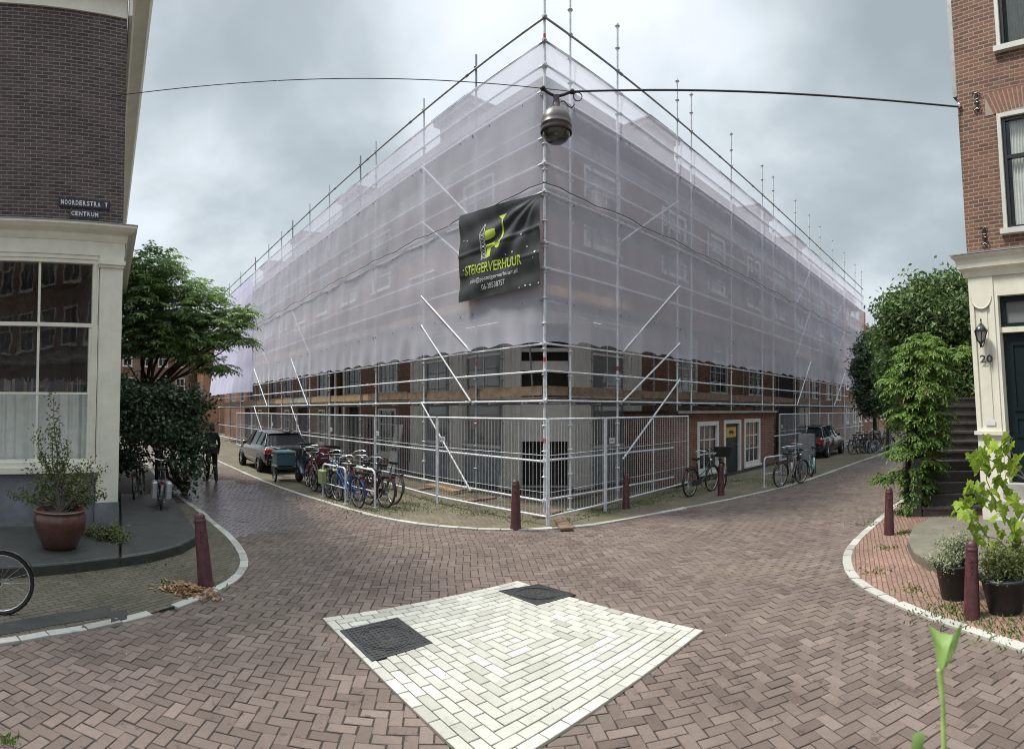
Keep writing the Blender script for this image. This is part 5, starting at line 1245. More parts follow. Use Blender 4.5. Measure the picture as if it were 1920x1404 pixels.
for (px, py), rad in clus:
    for k in range(int(80*rad/.5*rad/.5)+26):
        r = 17.3+rnd.gauss(0, .7); c = Vector(rel(px, py, r)); d = Vector((rnd.gauss(0, 1), rnd.gauss(0, 1), rnd.gauss(.1, .6))).normalized()
        p = c+Vector((d.x*rad, d.y*rad, d.z*rad*.85))*rnd.uniform(.1, 1)**.6; B_.append(tuple(p)); D_.append((d.x+rnd.gauss(0, .3), d.y+rnd.gauss(0, .3), abs(d.z)*.4+.15))
tn = np.clip(np.array([rnd.gauss(.38, .2)+(.35 if rnd.random() < .08 else 0) for _ in B_]), 0, 1)
fronds('crown', B_, D_, np.random.uniform(.32, .6, len(B_)), tonemat('leaf_feather', (.06, .125, .045), (.30, .42, .12), .45, noise=.1, bump=0, trans=.38), tl, pairs=7, ll=.15, lw=.05, droop=.45, seed=3, tones=tn)

# dark broad bush hanging over the parked bicycles
BB = G(348, 925); bu = empty('bush', (BB.x, BB.y, 0), label='dark broad leaved climbing bush hanging over the two bicycles by the shop', cat='bush')
tips = [rel(px, py, 13.6, BB) for px, py in ((240, 760), (280, 740), (330, 760), (370, 750), (390, 800), (360, 830), (300, 800), (250, 830), (340, 720))]
mb = MB(); branchy(mb, (0, 0, 0), [Vector(t) for t in tips], .06, seed=8, wob=.2); mb.build('stem', M_bark, bu)
bl_ = [(rel(px, py, r, BB), rad) for px, py, r, rad in ((245, 765, 13.6, (.5, .5, .5)), (285, 755, 14, (.5, .5, .45)), (330, 765, 14.2, (.48, .5, .42)), (362, 775, 14.3, (.33, .4, .35)), (250, 815, 13.6, (.5, .5, .45)), (300, 810, 13.8, (.55, .5, .45)), (343, 820, 14, (.42, .5, .45)), (366, 825, 14, (.27, .35, .36)), (340, 865, 13.6, (.28, .3, .3)), (366, 872, 13.4, (.20, .25, .22)), (230, 740, 14, (.5, .5, .4)), (310, 738, 14.6, (.4, .4, .25)), (355, 742, 14.6, (.3, .4, .2)), (385, 760, 14.4, (.16, .2, .16)), (240, 860, 14.2, (.5, .5, .3)), (352, 905, 13.3, (.12, .12, .16)), (380, 800, 14, (.14, .2, .14)))]
crown('foliage', bl_, 200, .10, .075, L_bush, bu, up=.3, clump=.17, seed=5, surf=.25, tone_sd=.25)

# vine covered post before the stoop
VB = pol(1713, 11.7); vp = empty('vine_covered_post', (VB.x, VB.y, 0), label='tall column of bright green feathery vine with trailing sprigs beside the stoop', cat='climbing plant')
mb = MB(); 
for dx in (-.22, -.12, .05, .16): mb.path([(dx, 0, 0), (dx+.05, .03, .6), (dx*.6, 0, 1.6), (dx*.8, .05, 2.8), (dx, 0, 3.6)], [.05, .045, .04, .03, .02], 6)
mb.build('stem', M_bark, vp)
B_, D_ = [], []; rnd = random.Random(21)
blobs = [((1735, 665), .55), ((1760, 690), .55), ((1715, 700), .5), ((1745, 735), .6), ((1690, 730), .3), ((1730, 780), .55), ((1765, 780), .4), ((1705, 770), .45), ((1760, 820), .4), ((1720, 830), .5), ((1740, 870), .42), ((1710, 890), .38), ((1735, 915), .3), ((1715, 935), .28), ((1690, 850), .3), ((1700, 660), .25), ((1668, 710), .15), ((1655, 897), .1), ((1672, 897), .12), ((1800, 665), .22), ((1815, 660), .18), ((1712, 950), .2)]
for (px, py), rad in blobs:
    px = 1718+(px-1718)*(.78 if px > 1718 and px < 1790 else 1); rad *= .8
    for k in range(int(130*(rad/.5)**2)+16):
        c = Vector(rel(px, py, 11.7, VB)); d = Vector((rnd.gauss(0, 1), rnd.gauss(0, 1), rnd.gauss(0, 1))).normalized()
        p = c+d*rad*rnd.uniform(.2, 1)**.5*Vector((1, 1, .8)).length/1.73; B_.append(tuple(p)); D_.append((d.x+rnd.gauss(0, .3), d.y+rnd.gauss(0, .3), abs(d.z)*.3+.25))
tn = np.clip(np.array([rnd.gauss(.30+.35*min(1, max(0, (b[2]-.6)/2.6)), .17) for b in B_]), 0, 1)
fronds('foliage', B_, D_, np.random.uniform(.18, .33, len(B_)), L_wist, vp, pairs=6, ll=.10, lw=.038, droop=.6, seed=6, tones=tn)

# trees at the right
def bigtree(px, r, label, blobs, mat, L, W, dens, clump, trunk_r, ztr, seed, spread=None):
    b = pol(px, r); o = empty('tree', (b.x, b.y, 0), label=label, cat='tree')
    cs = [(rel(x_, y_, r_, b), rd) for x_, y_, r_, rd in blobs]
    mb = MB(); mb.path([(0, 0, 0), (.05, .02, ztr*.5), (0, 0, ztr)], [trunk_r, trunk_r*.8, trunk_r*.7], 8); branchy(mb, (0, 0, ztr), [Vector(c) for c, _ in cs], trunk_r*.5, seed=seed, wob=.2); mb.build('trunk', M_bark, o)
    crown('crown', cs, dens, L, W, mat, o, clump=clump, seed=seed, surf=.35)
    return o
bigtree(1770, 22, 'large dense round crowned tree rising behind the stoop and vine post', [(1705, 590, 22, (1.3, 1.2, 1.0)), (1745, 560, 22.5, (1.3, 1.3, 1.1)), (1790, 560, 22, (1.2, 1.2, 1.0)), (1720, 600, 21.5, (1.4, 1.2, 1.1)), (1770, 605, 21.5, (1.5, 1.3, 1.2)), (1810, 600, 21, (1.2, 1.2, 1.2)), (1690, 640, 22, (1.0, 1, .9)), (1760, 660, 21, (1.4, 1.2, 1.1)), (1820, 690, 21, (1.4, 1.2, 1.3)), (1800, 730, 20.5, (1.2, 1.2, .9)), (1760, 545, 22, (.8, .8, .6)), (1800, 540, 22, (.7, .7, .5)), (1705, 600, 22, (1, 1, 1))], tonemat('leaf_tree', (.035, .075, .026), (.17, .25, .08), .5, noise=.1, bump=0, trans=.25), .20, .10, 75, .26, .22, 2.6, 7)
bigtree(1640, 30, 'dark conical evergreen tree standing over the far row of bicycles', [(1640, 640, 30, (.8, .8, .7)), (1635, 670, 30, (1.15, 1.1, .9)), (1640, 700, 30, (1.3, 1.2, .9)), (1638, 735, 30, (1.3, 1.2, .8)), (1645, 765, 30, (1.1, 1.1, .45)), (1610, 690, 30, (.35, .5, .4)), (1620, 655, 30, (.4, .5, .4))], L_bush, .20, .07, 120, .2, .14, 1.8, 9)
bigtree(1664, 26, 'mid green leafy tree between the dark evergreen and the vine post', [(1655, 645, 26, (.7, .7, .7)), (1675, 635, 26, (.7, .7, .6)), (1668, 690, 25, (.7, .7, .9)), (1690, 680, 25, (.7, .7, .7)), (1672, 740, 25, (.6, .6, .8)), (1680, 790, 25, (.5, .5, .6))], L_mid, .17, .08, 90, .2, .1, 2.0, 10)

# ================================================================== BICYCLES
BC = {}
def cached(key, maker):
    if key not in BC: BC[key] = maker()
    return BC[key]
def as_mesh(mb, name, mat):
    o = mb.build(name, mat); me = o.data; bpy.data.objects.remove(o); return me
def circ(r, n, c=(0, 0, 0)): return [(c[0]+r*math.cos(2*math.pi*k/n), c[1], c[2]+r*math.sin(2*math.pi*k/n)) for k in range(n)]
def m_tyre(): mb = MB(); mb.path(circ(.335, 26), .022, 6, closed=True); return as_mesh(mb, 'tyre', M_black)
def m_wheel():
    mb = MB(); mb.path(circ(.308, 26), .011, 5, closed=True); mb.tube((0, -.035, 0), (0, .035, 0), .02, 8)
    for k in range(18):
        a = 2*math.pi*k/18; s = .03 if k % 2 else -.03; mb.tube((.018*math.cos(a+.9), s, .018*math.sin(a+.9)), (.305*math.cos(a), 0, .305*math.sin(a)), .0018, 3, cap=False)
    return as_mesh(mb, 'wheel', M_chrome)
def bike(loc, rz, lean=0.0, col=(.02, .02, .02), label='', kind='dutch', steer=0.0, basket=None, rack=True, child=False, bags=None, light=False, group=None, fender=None, s=1.0, bars='up', wtyre=False):
    root = empty('bicycle', loc, 0, label, 'bicycle', group); root.rotation_euler = Matrix.Rotation(rz, 3, 'Z').to_4x4().to_3x3().to_euler()
    root.rotation_euler = (Matrix.Rotation(rz, 4, 'Z') @ Matrix.Rotation(lean, 4, 'X')).to_euler(); root.scale = (s, s, s)
    mt = paint('frame_%.2f_%.2f_%.2f' % col, col, .35, var=.15, coat=.3)
    RA, FA, BB_, ST, HT_, HB = (-.54, 0, .345), (.55, 0, .345), (-.12, 0, .29), (-.27, 0, .82), (.33, 0, .92), (.385, 0, .68)
    def fr():
        mb = MB(); mb.tube(BB_, ST, .016, 8)
        if kind == 'dutch': mb.path([HB, (.2, 0, .45), (.02, 0, .31), BB_], .018, 8); mb.path([(.35, 0, .82), (.15, 0, .58), (-.17, 0, .47)], .014, 8)
        else: mb.tube(HB, BB_, .018, 8); mb.tube((.34, 0, .87), (-.26, 0, .79), .015, 8)
        mb.tube(HT_, HB, .021, 8)
        for y in (-.05, .05): mb.tube((BB_[0], y*.6, BB_[2]), (RA[0], y, RA[2]), .009, 6); mb.tube((-.25, y*.3, .76), (RA[0], y, RA[2]), .008, 6)
        return as_mesh(mb, 'frame', mt)
    link('frame', cached(('fr', kind, col), fr), root)
    # front assembly turns with the handlebar
    rot = Matrix.Translation(Vector(HB)) @ Matrix.Rotation(steer, 4, Vector((-.2, 0, 1)).normalized()) @ Matrix.Translation(-Vector(HB))
    def fork():
        mb = MB()
        for y in (-.045, .045): mb.path([(.39, y*.8, .66), (.43, y, .55), (.55, y, .345)], .010, 6)
        mb.tube((.385, -.04, .67), (.385, .04, .67), .012, 6); return as_mesh(mb, 'fork', mt)
    def barf():
        mb = MB(); mb.tube((.33, 0, .90), (.30, 0, 1.06), .014, 6)
        if bars == 'up': mb.path([(.08, -.27, 1.05), (.22, -.28, 1.09), (.32, -.12, 1.08), (.31, 0, 1.05), (.32, .12, 1.08), (.22, .28, 1.09), (.08, .27, 1.05)], .011, 6)
        else: mb.path([(.24, -.30, 1.03), (.30, -.1, 1.05), (.30, 0, 1.04), (.30, .1, 1.05), (.24, .30, 1.03)], .012, 6)
        for y in (-.27, .27): mb.tube((.07 if bars == 'up' else .24, y, 1.05 if bars == 'up' else 1.03), (.16 if bars == 'up' else .245, y*1.03, 1.065 if bars == 'up' else 1.035), .017, 6)
        return as_mesh(mb, 'handlebar', M_chrome)
    def sad():
        mb = MB(); mb.add([(-.40, -.095, .955), (-.40, .095, .955), (-.28, .085, .965), (-.12, .018, .95), (-.10, 0, .94), (-.12, -.018, .95), (-.28, -.085, .965), (-.40, -.07, .90), (-.40, .07, .90), (-.26, .05, .905), (-.12, .012, .915), (-.12, -.012, .915), (-.26, -.05, .905)],
            [(0, 6, 5, 4, 3, 2, 1), (0, 1, 8, 7), (1, 2, 9, 8), (2, 3, 10, 9), (3, 4, 5, 11, 10), (5, 6, 12, 11), (6, 0, 7, 12), (7, 8, 9, 10, 11, 12)]); mb.tube(ST, (-.285, 0, .92), .012, 6); return as_mesh(mb, 'saddle', M_black)
    def crank():
        mb = MB(); mb.tube((BB_[0], -.045, BB_[2]), (BB_[0], -.05, BB_[2]), .095, 16); mb.tube((BB_[0], -.06, BB_[2]), (BB_[0]+.12, -.07, BB_[2]-.12), .009, 6); mb.tube((BB_[0], .06, BB_[2]), (BB_[0]-.12, .07, BB_[2]+.12), .009, 6)
        mb.box(.02-.04, .02+.05, -.15, -.07, .16, .18); mb.box(-.24-.04, -.24+.04, .07, .15, .40, .42); return as_mesh(mb, 'crank', M_chrome)
    def guard(cx):
        def f():
            mb = MB(); a0, a1 = (.5, 3.3) if cx < 0 else (.2, 2.7); n = 12
            for k in range(n):
                a, b = a0+(a1-a0)*k/n, a0+(a1-a0)*(k+1)/n; r = .372
                mb.add([(cx+r*math.cos(a), -.028, .345+r*math.sin(a)), (cx+r*math.cos(b), -.028, .345+r*math.sin(b)), (cx+(r+.01)*math.cos(b), 0, .345+(r+.01)*math.sin(b)), (cx+(r+.01)*math.cos(a), 0, .345+(r+.01)*math.sin(a)), (cx+r*math.cos(a), .028, .345+r*math.sin(a)), (cx+r*math.cos(b), .028, .345+r*math.sin(b))], [(0, 1, 2, 3), (3, 2, 5, 4)], True)
            return as_mesh(mb, 'mudguard', fender or mt)
        return f
    def rackf():
        mb = MB(); 
        for y in (-.06, 0, .06): mb.tube((-.28, y, .72), (-.74, y, .72), .007, 5)
        for x in (-.30, -.5, -.73): mb.tube((x, -.065, .72), (x, .065, .72), .006, 5)
        for y in (-.065, .065): mb.tube((-.62, y, .72), (RA[0], y, RA[2]), .006, 5)
        mb.box(-.77, -.745, -.04, .04, .66, .71); return as_mesh(mb, 'luggage_rack', M_black)
    def cg(): mb = MB(); mb.box(-.52, -.06, -.055, -.035, .265, .40); return as_mesh(mb, 'chain_guard', mt)
    w = link('wheel', cached('wheel', m_wheel), root); w.location = RA; t_ = link('tyre', cached('tyre', m_tyre), w)
    link('saddle', cached('sad', sad), root); link('crank', cached('crank', crank), root)
    link('mudguard', cached(('g-', col, fender and fender.name), guard(RA[0])), root)
    if kind == 'dutch': link('chain_guard', cached(('cg', col), cg), root)
    if rack: link('luggage_rack', cached('rack', rackf), root)
    w = link('wheel', cached('wheel', m_wheel), root); link('tyre', cached('tyre', m_tyre), w); w.matrix_local = rot @ Matrix.Translation(Vector(FA))
    for nm_, key, f in (('fork', ('fk', col), fork), ('handlebar', ('bar', bars), barf), ('mudguard', ('g+', col, fender and fender.name), guard(FA[0]))):
        o = link(nm_, cached(key, f), root); o.matrix_local = rot.copy()
    def hl(): mb = MB(); mb.lathe([(.03, 0), (.034, .04), (.02, .07), (.001, .075)], n=10, M=Matrix.Translation((.47, 0, .85)) @ Matrix.Rotation(-math.pi/2, 4, 'Y')); mb.tube((.36, 0, .86), (.44, 0, .85), .008, 5); return as_mesh(mb, 'headlight', M_chrome)
    o = link('headlight', cached('hl', hl), root); o.matrix_local = rot.copy()
    def rl(): mb = MB(); mb.box(-.775, -.77, -.03, .03, .62, .665) ; return as_mesh(mb, 'rear_light', M_sred)
    link('rear_light', cached('rl', rl), root)
    def ks(): mb = MB(); mb.tube((-.40, .04, .32), (-.38, .16, .02), .010, 6); return as_mesh(mb, 'kickstand', M_steel_d)
    link('kickstand', cached('ks', ks), root)
    if basket:
        def bk():
            mb = MB()
            mb.add([(.38, -.17, .86), (.62, -.17, .86), (.62, .17, .86), (.38, .17, .86), (.35, -.22, 1.13), (.70, -.22, 1.13), (.70, .22, 1.13), (.35, .22, 1.13)], [(3, 2, 1, 0), (0, 1, 5, 4), (1, 2, 6, 5), (2, 3, 7, 6), (3, 0, 4, 7)])
            mb.path([(.35, -.22, 1.13), (.70, -.22, 1.13), (.70, .22, 1.13), (.35, .22, 1.13)], .012, 5, closed=True); return as_mesh(mb, 'basket', basket)
        o = link('basket', cached(('bk', basket.name), bk), root); o.matrix_local = rot.copy()
    if bags:
        def bg():
            mb = MB()
            for y in (-1, 1): mb.bbox(-.70, -.36, *(sorted((y*.08, y*.21))), .36, .70, .03)
            mb.box(-.66, -.40, -.08, .08, .69, .715); return as_mesh(mb, 'pannier', bags)
        link('pannier', cached(('bg', bags.name), bg), root)
    if child:
        def cs():
            mb = MB(); mb.bbox(-.68, -.38, -.14, .14, .74, .82, .02); mb.bbox(-.74, -.67, -.14, .14, .78, 1.18, .02); mb.bbox(-.66, -.36, -.17, -.14, .76, .95, .01); mb.bbox(-.66, -.36, .14, .17, .76, .95, .01); return as_mesh(mb, 'child_seat', child)
        link('child_seat', cached(('cs', child.name), cs), root)
    return root
def rzaz(az): return math.pi/2-R(az)       # heading from a compass-like bearing (0 = straight ahead)
def lead(px, py, az, off=.55, lean=0, **k):  # place by the ground point of the REAR wheel
    g = G(px, py, .02); h = Vector((math.sin(R(az)), math.cos(R(az)), 0)); c = g+h*off
    return bike((c.x, c.y, .018), rzaz(az), lean, **k)
M_bag = paint('bag_green', (.20, .25, .11), .7, var=.3, scale=12); M_bagb = paint('bag_black', (.015, .015, .017), .6); M_bags = paint('bag_silver', (.35, .36, .37), .35, metal=.3)
M_bkd = paint('crate_dark', (.014, .022, .018), .6, var=.3); M_cseat = paint('child_seat_red', (.10, .012, .022), .5); M_wfen = paint('pale_guard', (.45, .45, .44), .3)
LGp = 'bicycles in the rack on the left side'
lead(655, 930, -52, lean=-.08, col=(.02, .02, .02), label='black bicycle on the fence side of the rack behind the two blue ones', group=LGp, bars='up')
lead(628, 918, -30, lean=.12, col=(.10, .10, .11), kind='diamond', label='grey bicycle on the fence side behind the green panniers', group=LGp, bars='flat', basket=M_black)
lead(705, 935, -50, lean=-.12, col=(.03, .03, .03), label='black bicycle on the fence side behind the dark red one', group=LGp, steer=.4)
lead(722, 952, -48, lean=.10, col=(.02, .02, .022), label='black bicycle leaning outermost on the metal rack by the fence', group=LGp, bars='up')
lead(737, 945, -44, lean=.16, col=(.05, .05, .055), kind='diamond', label='dark grey bicycle behind the rack hoop, its wheel nearest the fence', group=LGp, bars='flat')
lead(672, 952, -43, lean=-.06, col=(.03, .07, .24), label='blue bicycle with blue rear mudguard in the left rack', group=LGp, fender=paint('blue_guard', (.02, .04, .14), .4))
lead(690, 946, -43, lean=.06, col=(.09, .01, .015), label='dark bicycle with red rear carrier squeezed beside the blue one', group=LGp)
lead(641, 938, -36, lean=.05, col=(.05, .11, .30), kind='diamond', label='bright blue diamond frame bicycle between the green bags and the dark blue wheel', group=LGp, bars='flat')
lead(617, 932, -40, lean=-.05, col=(.03, .06, .03), bags=M_bag, label='dark bicycle carrying light green panniers', group=LGp)
lead(600, 922, -38, lean=.06, col=(.22, .02, .05), child=M_cseat, label='crimson bicycle with dark red child seat', group=LGp)
lead(592, 908, -36, lean=.0, col=(.02, .02, .02), basket=M_bkd, label='black bicycle with crate at the far end of the left rack', group=LGp)
# left shop side: two bicycles under the bush
g = G(302, 966, .02); lead(300, 965, -38, lean=.05, col=(.02, .022, .02), bags=M_bags, label='black bicycle with silver grey panniers under the dark bush', group='bicycles beside the cream shop', bars='up')
lead(256, 945, -30, lean=-.06, col=(.015, .015, .015), label='black bicycle with red tail light close to the cream pilaster', group='bicycles beside the cream shop')
# big wheel cut by the left picture edge
lead(2, 1152, 40, off=-.55, lean=.10, col=(.03, .03, .032), kind='diamond', bars='flat', label='bicycle at the left picture edge with only its front wheel in view', rack=False)
# right side
RG = 'bicycles standing before the brick annex'
lead(1293, 931, 50, lean=.06, col=(.018, .018, .02), label='black bicycle with white rear mudguard tip before the first annex window', group=RG)
lead(1352, 905, 200, off=.55, lean=.05, col=(.02, .02, .022), basket=M_bkd, steer=.3, label='black bicycle with large dark crate facing us at the annex door', group=RG)
RG2 = 'bicycles in the rack right of the annex'
lead(1462, 913, 62, lean=.08, col=(.02, .02, .02), label='black bicycle nearest the road in the right rack', group=RG2, bars='flat', kind='diamond')
lead(1488, 905, 30, lean=-.08, col=(.30, .31, .32), kind='diamond', label='silver grey bicycle in the middle of the right rack', group=RG2, bars='flat')
lead(1500, 900, 28, lean=.02, col=(.05, .05, .055), label='dark bicycle between the silver one and the mint green one', group=RG2)
lead(1521, 893, 22, lean=.1, col=(.22, .52, .42), label='mint green bicycle leaning beside the grey notice board', group=RG2, bars='up')
# far row
RG3 = 'far row of bicycles on the right'
far = [(1598, 852, 70, (.02, .02, .02)), (1610, 851, 60, (.05, .05, .05)), (1620, 850, 75, (.02, .03, .06)), (1632, 850, 64, (.25, .25, .26)), (1643, 849, 80, (.02, .02, .02)), (1652, 847, 66, (.12, .02, .02)), (1660, 845, 58, (.03, .03, .03)), (1606, 844, 68, (.03, .06, .04)), (1626, 842, 74, (.02, .02, .02)), (1646, 841, 62, (.06, .06, .07))]
ords = ['leftmost in front', 'second in front', 'dark blue one in front', 'silver one in front', 'fifth in front', 'dark red one', 'rightmost in front', 'dark green one behind', 'middle one behind', 'right one behind']
for (px, py, az, col), od in zip(far, ords): lead(px, py, az, lean=random.uniform(-.08, .1), col=col, label='bicycle in the far row under the dark tree, '+od, group=RG3, steer=random.uniform(-.3, .3), basket=M_bags if od == 'silver one in front' else None)

# racks
def hoop(loc, rz, w, label):
    o = empty('bike_rack', loc, rz, label, 'bike rack'); mb = MB(); mb.path([(0, 0, 0), (0, 0, .72), (.03, 0, .8), (.1, 0, .83), (w-.1, 0, .83), (w-.03, 0, .8), (w, 0, .72), (w, 0, 0)], .024, 8); mb.tube((0, 0, .36), (w, 0, .36), .015, 6); mb.build('hoop', M_steel, o)
    for x_ in (0, w): mb = MB(); mb.lathe([(.06, 0), (.06, .012)], (x_, 0, 0), 10); mb.build('foot', M_steel, o)
g = G(703, 952, .02); hoop((g.x, g.y, .018), rzaz(-45), 1.3, 'galvanised hoop stand between the dark red bicycle and the fence')
g = G(648, 945, .02); hoop((g.x, g.y, .018), rzaz(-45), 1.2, 'galvanised hoop stand holding the bright blue bicycle')
g = G(1433, 913, .02); hoop((g.x, g.y, .018), rzaz(60), .9, 'small pale hoop stand left of the black bicycle near the annex corner')
# grey notice board
g = G(1512, 888, .02); nb = empty('notice_board', (g.x, g.y, .018), rzaz(115), 'plain grey free standing board beside the mint green bicycle', 'board')
mb = MB(); mb.bbox(-.28, .28, -.03, .03, .06, 1.35, .01); mb.build('panel', M_zinc, nb); mb = MB(); mb.path([(-.3, 0, .02), (-.3, 0, 1.37), (.3, 0, 1.37), (.3, 0, .02)], .02, 6, closed=True); mb.build('frame', M_blackp, nb)

# ================================================================== CARS
def car(loc, rz, L, W, H, paintm, label, style='estate', plate=None):
    root = empty('parked_car', loc, rz, label, 'car')
    # stations from tail (x=0) to nose (x=L): x, half width at sill, at waist, z of sill, z of waist/bonnet
    k = L/4.3
    body = [(0, .80, .84, .36, .78), (.05, .86, .90, .28, .92), (.35, .90, .94, .22, 1.0), (1.0, .91, .96, .20, 1.01), (2.0, .91, .96, .20, .99), (3.0, .91, .95, .20, .95), (3.4, .90, .93, .22, .88), (3.9, .87, .88, .24, .80), (4.2, .78, .80, .30, .68), (4.3, .66, .68, .36, .56)]
    mb = MB(); rows = []
    for x, ws, ww, z0, z1 in body:
        s = W/1.92; zz = H/1.45
        prof = [(0, z0), (ws*.8, z0), (ws, z0+.08), (ww, z0+(z1-z0)*.45), (ww*.995, z0+(z1-z0)*.7), (ww*.955, z1-.03), (ww*.90, z1), (0, z1+.03)]
        rows.append([(x*k, y*s, z*zz) for y, z in prof]+[(x*k, -y*s, z*zz) for y, z in prof[-2:0:-1]])
    n = len(rows[0]); vs = [p for r_ in rows for p in r_]; fs = []
    for i in range(len(rows)-1):
        for j in range(n): l = (j+1) % n; fs.append((i*n+j, i*n+l, (i+1)*n+l, (i+1)*n+j))
    fs.append(tuple(range(n))); fs.append(tuple(range(len(vs)-1, len(vs)-n-1, -1))); mb.add(vs, fs, True)
    o = mb.build('body', paintm, root); o.modifiers.new('s', 'SUBSURF').levels = 1; o.modifiers['s'].render_levels = 2
    # cabin: glass band with painted roof and pillars
    zz = H/1.45; s = W/1.92
    if style == 'estate': cab = [(.12, .80, .92), (.42, .66, 1.38), (1.0, .66, 1.45), (2.0, .66, 1.45), (2.45, .65, 1.38), (3.15, .78, .90)]
    else: cab = [(.18, .80, .92), (.62, .64, 1.37), (1.1, .65, 1.45), (1.9, .65, 1.45), (2.35, .64, 1.38), (3.1, .78, .90)]
    xb0, xb1 = cab[0][0], cab[-1][0]
    def lower(x): return .955*.93*s, .93*zz
    roofx = [c for c in cab[1:-1]]
    mb = MB(); low = [(xb0*k, .86*s, .95*zz), (roofx[0][0]*k, .885*s, .98*zz), (roofx[1][0]*k, .89*s, .98*zz), (roofx[2][0]*k, .885*s, .96*zz), (roofx[3][0]*k+.3, .87*s, .94*zz), (xb1*k, .82*s, .90*zz)]
    up = [(roofx[0][0]*k-.02, roofx[0][1]*s, (roofx[0][2])*zz), (roofx[0][0]*k, roofx[0][1]*s, roofx[0][2]*zz), (roofx[1][0]*k, roofx[1][1]*s, (roofx[1][2]-.03)*zz), (roofx[2][0]*k, roofx[2][1]*s, (roofx[2][2]-.03)*zz), (roofx[3][0]*k, roofx[3][1]*s, roofx[3][2]*zz), (roofx[3][0]*k+.02, roofx[3][1]*s, roofx[3][2]*zz)]
    m = len(low)
    for sg in (1, -1):
        vs = [(x, y*sg, z) for x, y, z in low]+[(x, y*sg, z) for x, y, z in up]; mb.add(vs, [(i, i+1, m+i+1, m+i) for i in range(m-1)])
    l0, u0 = low[0], up[0]; mb.quad((l0[0], l0[1], l0[2]), (l0[0], -l0[1], l0[2]), (u0[0], -u0[1], u0[2]), (u0[0], u0[1], u0[2]))
    l1, u1 = low[-1], up[-1]; mb.quad((l1[0], l1[1], l1[2]), (l1[0], -l1[1], l1[2]), (u1[0], -u1[1], u1[2]), (u1[0], u1[1], u1[2]))
    mb.build('window_glass', M_cargl, root)
    mb = MB(); rr = []
    for i, (x, w_, z) in enumerate([(roofx[0][0]-.10, roofx[0][1]*.98, roofx[0][2]-.015)]+roofx+[(roofx[3][0]+.06, roofx[3][1]*.98, roofx[3][2]-.03)]):
        rr.append([(x*k, w_*s*1.02, (z-.035)*zz), (x*k, w_*s*.9, z*zz+.012), (x*k, 0, z*zz+.03), (x*k, -w_*s*.9, z*zz+.012), (x*k, -w_*s*1.02, (z-.035)*zz)])
    vs = [p for r_ in rr for p in r_]; mb.add(vs, [(i*5+j, i*5+j+1, (i+1)*5+j+1, (i+1)*5+j) for i in range(len(rr)-1) for j in range(4)], True)
    mb.build('roof', paintm, root)
    mb = MB()
    for sg in (1, -1):
        for a, b, r_ in ((low[0], up[0], .035), (low[-1], up[-1], .03), ((.62*k, .885*s, .97*zz), (.62*k, .65*s, 1.40*zz), .045), ((1.25*k, .89*s, .97*zz), (1.2*k, .65*s, 1.42*zz), .03), ((2.15*k, .89*s, .95*zz), (2.05*k, .65*s, 1.42*zz), .028)):
            mb = MB(); mb.tube((a[0], a[1]*sg, a[2]), (b[0], b[1]*sg, b[2]), r_*.8, 6); mb.build('pillar', paintm, root)
    wr = .305
    for x in (.78*k, 3.42*k):
        for sg in (1, -1):
            yc = (.975*s-.09)*sg
            mb = MB(); Mx = Matrix.Translation((x, yc, wr)) @ Matrix.Rotation(math.pi/2, 4, 'X'); mb.lathe([(wr*.68, -.10), (wr, -.09), (wr, .09), (wr*.68, .10), (wr*.6, .0)], n=22, M=Mx, cap=False); w = mb.build('wheel', M_black, root)
            mb = MB(); mb.lathe([(wr*.66, .07), (wr*.62, .02), (.04, .03), (.001, .03)] if sg < 0 else [(wr*.66, -.07), (wr*.62, -.02), (.04, -.03), (.001, -.03)], n=20, M=Mx, cap=False)
            for q_ in range(5): a = 2*math.pi*q_/5; z_ = .06 if sg < 0 else -.06; mb.tube(Mx @ Vector((0, 0, z_)), Mx @ Vector((wr*.6*math.cos(a), wr*.6*math.sin(a), z_)), .028, 6)
            mb.build('rim', M_chrome, w)
            mb = MB(); mb.lathe([(wr+.03, -.02), (wr+.03, (-.075 if sg > 0 else .075))], n=24, M=Matrix.Translation((x, yc, wr+.01)) @ Matrix.Rotation(math.pi/2, 4, 'X')); mb.build('wheel_well_shade', M_black, root)  # solid black disc painted in for the shaded hollow behind the wheel
    M_tail = paint('tail_light', (.35, .012, .015), .15, coat=.5, spec=.8)
    for sg in (1, -1):
        mb = MB(); mb.bbox(-.025, .22, *sorted((.52*s*sg, .915*s*sg)), .68*zz, .86*zz, .02); mb.build('tail_light', M_tail, root)
        mb = MB(); mb.bbox(2.55*k, 2.72*k, *sorted((.93*s*sg, 1.08*s*sg)), .92*zz, 1.05*zz, .03); mb.build('mirror', paintm, root)
        mb = MB(); mb.bbox(L-.35, L-.06, *sorted((.55*s*sg, .83*s*sg)), .52*zz, .68*zz, .02); mb.build('headlight', M_chrome, root)
    mb = MB(); mb.bbox(-.07, .3, -.84*s, .84*s, .30*zz, .52*zz, .05); mb.build('bumper', paintm, root)
    mb = MB(); mb.box(-.085, -.07, -.8*s, .8*s, .49*zz, .515*zz); mb.build('bumper_trim', M_chrome if style == 'estate' else M_black, root)
    mb = MB(); mb.box(-.05, -.03, -.26, .26, .60*zz, .70*zz); pl = mb.build('number_plate', paint('plate_yellow', (.62, .42, .04), .4), root)
    mb = MB(); mb.box(.01, .1, -.10, .10, 1.40*zz, 1.44*zz); mb.build('brake_light', M_black, root)
    mb = MB(); mb.tube((-.005, 0, .80*zz), (.0, 0, .80*zz), .05, 14); mb.build('badge', M_chrome, root)
    return root
M_car1 = paint('car_paint_grey', (.035, .036, .042), .25, metal=.5, var=.08, coat=1.0); M_car2 = paint('car_paint_black', (.008, .008, .009), .2, var=.1, coat=1.0)
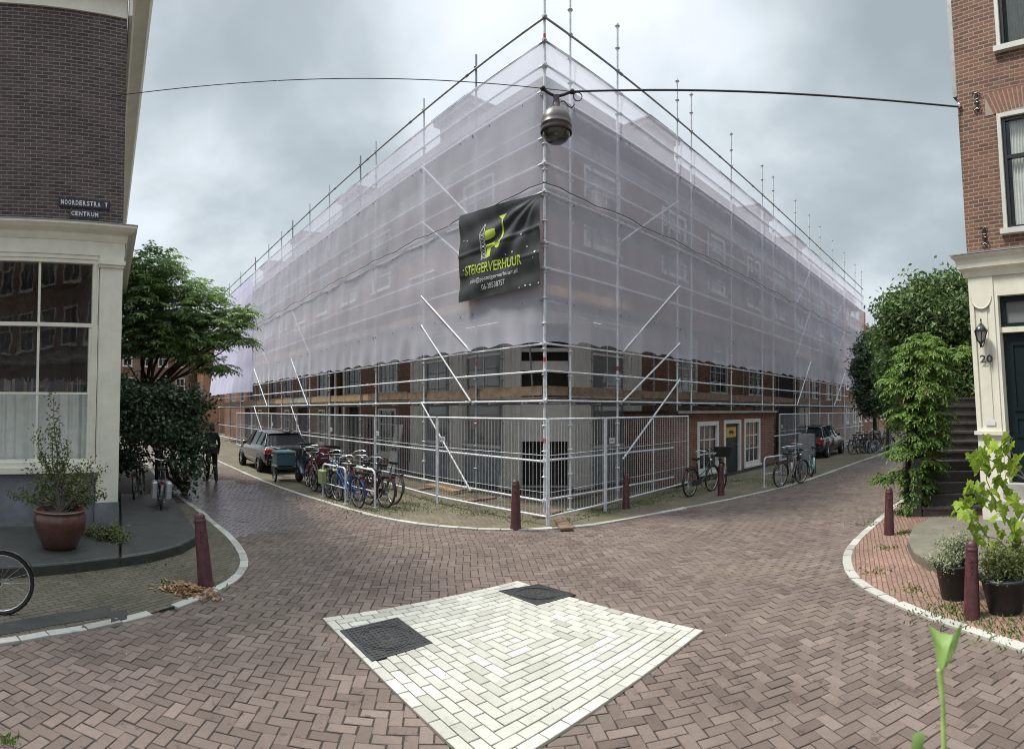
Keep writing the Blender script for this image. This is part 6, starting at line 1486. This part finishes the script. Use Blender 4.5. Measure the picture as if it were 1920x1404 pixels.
c1 = fromL(-2.12, 9.9, .018); car(c1, BROT+math.pi/2, 4.1, 1.74, 1.43, M_car1, 'dark grey hatchback parked along the left kerb by the fence', 'hatch')
g = GL(1560, 858); c2 = fromL(g.x-.95, g.y+.98, .018); car(c2, BROT, 4.1, 1.75, 1.46, M_car2, 'black hatchback with yellow plate parked behind the grey board', 'hatch')
# cargo bicycle with a teal box, and a dark scooter behind it
M_teal = paint('teal_box', (.045, .10, .115), .5, var=.12)
g = G(532, 900, .02); cb = empty('cargo_bicycle', (g.x, g.y, .018), rzaz(-38)+math.pi, 'cargo tricycle with a teal lidded box parked behind the grey car', 'cargo bicycle'); cb.scale = (.86, .86, .92)
mb = MB(); mb.bbox(-.38, .38, -.33, .33, .52, .93, .02); mb.build('box', M_teal, cb); mb = MB(); mb.bbox(-.41, .41, -.36, .36, .93, .99, .02); mb.build('lid', paint('teal_lid', (.07, .15, .165), .5, var=.12), cb)
mb = MB(); mb.box(-.5, .6, -.35, .35, .42, .48); mb.path([(-.4, 0, .42), (-1.0, 0, .35), (-1.3, 0, .8)], .025, 8); mb.path([(-1.3, 0, .8), (-1.25, 0, 1.0)], .02, 8); mb.build('frame', M_bkd, cb)
for (x, y) in ((.35, .42), (.35, -.42), (-1.55, 0)):
    w = link('wheel', cached('wheel', m_wheel), cb); w.location = (x, y, .26 if x > 0 else .33); w.scale = (.75, 1.5, .75) if x > 0 else (1, 1, 1); link('tyre', cached('tyre', m_tyre), w)
    mb = MB(); mb.bbox(x-.25, x+.25, y-.05, y+.05, .50 if x > 0 else .70, .56 if x > 0 else .74, .02); mb.build('mudguard', M_zinc, cb)
mb = MB(); mb.bbox(-1.45, -1.15, -.1, .1, .98, 1.04, .03); mb.build('saddle', M_black, cb); mb = MB(); mb.path([(-.95, -.3, 1.05), (-.75, -.28, 1.08), (-.7, 0, 1.02), (-.75, .28, 1.08), (-.95, .3, 1.05)], .014, 6); mb.tube((-.7, 0, 1.02), (-.5, 0, .5), .015, 6); mb.build('handlebar', M_chrome, cb)
g = G(578, 908, .02); sco = empty('scooter', (g.x, g.y, .018), rzaz(-46), 'dark blue motor scooter between the teal cargo box and the bicycle rack', 'scooter')
M_sc = paint('scooter_blue', (.012, .018, .035), .25, coat=.6)
for x in (-.55, .65):
    mb = MB(); mb.lathe([(.13, -.05), (.22, -.045), (.235, 0), (.22, .045), (.13, .05)], n=18, M=Matrix.Translation((x, 0, .235)) @ Matrix.Rotation(math.pi/2, 4, 'X')); mb.build('wheel', M_black, sco)
def loft(mb, secs):                                          # secs: list of (x, halfwidth, z0, z1)
    vs = []; n = 10
    for x, w_, a, b in secs:
        for k in range(n): an = 2*math.pi*k/n; vs.append((x, w_*math.copysign(abs(math.cos(an))**.7, math.cos(an)), (a+b)/2+(b-a)/2*math.copysign(abs(math.sin(an))**.7, math.sin(an))))
    fs = [(i*n+k, i*n+(k+1) % n, (i+1)*n+(k+1) % n, (i+1)*n+k) for i in range(len(secs)-1) for k in range(n)]
    mb.add(vs, fs, True); mb.add(vs[:n], [tuple(range(n-1, -1, -1))]); mb.add(vs[-n:], [tuple(range(n))])
mb = MB(); loft(mb, [(-.85, .05, .62, .70), (-.7, .16, .45, .74), (-.4, .18, .30, .74), (-.15, .15, .26, .66), (0, .15, .22, .34), (.25, .16, .22, .32), (.38, .20, .25, .60), (.46, .20, .45, .95), (.42, .12, .9, 1.02)]); mb.build('body', M_sc, sco)
mb = MB(); loft(mb, [(-.8, .10, .74, .80), (-.55, .15, .74, .84), (-.25, .15, .72, .82), (-.12, .10, .70, .76)]); mb.build('seat', M_black, sco)
mb = MB(); mb.path([(.25, -.32, 1.05), (.38, -.15, 1.06), (.40, 0, 1.02), (.38, .15, 1.06), (.25, .32, 1.05)], .014, 6); mb.tube((.40, 0, 1.0), (.62, 0, .3), .03, 8); mb.build('handlebar', M_chrome, sco)
mb = MB(); loft(mb, [(.42, .04, .35, .45), (.6, .08, .42, .50), (.8, .05, .38, .44)]); mb.build('front_mudguard', M_sc, sco); mb = MB(); mb.bbox(-.9, -.86, -.06, .06, .62, .70, .01); mb.build('tail_light', M_sred, sco)
mb = MB(); mb.bbox(-1.0, -.66, -.2, .2, .86, 1.12, .05); mb.build('top_case', M_black, sco)

# ================================================================== PERSON walking away
def person(loc, rz, label):
    me = bpy.data.meshes.new('person'); o = bpy.data.objects.new('person', me); COL.objects.link(o)
    V = []; E_ = []; Rr = []
    def v(p, r, parent=None): V.append(p); Rr.append(r); i = len(V)-1; (E_.append((parent, i)) if parent is not None else None); return i
    pel = v((0, 0, .98), (.155, .12)); 
    for s_, fx, kx in ((1, .20, .12), (-1, -.22, .02)):
        h = v((.0, .09*s_, .90), (.115, .11), pel); k = v((kx, .10*s_, .52), (.085, .085), h); a = v((fx, .10*s_, .10), (.060, .062), k); hb = v((fx-.04, .10*s_, .05), (.045, .042), a); t = v((fx+.17, .12*s_, .035), (.038, .028), hb)
    wst = v((.0, 0, 1.12), (.135, .115), pel); ch = v((.0, 0, 1.34), (.165, .13), wst); nk = v((0, 0, 1.50), (.062, .062), ch); hd = v((.015, 0, 1.60), (.075, .08), nk); tp = v((.01, 0, 1.73), (.07, .08), hd)
    for s_, sw in ((1, -.16), (-1, .18)):
        sh = v((0, .17*s_, 1.43), (.07, .07), ch); el = v((sw*.3-.03, .24*s_, 1.16), (.045, .045), sh); wr = v((sw+.03, .25*s_, .93), (.03, .028), el); pm = v((sw+.05, .25*s_, .86), (.034, .018), wr)
        for q_, (dx, ln) in enumerate(((-.028, .062), (-.01, .075), (.010, .072), (.028, .058))):
            f1 = v((sw+.055+dx, .247*s_, .86-ln*.6), (.0085, .0085), pm); v((sw+.07+dx, .24*s_, .86-ln), (.007, .007), f1)
        th = v((sw+.09, .235*s_, .865), (.010, .010), wr); v((sw+.105, .225*s_, .835), (.008, .008), th)
    me.from_pydata(V, E_, []); o.modifiers.new('skin', 'SKIN'); 
    for i, r_ in enumerate(Rr): me.skin_vertices[0].data[i].radius = r_
    me.skin_vertices[0].data[0].use_root = True
    o.modifiers.new('sub', 'SUBSURF').levels = 2; o.modifiers['sub'].render_levels = 2
    dg = bpy.context.evaluated_depsgraph_get(); me2 = bpy.data.meshes.new_from_object(o.evaluated_get(dg)); bpy.data.objects.remove(o)
    o = link('person', me2); o.location = loc; o.rotation_euler = (0, 0, rz)
    me2.materials.clear()
    for m in (paint('dark_coat', (.012, .013, .018), .8, var=.2), paint('dark_trousers', (.010, .010, .014), .85, var=.2), paint('skin', (.36, .22, .16), .55, var=.06), paint('dark_shoes', (.02, .015, .012), .5)): me2.materials.append(m)
    for p in me2.polygons:
        c = p.center; p.use_smooth = True
        p.material_index = 2 if (c.z > 1.50 or (abs(c.y) > .19 and c.z < .90 and c.z > .6)) else (3 if c.z < .10 else (1 if c.z < .93 and abs(c.y) < .2 else 0))
    tag(o, label, 'person')
    mb = MB(); prof = []
    vs = []; 
    for i in range(8):
        th = math.pi*i/9
        for k in range(14):
            ph = 2*math.pi*k/14; x, y, z = math.sin(th)*math.cos(ph), math.sin(th)*math.sin(ph), math.cos(th)
            if x > .3 and z < .35: z = .35; 
            vs.append((-.005+.108*x, .09*y, 1.68+.13*z))
    mb.add(vs, [(i*14+k, i*14+(k+1) % 14, (i+1)*14+(k+1) % 14, (i+1)*14+k) for i in range(7) for k in range(14)], True); mb.build('hair', paint('grey_hair', (.10, .095, .09), .8, var=.3), o)
    mb = MB()
    for s_ in (1, -1): mb = MB(); mb.lathe([(.001, -.02), (.012, -.015), (.014, 0), (.010, .018), (.001, .022)], (.005, .088*s_, 1.655), 8); mb.build('ear', MATS['skin'], o)
    mb = MB(); mb.lathe([(.001, -.02), (.012, 0), (.001, .02)], (.10, 0, 1.66), 8); mb.build('nose', MATS['skin'], o)
    mb = MB()                                                # coat hem flares over the hips
    n = 16; vs = []
    for z_, a, b in ((1.14, .15, .185), (1.0, .165, .20), (.86, .18, .205)):
        for k in range(n): an = 2*math.pi*k/n; vs.append((a*math.cos(an), b*math.sin(an), z_+.0))
    mb.add(vs, [(i*n+k, i*n+(k+1) % n, (i+1)*n+(k+1) % n, (i+1)*n+k) for i in range(2) for k in range(n)], True); mb.build('coat_hem', MATS['dark_coat'], o)
    return o
g = G(397, 903); person((g.x, g.y, 0), rzaz(-40), 'person in dark coat and trousers walking away up the left street')

# ================================================================== POTS AND PLANTS
# glazed pot on the slab
PP = G(112, 1026, .17); pt = empty('potted_shrub', (PP.x, PP.y, .17), label='glazed brown pot with a sparse twiggy shrub on the dark slab', cat='plant pot')
mb = MB(); s_ = 1.06; mb.lathe([(x*s_, z*s_*.88) for x, z in ((.20, 0), (.235, .02), (.30, .15), (.355, .32), (.375, .44), (.365, .53), (.345, .555), (.355, .575), (.37, .585), (.365, .605), (.34, .61), (.325, .59), (.315, .54), (.001, .53))], n=36, cap=False); mb.build('pot', M_pot, pt)
mb = MB(); mb.lathe([(.33, .50), (.001, .52)], n=20, cap=False); mb.build('soil', M_soil, pt)
PR_ = (pol(112, 9.0)).length
tp_ = [rel(px, py, 8.9+rnd.uniform(-.3, .3), PP) for px, py in ((98, 740), (92, 800), (110, 790), (70, 810), (55, 875), (22, 928), (45, 925), (70, 915), (95, 870), (120, 860), (150, 870), (175, 865), (190, 880), (180, 900), (195, 925), (160, 925), (130, 920), (75, 850), (105, 930), (125, 830), (140, 890), (165, 940))]
mb = MB(); tpv = [Vector((t[0], t[1], t[2]-.17)) for t in tp_]; branchy(mb, (0, 0, .51), tpv, .016, seed=31, wob=.05); mb.build('stem', M_bark, pt)
P_ = []
for t in tpv:
    for k in range(130):
        f = rnd.uniform(.35, 1.02); c = Vector((0, 0, .58)).lerp(t, f); P_.append((c.x+rnd.gauss(0, .05), c.y+rnd.gauss(0, .05), c.z+rnd.gauss(0, .045)))
P_ = np.array(P_); n = len(P_); Nn = rnorm(n)+np.array([0, 0, .6]); Nn /= np.linalg.norm(Nn, axis=1, keepdims=True); U_ = np.cross(Nn, rnorm(n)); U_ /= np.linalg.norm(U_, axis=1, keepdims=True)
leafmesh('foliage', P_, Nn, U_, np.random.uniform(.045, .085, n), .028, L_olive, pt)
# weedy clump at the foot of the cream pilaster
def clump(name, px, py, z, rads, mat, L, W, dens, label, cat, cl=.06, seed=3):
    c = G(px, py, z); o = empty(name, (c.x, c.y, z), label=label, cat=cat)
    crown('foliage', [((0, 0, rads[2]*.5), rads)], dens, L, W, mat, o, clump=cl, seed=seed, up=.8, surf=.0)
    mb = MB()
    for k in range(6): a = k; mb.path([(0, 0, 0), (math.cos(a)*rads[0]*.3, math.sin(a)*rads[1]*.3, rads[2]*.5), (math.cos(a)*rads[0]*.6, math.sin(a)*rads[1]*.6, rads[2]*.8)], .005, 4)
    mb.build('stem', M_bark, o); return o
clump('creeping_plant', 210, 1010, .17, (.42, .22, .16), L_olive, .045, .028, 900, 'low creeping green plant growing out of the slab joint at the pilaster foot', 'plant')
clump('creeping_plant', 165, 1003, .17, (.30, .12, .10), L_olive, .04, .025, 700, 'thin weedy plant between the glazed pot and the pilaster', 'plant', seed=4)
# heap of fallen leaves
LC = G(352, 1112); n = 420; a = np.random.uniform(0, 6.28, n); r_ = np.abs(np.random.normal(0, .17, n)); P_ = np.stack([LC.x+r_*np.cos(a)*1.35, LC.y+r_*np.sin(a)*.8, .03+.07*np.exp(-(r_/.14)**2)*np.random.uniform(.2, 1, n)], 1)
Nn = rnorm(n)*.5+np.array([0, 0, 1]); Nn /= np.linalg.norm(Nn, axis=1, keepdims=True); U_ = np.cross(Nn, rnorm(n)); U_ /= np.linalg.norm(U_, axis=1, keepdims=True)
tag(leafmesh('fallen_leaves', P_, Nn, U_, np.random.uniform(.05, .12, n), .035, L_brown), kind='stuff', label='heap of brown fallen leaves at the leaning bollard', cat='leaves')
# moss and weeds along kerbs, bollards and fence
def weeds():
    Ps = []
    spots = [((320, 1100), .10, 60), ((390, 1098), .10, 40), ((1700, 1002), .14, 130), ((1640, 1075), .15, 60), ((1665, 1030), .10, 60), ((1710, 1110), .12, 60), ((1770, 1150), .22, 200), ((1850, 1165), .25, 200), ((1900, 1190), .2, 150), ((1720, 965), .3, 160), ((1625, 985), .3, 60), ((1800, 970), .3, 120), ((1250, 925), .45, 220), ((1205, 945), .3, 160), ((1120, 960), .25, 120), ((700, 957), .45, 320), ((735, 955), .3, 160), ((820, 955), .4, 200), ((760, 945), .5, 200), ((900, 965), .3, 120), ((980, 975), .3, 60), ((1460, 905), .5, 200), ((1430, 905), .5, 200), ((1400, 900), .5, 120), ((640, 940), .4, 160), ((160, 1068), .3, 50), ((280, 1062), .3, 50), ((20, 1395), .04, 30), ((1755, 1040), .1, 40)]
    for (px, py), sd, n in spots:
        c = G(px, py)
        for _ in range(n): Ps.append((c.x+random.gauss(0, sd), c.y+random.gauss(0, sd*.8), .012))
    c0 = toL(Vector((0, 0, 0)))
    for _ in range(1500):                                      # thin moss line at the foot of the fence
        t = random.random(); q_ = fromL(-.9+random.gauss(0, .12), -.6+t*14) if random.random() < .6 else fromL(t*8-.5, -.85+random.gauss(0, .12)); Ps.append((q_.x, q_.y, .014))
    P_ = np.array(Ps); n = len(P_); Nn = rnorm(n); Nn[:, 2] *= .5; Nn /= np.linalg.norm(Nn, axis=1, keepdims=True); U_ = np.cross(Nn, rnorm(n)); U_[:, 2] = np.abs(U_[:, 2])+.25; U_ /= np.linalg.norm(U_, axis=1, keepdims=True)
    tag(leafmesh('weeds', P_, Nn, U_, np.random.uniform(.025, .075, n), .018, L_weed, droop=.1), kind='stuff')
    n = 260; P_ = []
    for _ in range(n):
        r = random.uniform(4, 14); a_ = random.uniform(-.8, .8); P_.append((r*math.sin(a_), r*math.cos(a_), .018))
    for _ in range(200): c = fromL(random.uniform(-3, -.9), random.uniform(0, 7)); P_.append((c.x, c.y, .026))
    P_ = np.array(P_); n = len(P_); Nn = rnorm(n)*.25+np.array([0, 0, 1]); Nn /= np.linalg.norm(Nn, axis=1, keepdims=True); U_ = np.cross(Nn, rnorm(n)); U_ /= np.linalg.norm(U_, axis=1, keepdims=True)
    tag(leafmesh('litter_leaves', P_, Nn, U_, np.random.uniform(.015, .04, n), .014, L_brown), kind='stuff')
weeds()
# two black tubs
def tub(px, py, r0, r1, h, label, mat, L, W, top, seed, rads):
    c = G(px, py); o = empty('planted_tub', (c.x, c.y, .01), label=label, cat='plant pot'); mb = MB()
    mb.lathe([(r0, 0), (r1, h-.04), (r1+.02, h-.04), (r1+.02, h), (r1-.01, h), (r1-.03, h-.06), (.001, h-.07)], n=32, cap=False); mb.build('tub', M_tub, o)
    mb = MB(); mb.lathe([(r1-.03, h-.05), (.001, h-.03)], n=20, cap=False); mb.build('soil', M_soil, o)
    crown('foliage', [((dx, dy, h+dz), rd) for dx, dy, dz, rd in rads], 900, L, W, mat, o, clump=.05, seed=seed, up=.6, surf=.1)
    return o
tub(1791, 1122, .16, .235, .42, 'black tub with pale variegated bushy plant, left of the nearest bollard', L_var, .035, .022, .3, 41, [(0, 0, .12, (.26, .22, .20)), (-.12, 0, .05, (.18, .2, .14)), (.14, 0, .1, (.2, .2, .2))])
tub(1885, 1148, .18, .27, .40, 'black tub with dark green herbs under the bright leaved vine, right of the nearest bollard', L_olive, .05, .016, .3, 42, [(0, 0, .12, (.30, .25, .22)), (-.15, 0, .18, (.18, .2, .2)), (.18, 0, .12, (.22, .2, .2))])
# bright lobed vine at the right edge
FBp = G(1905, 1135); fv = empty('vine', (FBp.x, FBp.y, .35), label='thin branched vine with bright lobed leaves at the right edge', cat='vine')
def rv(px, py, r=6.3): p = pol(px, r, Zat(py, r)); return Vector((p.x-FBp.x, p.y-FBp.y, p.z-.35))
mb = MB()
for path in (((1905, 1100), (1915, 1050), (1900, 1000), (1880, 960), (1862, 930), (1850, 900), (1848, 860)), ((1915, 1050), (1895, 1045), (1860, 1020), (1838, 985), (1810, 952)), ((1900, 1000), (1930, 950), (1925, 900), (1905, 870), (1895, 840)), ((1880, 960), (1850, 935), (1825, 920)), ((1915, 1080), (1870, 1060), (1830, 1075)), ((1925, 900), (1870, 870), (1850, 858)), ((1905, 870), (1880, 845), (1900, 820)), ((1900, 1040), (1870, 1010), (1820, 1000))):
    pts = [rv(*p) for p in path]; mb.path(pts, [.013-.009*k/(len(pts)-1) for k in range(len(pts))], 6)
mb.build('stem', paint('vine_stem', (.16, .15, .12), .8, var=.3), fv)
def lobed(name, spots, size, mat, parent):
    vs, fs, tn = [], [], []
    out = [(0, 0), (.28, -.18), (.5, -.1), (.42, .12), (.62, .38), (.36, .42), (.3, .62), (0, 1.0), (-.3, .62), (-.36, .42), (-.62, .38), (-.42, .12), (-.5, -.1), (-.28, -.18)]
    for p, s in spots:
        az = random.uniform(0, 6.28); q = Quaternion((0, 0, 1), az) @ Quaternion((1, 0, 0), random.uniform(-2.2, -.5)) @ Quaternion((0, 1, 0), random.gauss(0, .35)); b = len(vs); sz = size*s
        for (x, y) in out: vs.append(tuple(p+q @ Vector((x*sz, y*sz, -.25*sz*abs(x)*2*abs(x)+.06*sz*math.sin(9*x+5*y)-.15*sz*y*y))))
        vs.append(tuple(p+q @ Vector((0, .4*sz, .03*sz)))); c = len(vs)-1; m = len(out)
        for k in range(m): fs.append((b+k, b+(k+1) % m, c)); 
        tn += [min(1, max(0, random.gauss(.5, .25)))]*m
    me = bpy.data.meshes.new(name); me.from_pydata(vs, [], fs); me.materials.append(mat); at = me.attributes.new('tone', 'FLOAT', 'FACE'); at.data.foreach_set('value', tn); return link(name, me, parent)
sp = [(rv(px+random.uniform(-6, 6), py+random.uniform(-6, 6), 6.3+random.uniform(-.15, .15)), random.uniform(.75, 1.2)) for px, py in ((1885, 820), (1868, 828), (1850, 845), (1835, 850), (1845, 870), (1870, 865), (1862, 880), (1895, 835), (1828, 860), (1810, 900), (1822, 915), (1840, 905), (1905, 860), (1915, 850), (1812, 950), (1820, 960), (1800, 945), (1870, 905), (1885, 900), (1895, 930), (1905, 955), (1880, 950), (1865, 970), (1830, 985), (1848, 1005), (1870, 1000), (1905, 1000), (1915, 975), (1895, 1030), (1860, 1030), (1915, 1040), (1850, 1060), (1900, 1075), (1880, 1090), (1915, 1085), (1835, 930), (1858, 935))]
sp += [(p+Vector((random.gauss(0, .07), random.gauss(0, .07), random.gauss(0, .07))), random.uniform(.6, 1.0)) for p, _ in sp for _k in (0, 1)]
lobed('leaves', sp, .15, L_fig, fv)
# tall weed right before the camera
TW = pol(1768, .9); tw = empty('tall_weed', (TW.x, TW.y, 0), label='blurred bright green seedling stalk close to the camera', cat='weed'); tw['label'] = 'bright green seedling stalk with cup shaped leaves close to the camera'
def rw(px, py, r=.9): p = pol(px, r, Zat(py, r)); return Vector((p.x-TW.x, p.y-TW.y, p.z))
mb = MB(); mb.path([(0, 0, 0), (.01, .01, 1.0), tuple(rw(1770, 1404)), tuple(rw(1768, 1320)), tuple(rw(1762, 1255))], [.008, .006, .0045, .004, .006], 8); mb.build('stem', L_weed if 0 else paint('weed_stem', (.32, .44, .14), .5, var=.3, scale=30), tw)
M_wl = tonemat('leaf_cup', (.26, .40, .12), (.36, .50, .18), .45, noise=.1, bump=0, trans=.4)
mb = MB()
for (pts) in ([(1738, 1168), (1748, 1195), (1752, 1215), (1758, 1250), (1764, 1258), (1770, 1250), (1785, 1215), (1786, 1190), (1762, 1186)], [(1806, 1165), (1800, 1190), (1790, 1215), (1775, 1250), (1768, 1255), (1780, 1212), (1790, 1185)]):
    P3 = [rw(a, b, .9+.02*math.sin(i)) for i, (a, b) in enumerate(pts)]; c = sum(P3, Vector())/len(P3)+Vector((-.005, -.012, 0)); m = len(P3); mb.add(P3+[c], [(i, (i+1) % m, m) for i in range(m)], True)
for (pts) in ([(1708, 1404), (1712, 1380), (1722, 1370), (1735, 1378), (1730, 1404), (1720, 1425)],):
    P3 = [rw(a, b, .85) for a, b in pts]; c = sum(P3, Vector())/len(P3)+Vector((0, -.01, 0)); m = len(P3); mb.add(P3+[c], [(i, (i+1) % m, m) for i in range(m)], True)
mb.build('leaves', M_wl, tw)

# ================================================================== FAR HOUSES
def house(name, c, rot, w, h, d, mat, label, floors, cols, roof=M_tiled, rh=2.2, wm=None, win_h=1.5, win_w=.95, gable=False, z1=1.2):
    o = empty(name, (c.x, c.y, 0), rot, label, 'house', 'houses at the ends of the streets')
    P = lambda u, dd, z: Vector((u, dd, z)); ops = []
    for f in range(floors):
        for k in range(cols):
            u = w*(k+.5)/cols; z = z1+f*(h-1.0)/floors; ops.append((u-win_w/2, u+win_w/2, z, z+win_h))
    mb = MB(); wall(mb, P, 0, w, 0, h, ops, .12); mb.quad((0, 0, 0), (0, d, 0), (0, d, h), (0, 0, h)); mb.quad((w, 0, 0), (w, d, 0), (w, d, h), (w, 0, h)); mb.quad((0, d, 0), (w, d, 0), (w, d, h), (0, d, h)); mb.build('wall', mat, o)
    for a, b, c_, d_ in ops: window(o, P, a, b, c_, d_, 2, 2, d=-.01, fr=.09, bar=.05, mat=wm or M_white)
    mb = MB(); mb.box(-.1, w+.1, -.3, .0-.001, h-.25, h+.05); mb.build('cornice', M_white, o)
    mb = MB(); mb.add([(-.1, -.2, h), (w+.1, -.2, h), (w+.1, d, h), (-.1, d, h), (-.1, d/2, h+rh), (w+.1, d/2, h+rh)], [(0, 1, 5, 4), (2, 3, 4, 5), (0, 4, 3), (1, 2, 5)]); r_ = mb.build('roof', roof, o)
    mb = MB(); mb.box(w*.7, w*.7+.7, d*.4, d*.4+.6, h+rh*.4, h+rh+1.0); mb.build('chimney', mat, r_); return o
def facing(px, r, w, tilt=0.0):     # left end at bearing px, front towards us
    p = pol(px, r); return p, -(px-960)/F+tilt
p, a = facing(222, 52, 8, .25); house('row_house', p, a, 7, 8.6, 8, M_red, 'dark red brick house seen through the feathery tree, leftmost at the street end', 3, 4)
p, a = facing(318, 58, 6, .2); house('row_house', p, a, 5, 8.0, 8, M_orange, 'orange brick house at the end of the left street', 3, 4, win_w=.8)
p = fromL(1.0, 60.5); house('row_house', p, BROT+math.pi/2+math.pi, 16, 8.2, 8, M_orange, 'orange brick terrace with arched shopfronts beyond the scaffold on the left', 3, 9, win_w=.8)
p, a = facing(196, 66, 10, 0); house('row_house', p, a, 30, 6.5, 8, M_red, 'low red brick terrace closing the left street', 2, 14)
pr = fromL(31.6, 2.0); hr = house('row_house', pr, BROT, 13, 8.6, 9, M_red, 'red roofed brick house just beyond the right netting', 3, 6, roof=M_tile, rh=4.2)
mb = MB(); mb.box(2.2, 4.2, .5, 3.5, 8.5, 11.2); mb.box(2.0, 4.4, .3, 3.5, 11.2, 11.4); mb.build('dormer', M_white, hr)
pr = fromL(45, 2.0); house('row_house', pr, BROT, 14, 9.5, 9, M_orange, 'pale brick house farther along the right street', 3, 6, roof=M_tile, rh=3)
p, a = facing(1595, 74, 10, 0); house('row_house', p, a, 16, 9.5, 9, M_orange, 'brick houses closing the far end of the right street', 3, 8, roof=M_tile, rh=3)
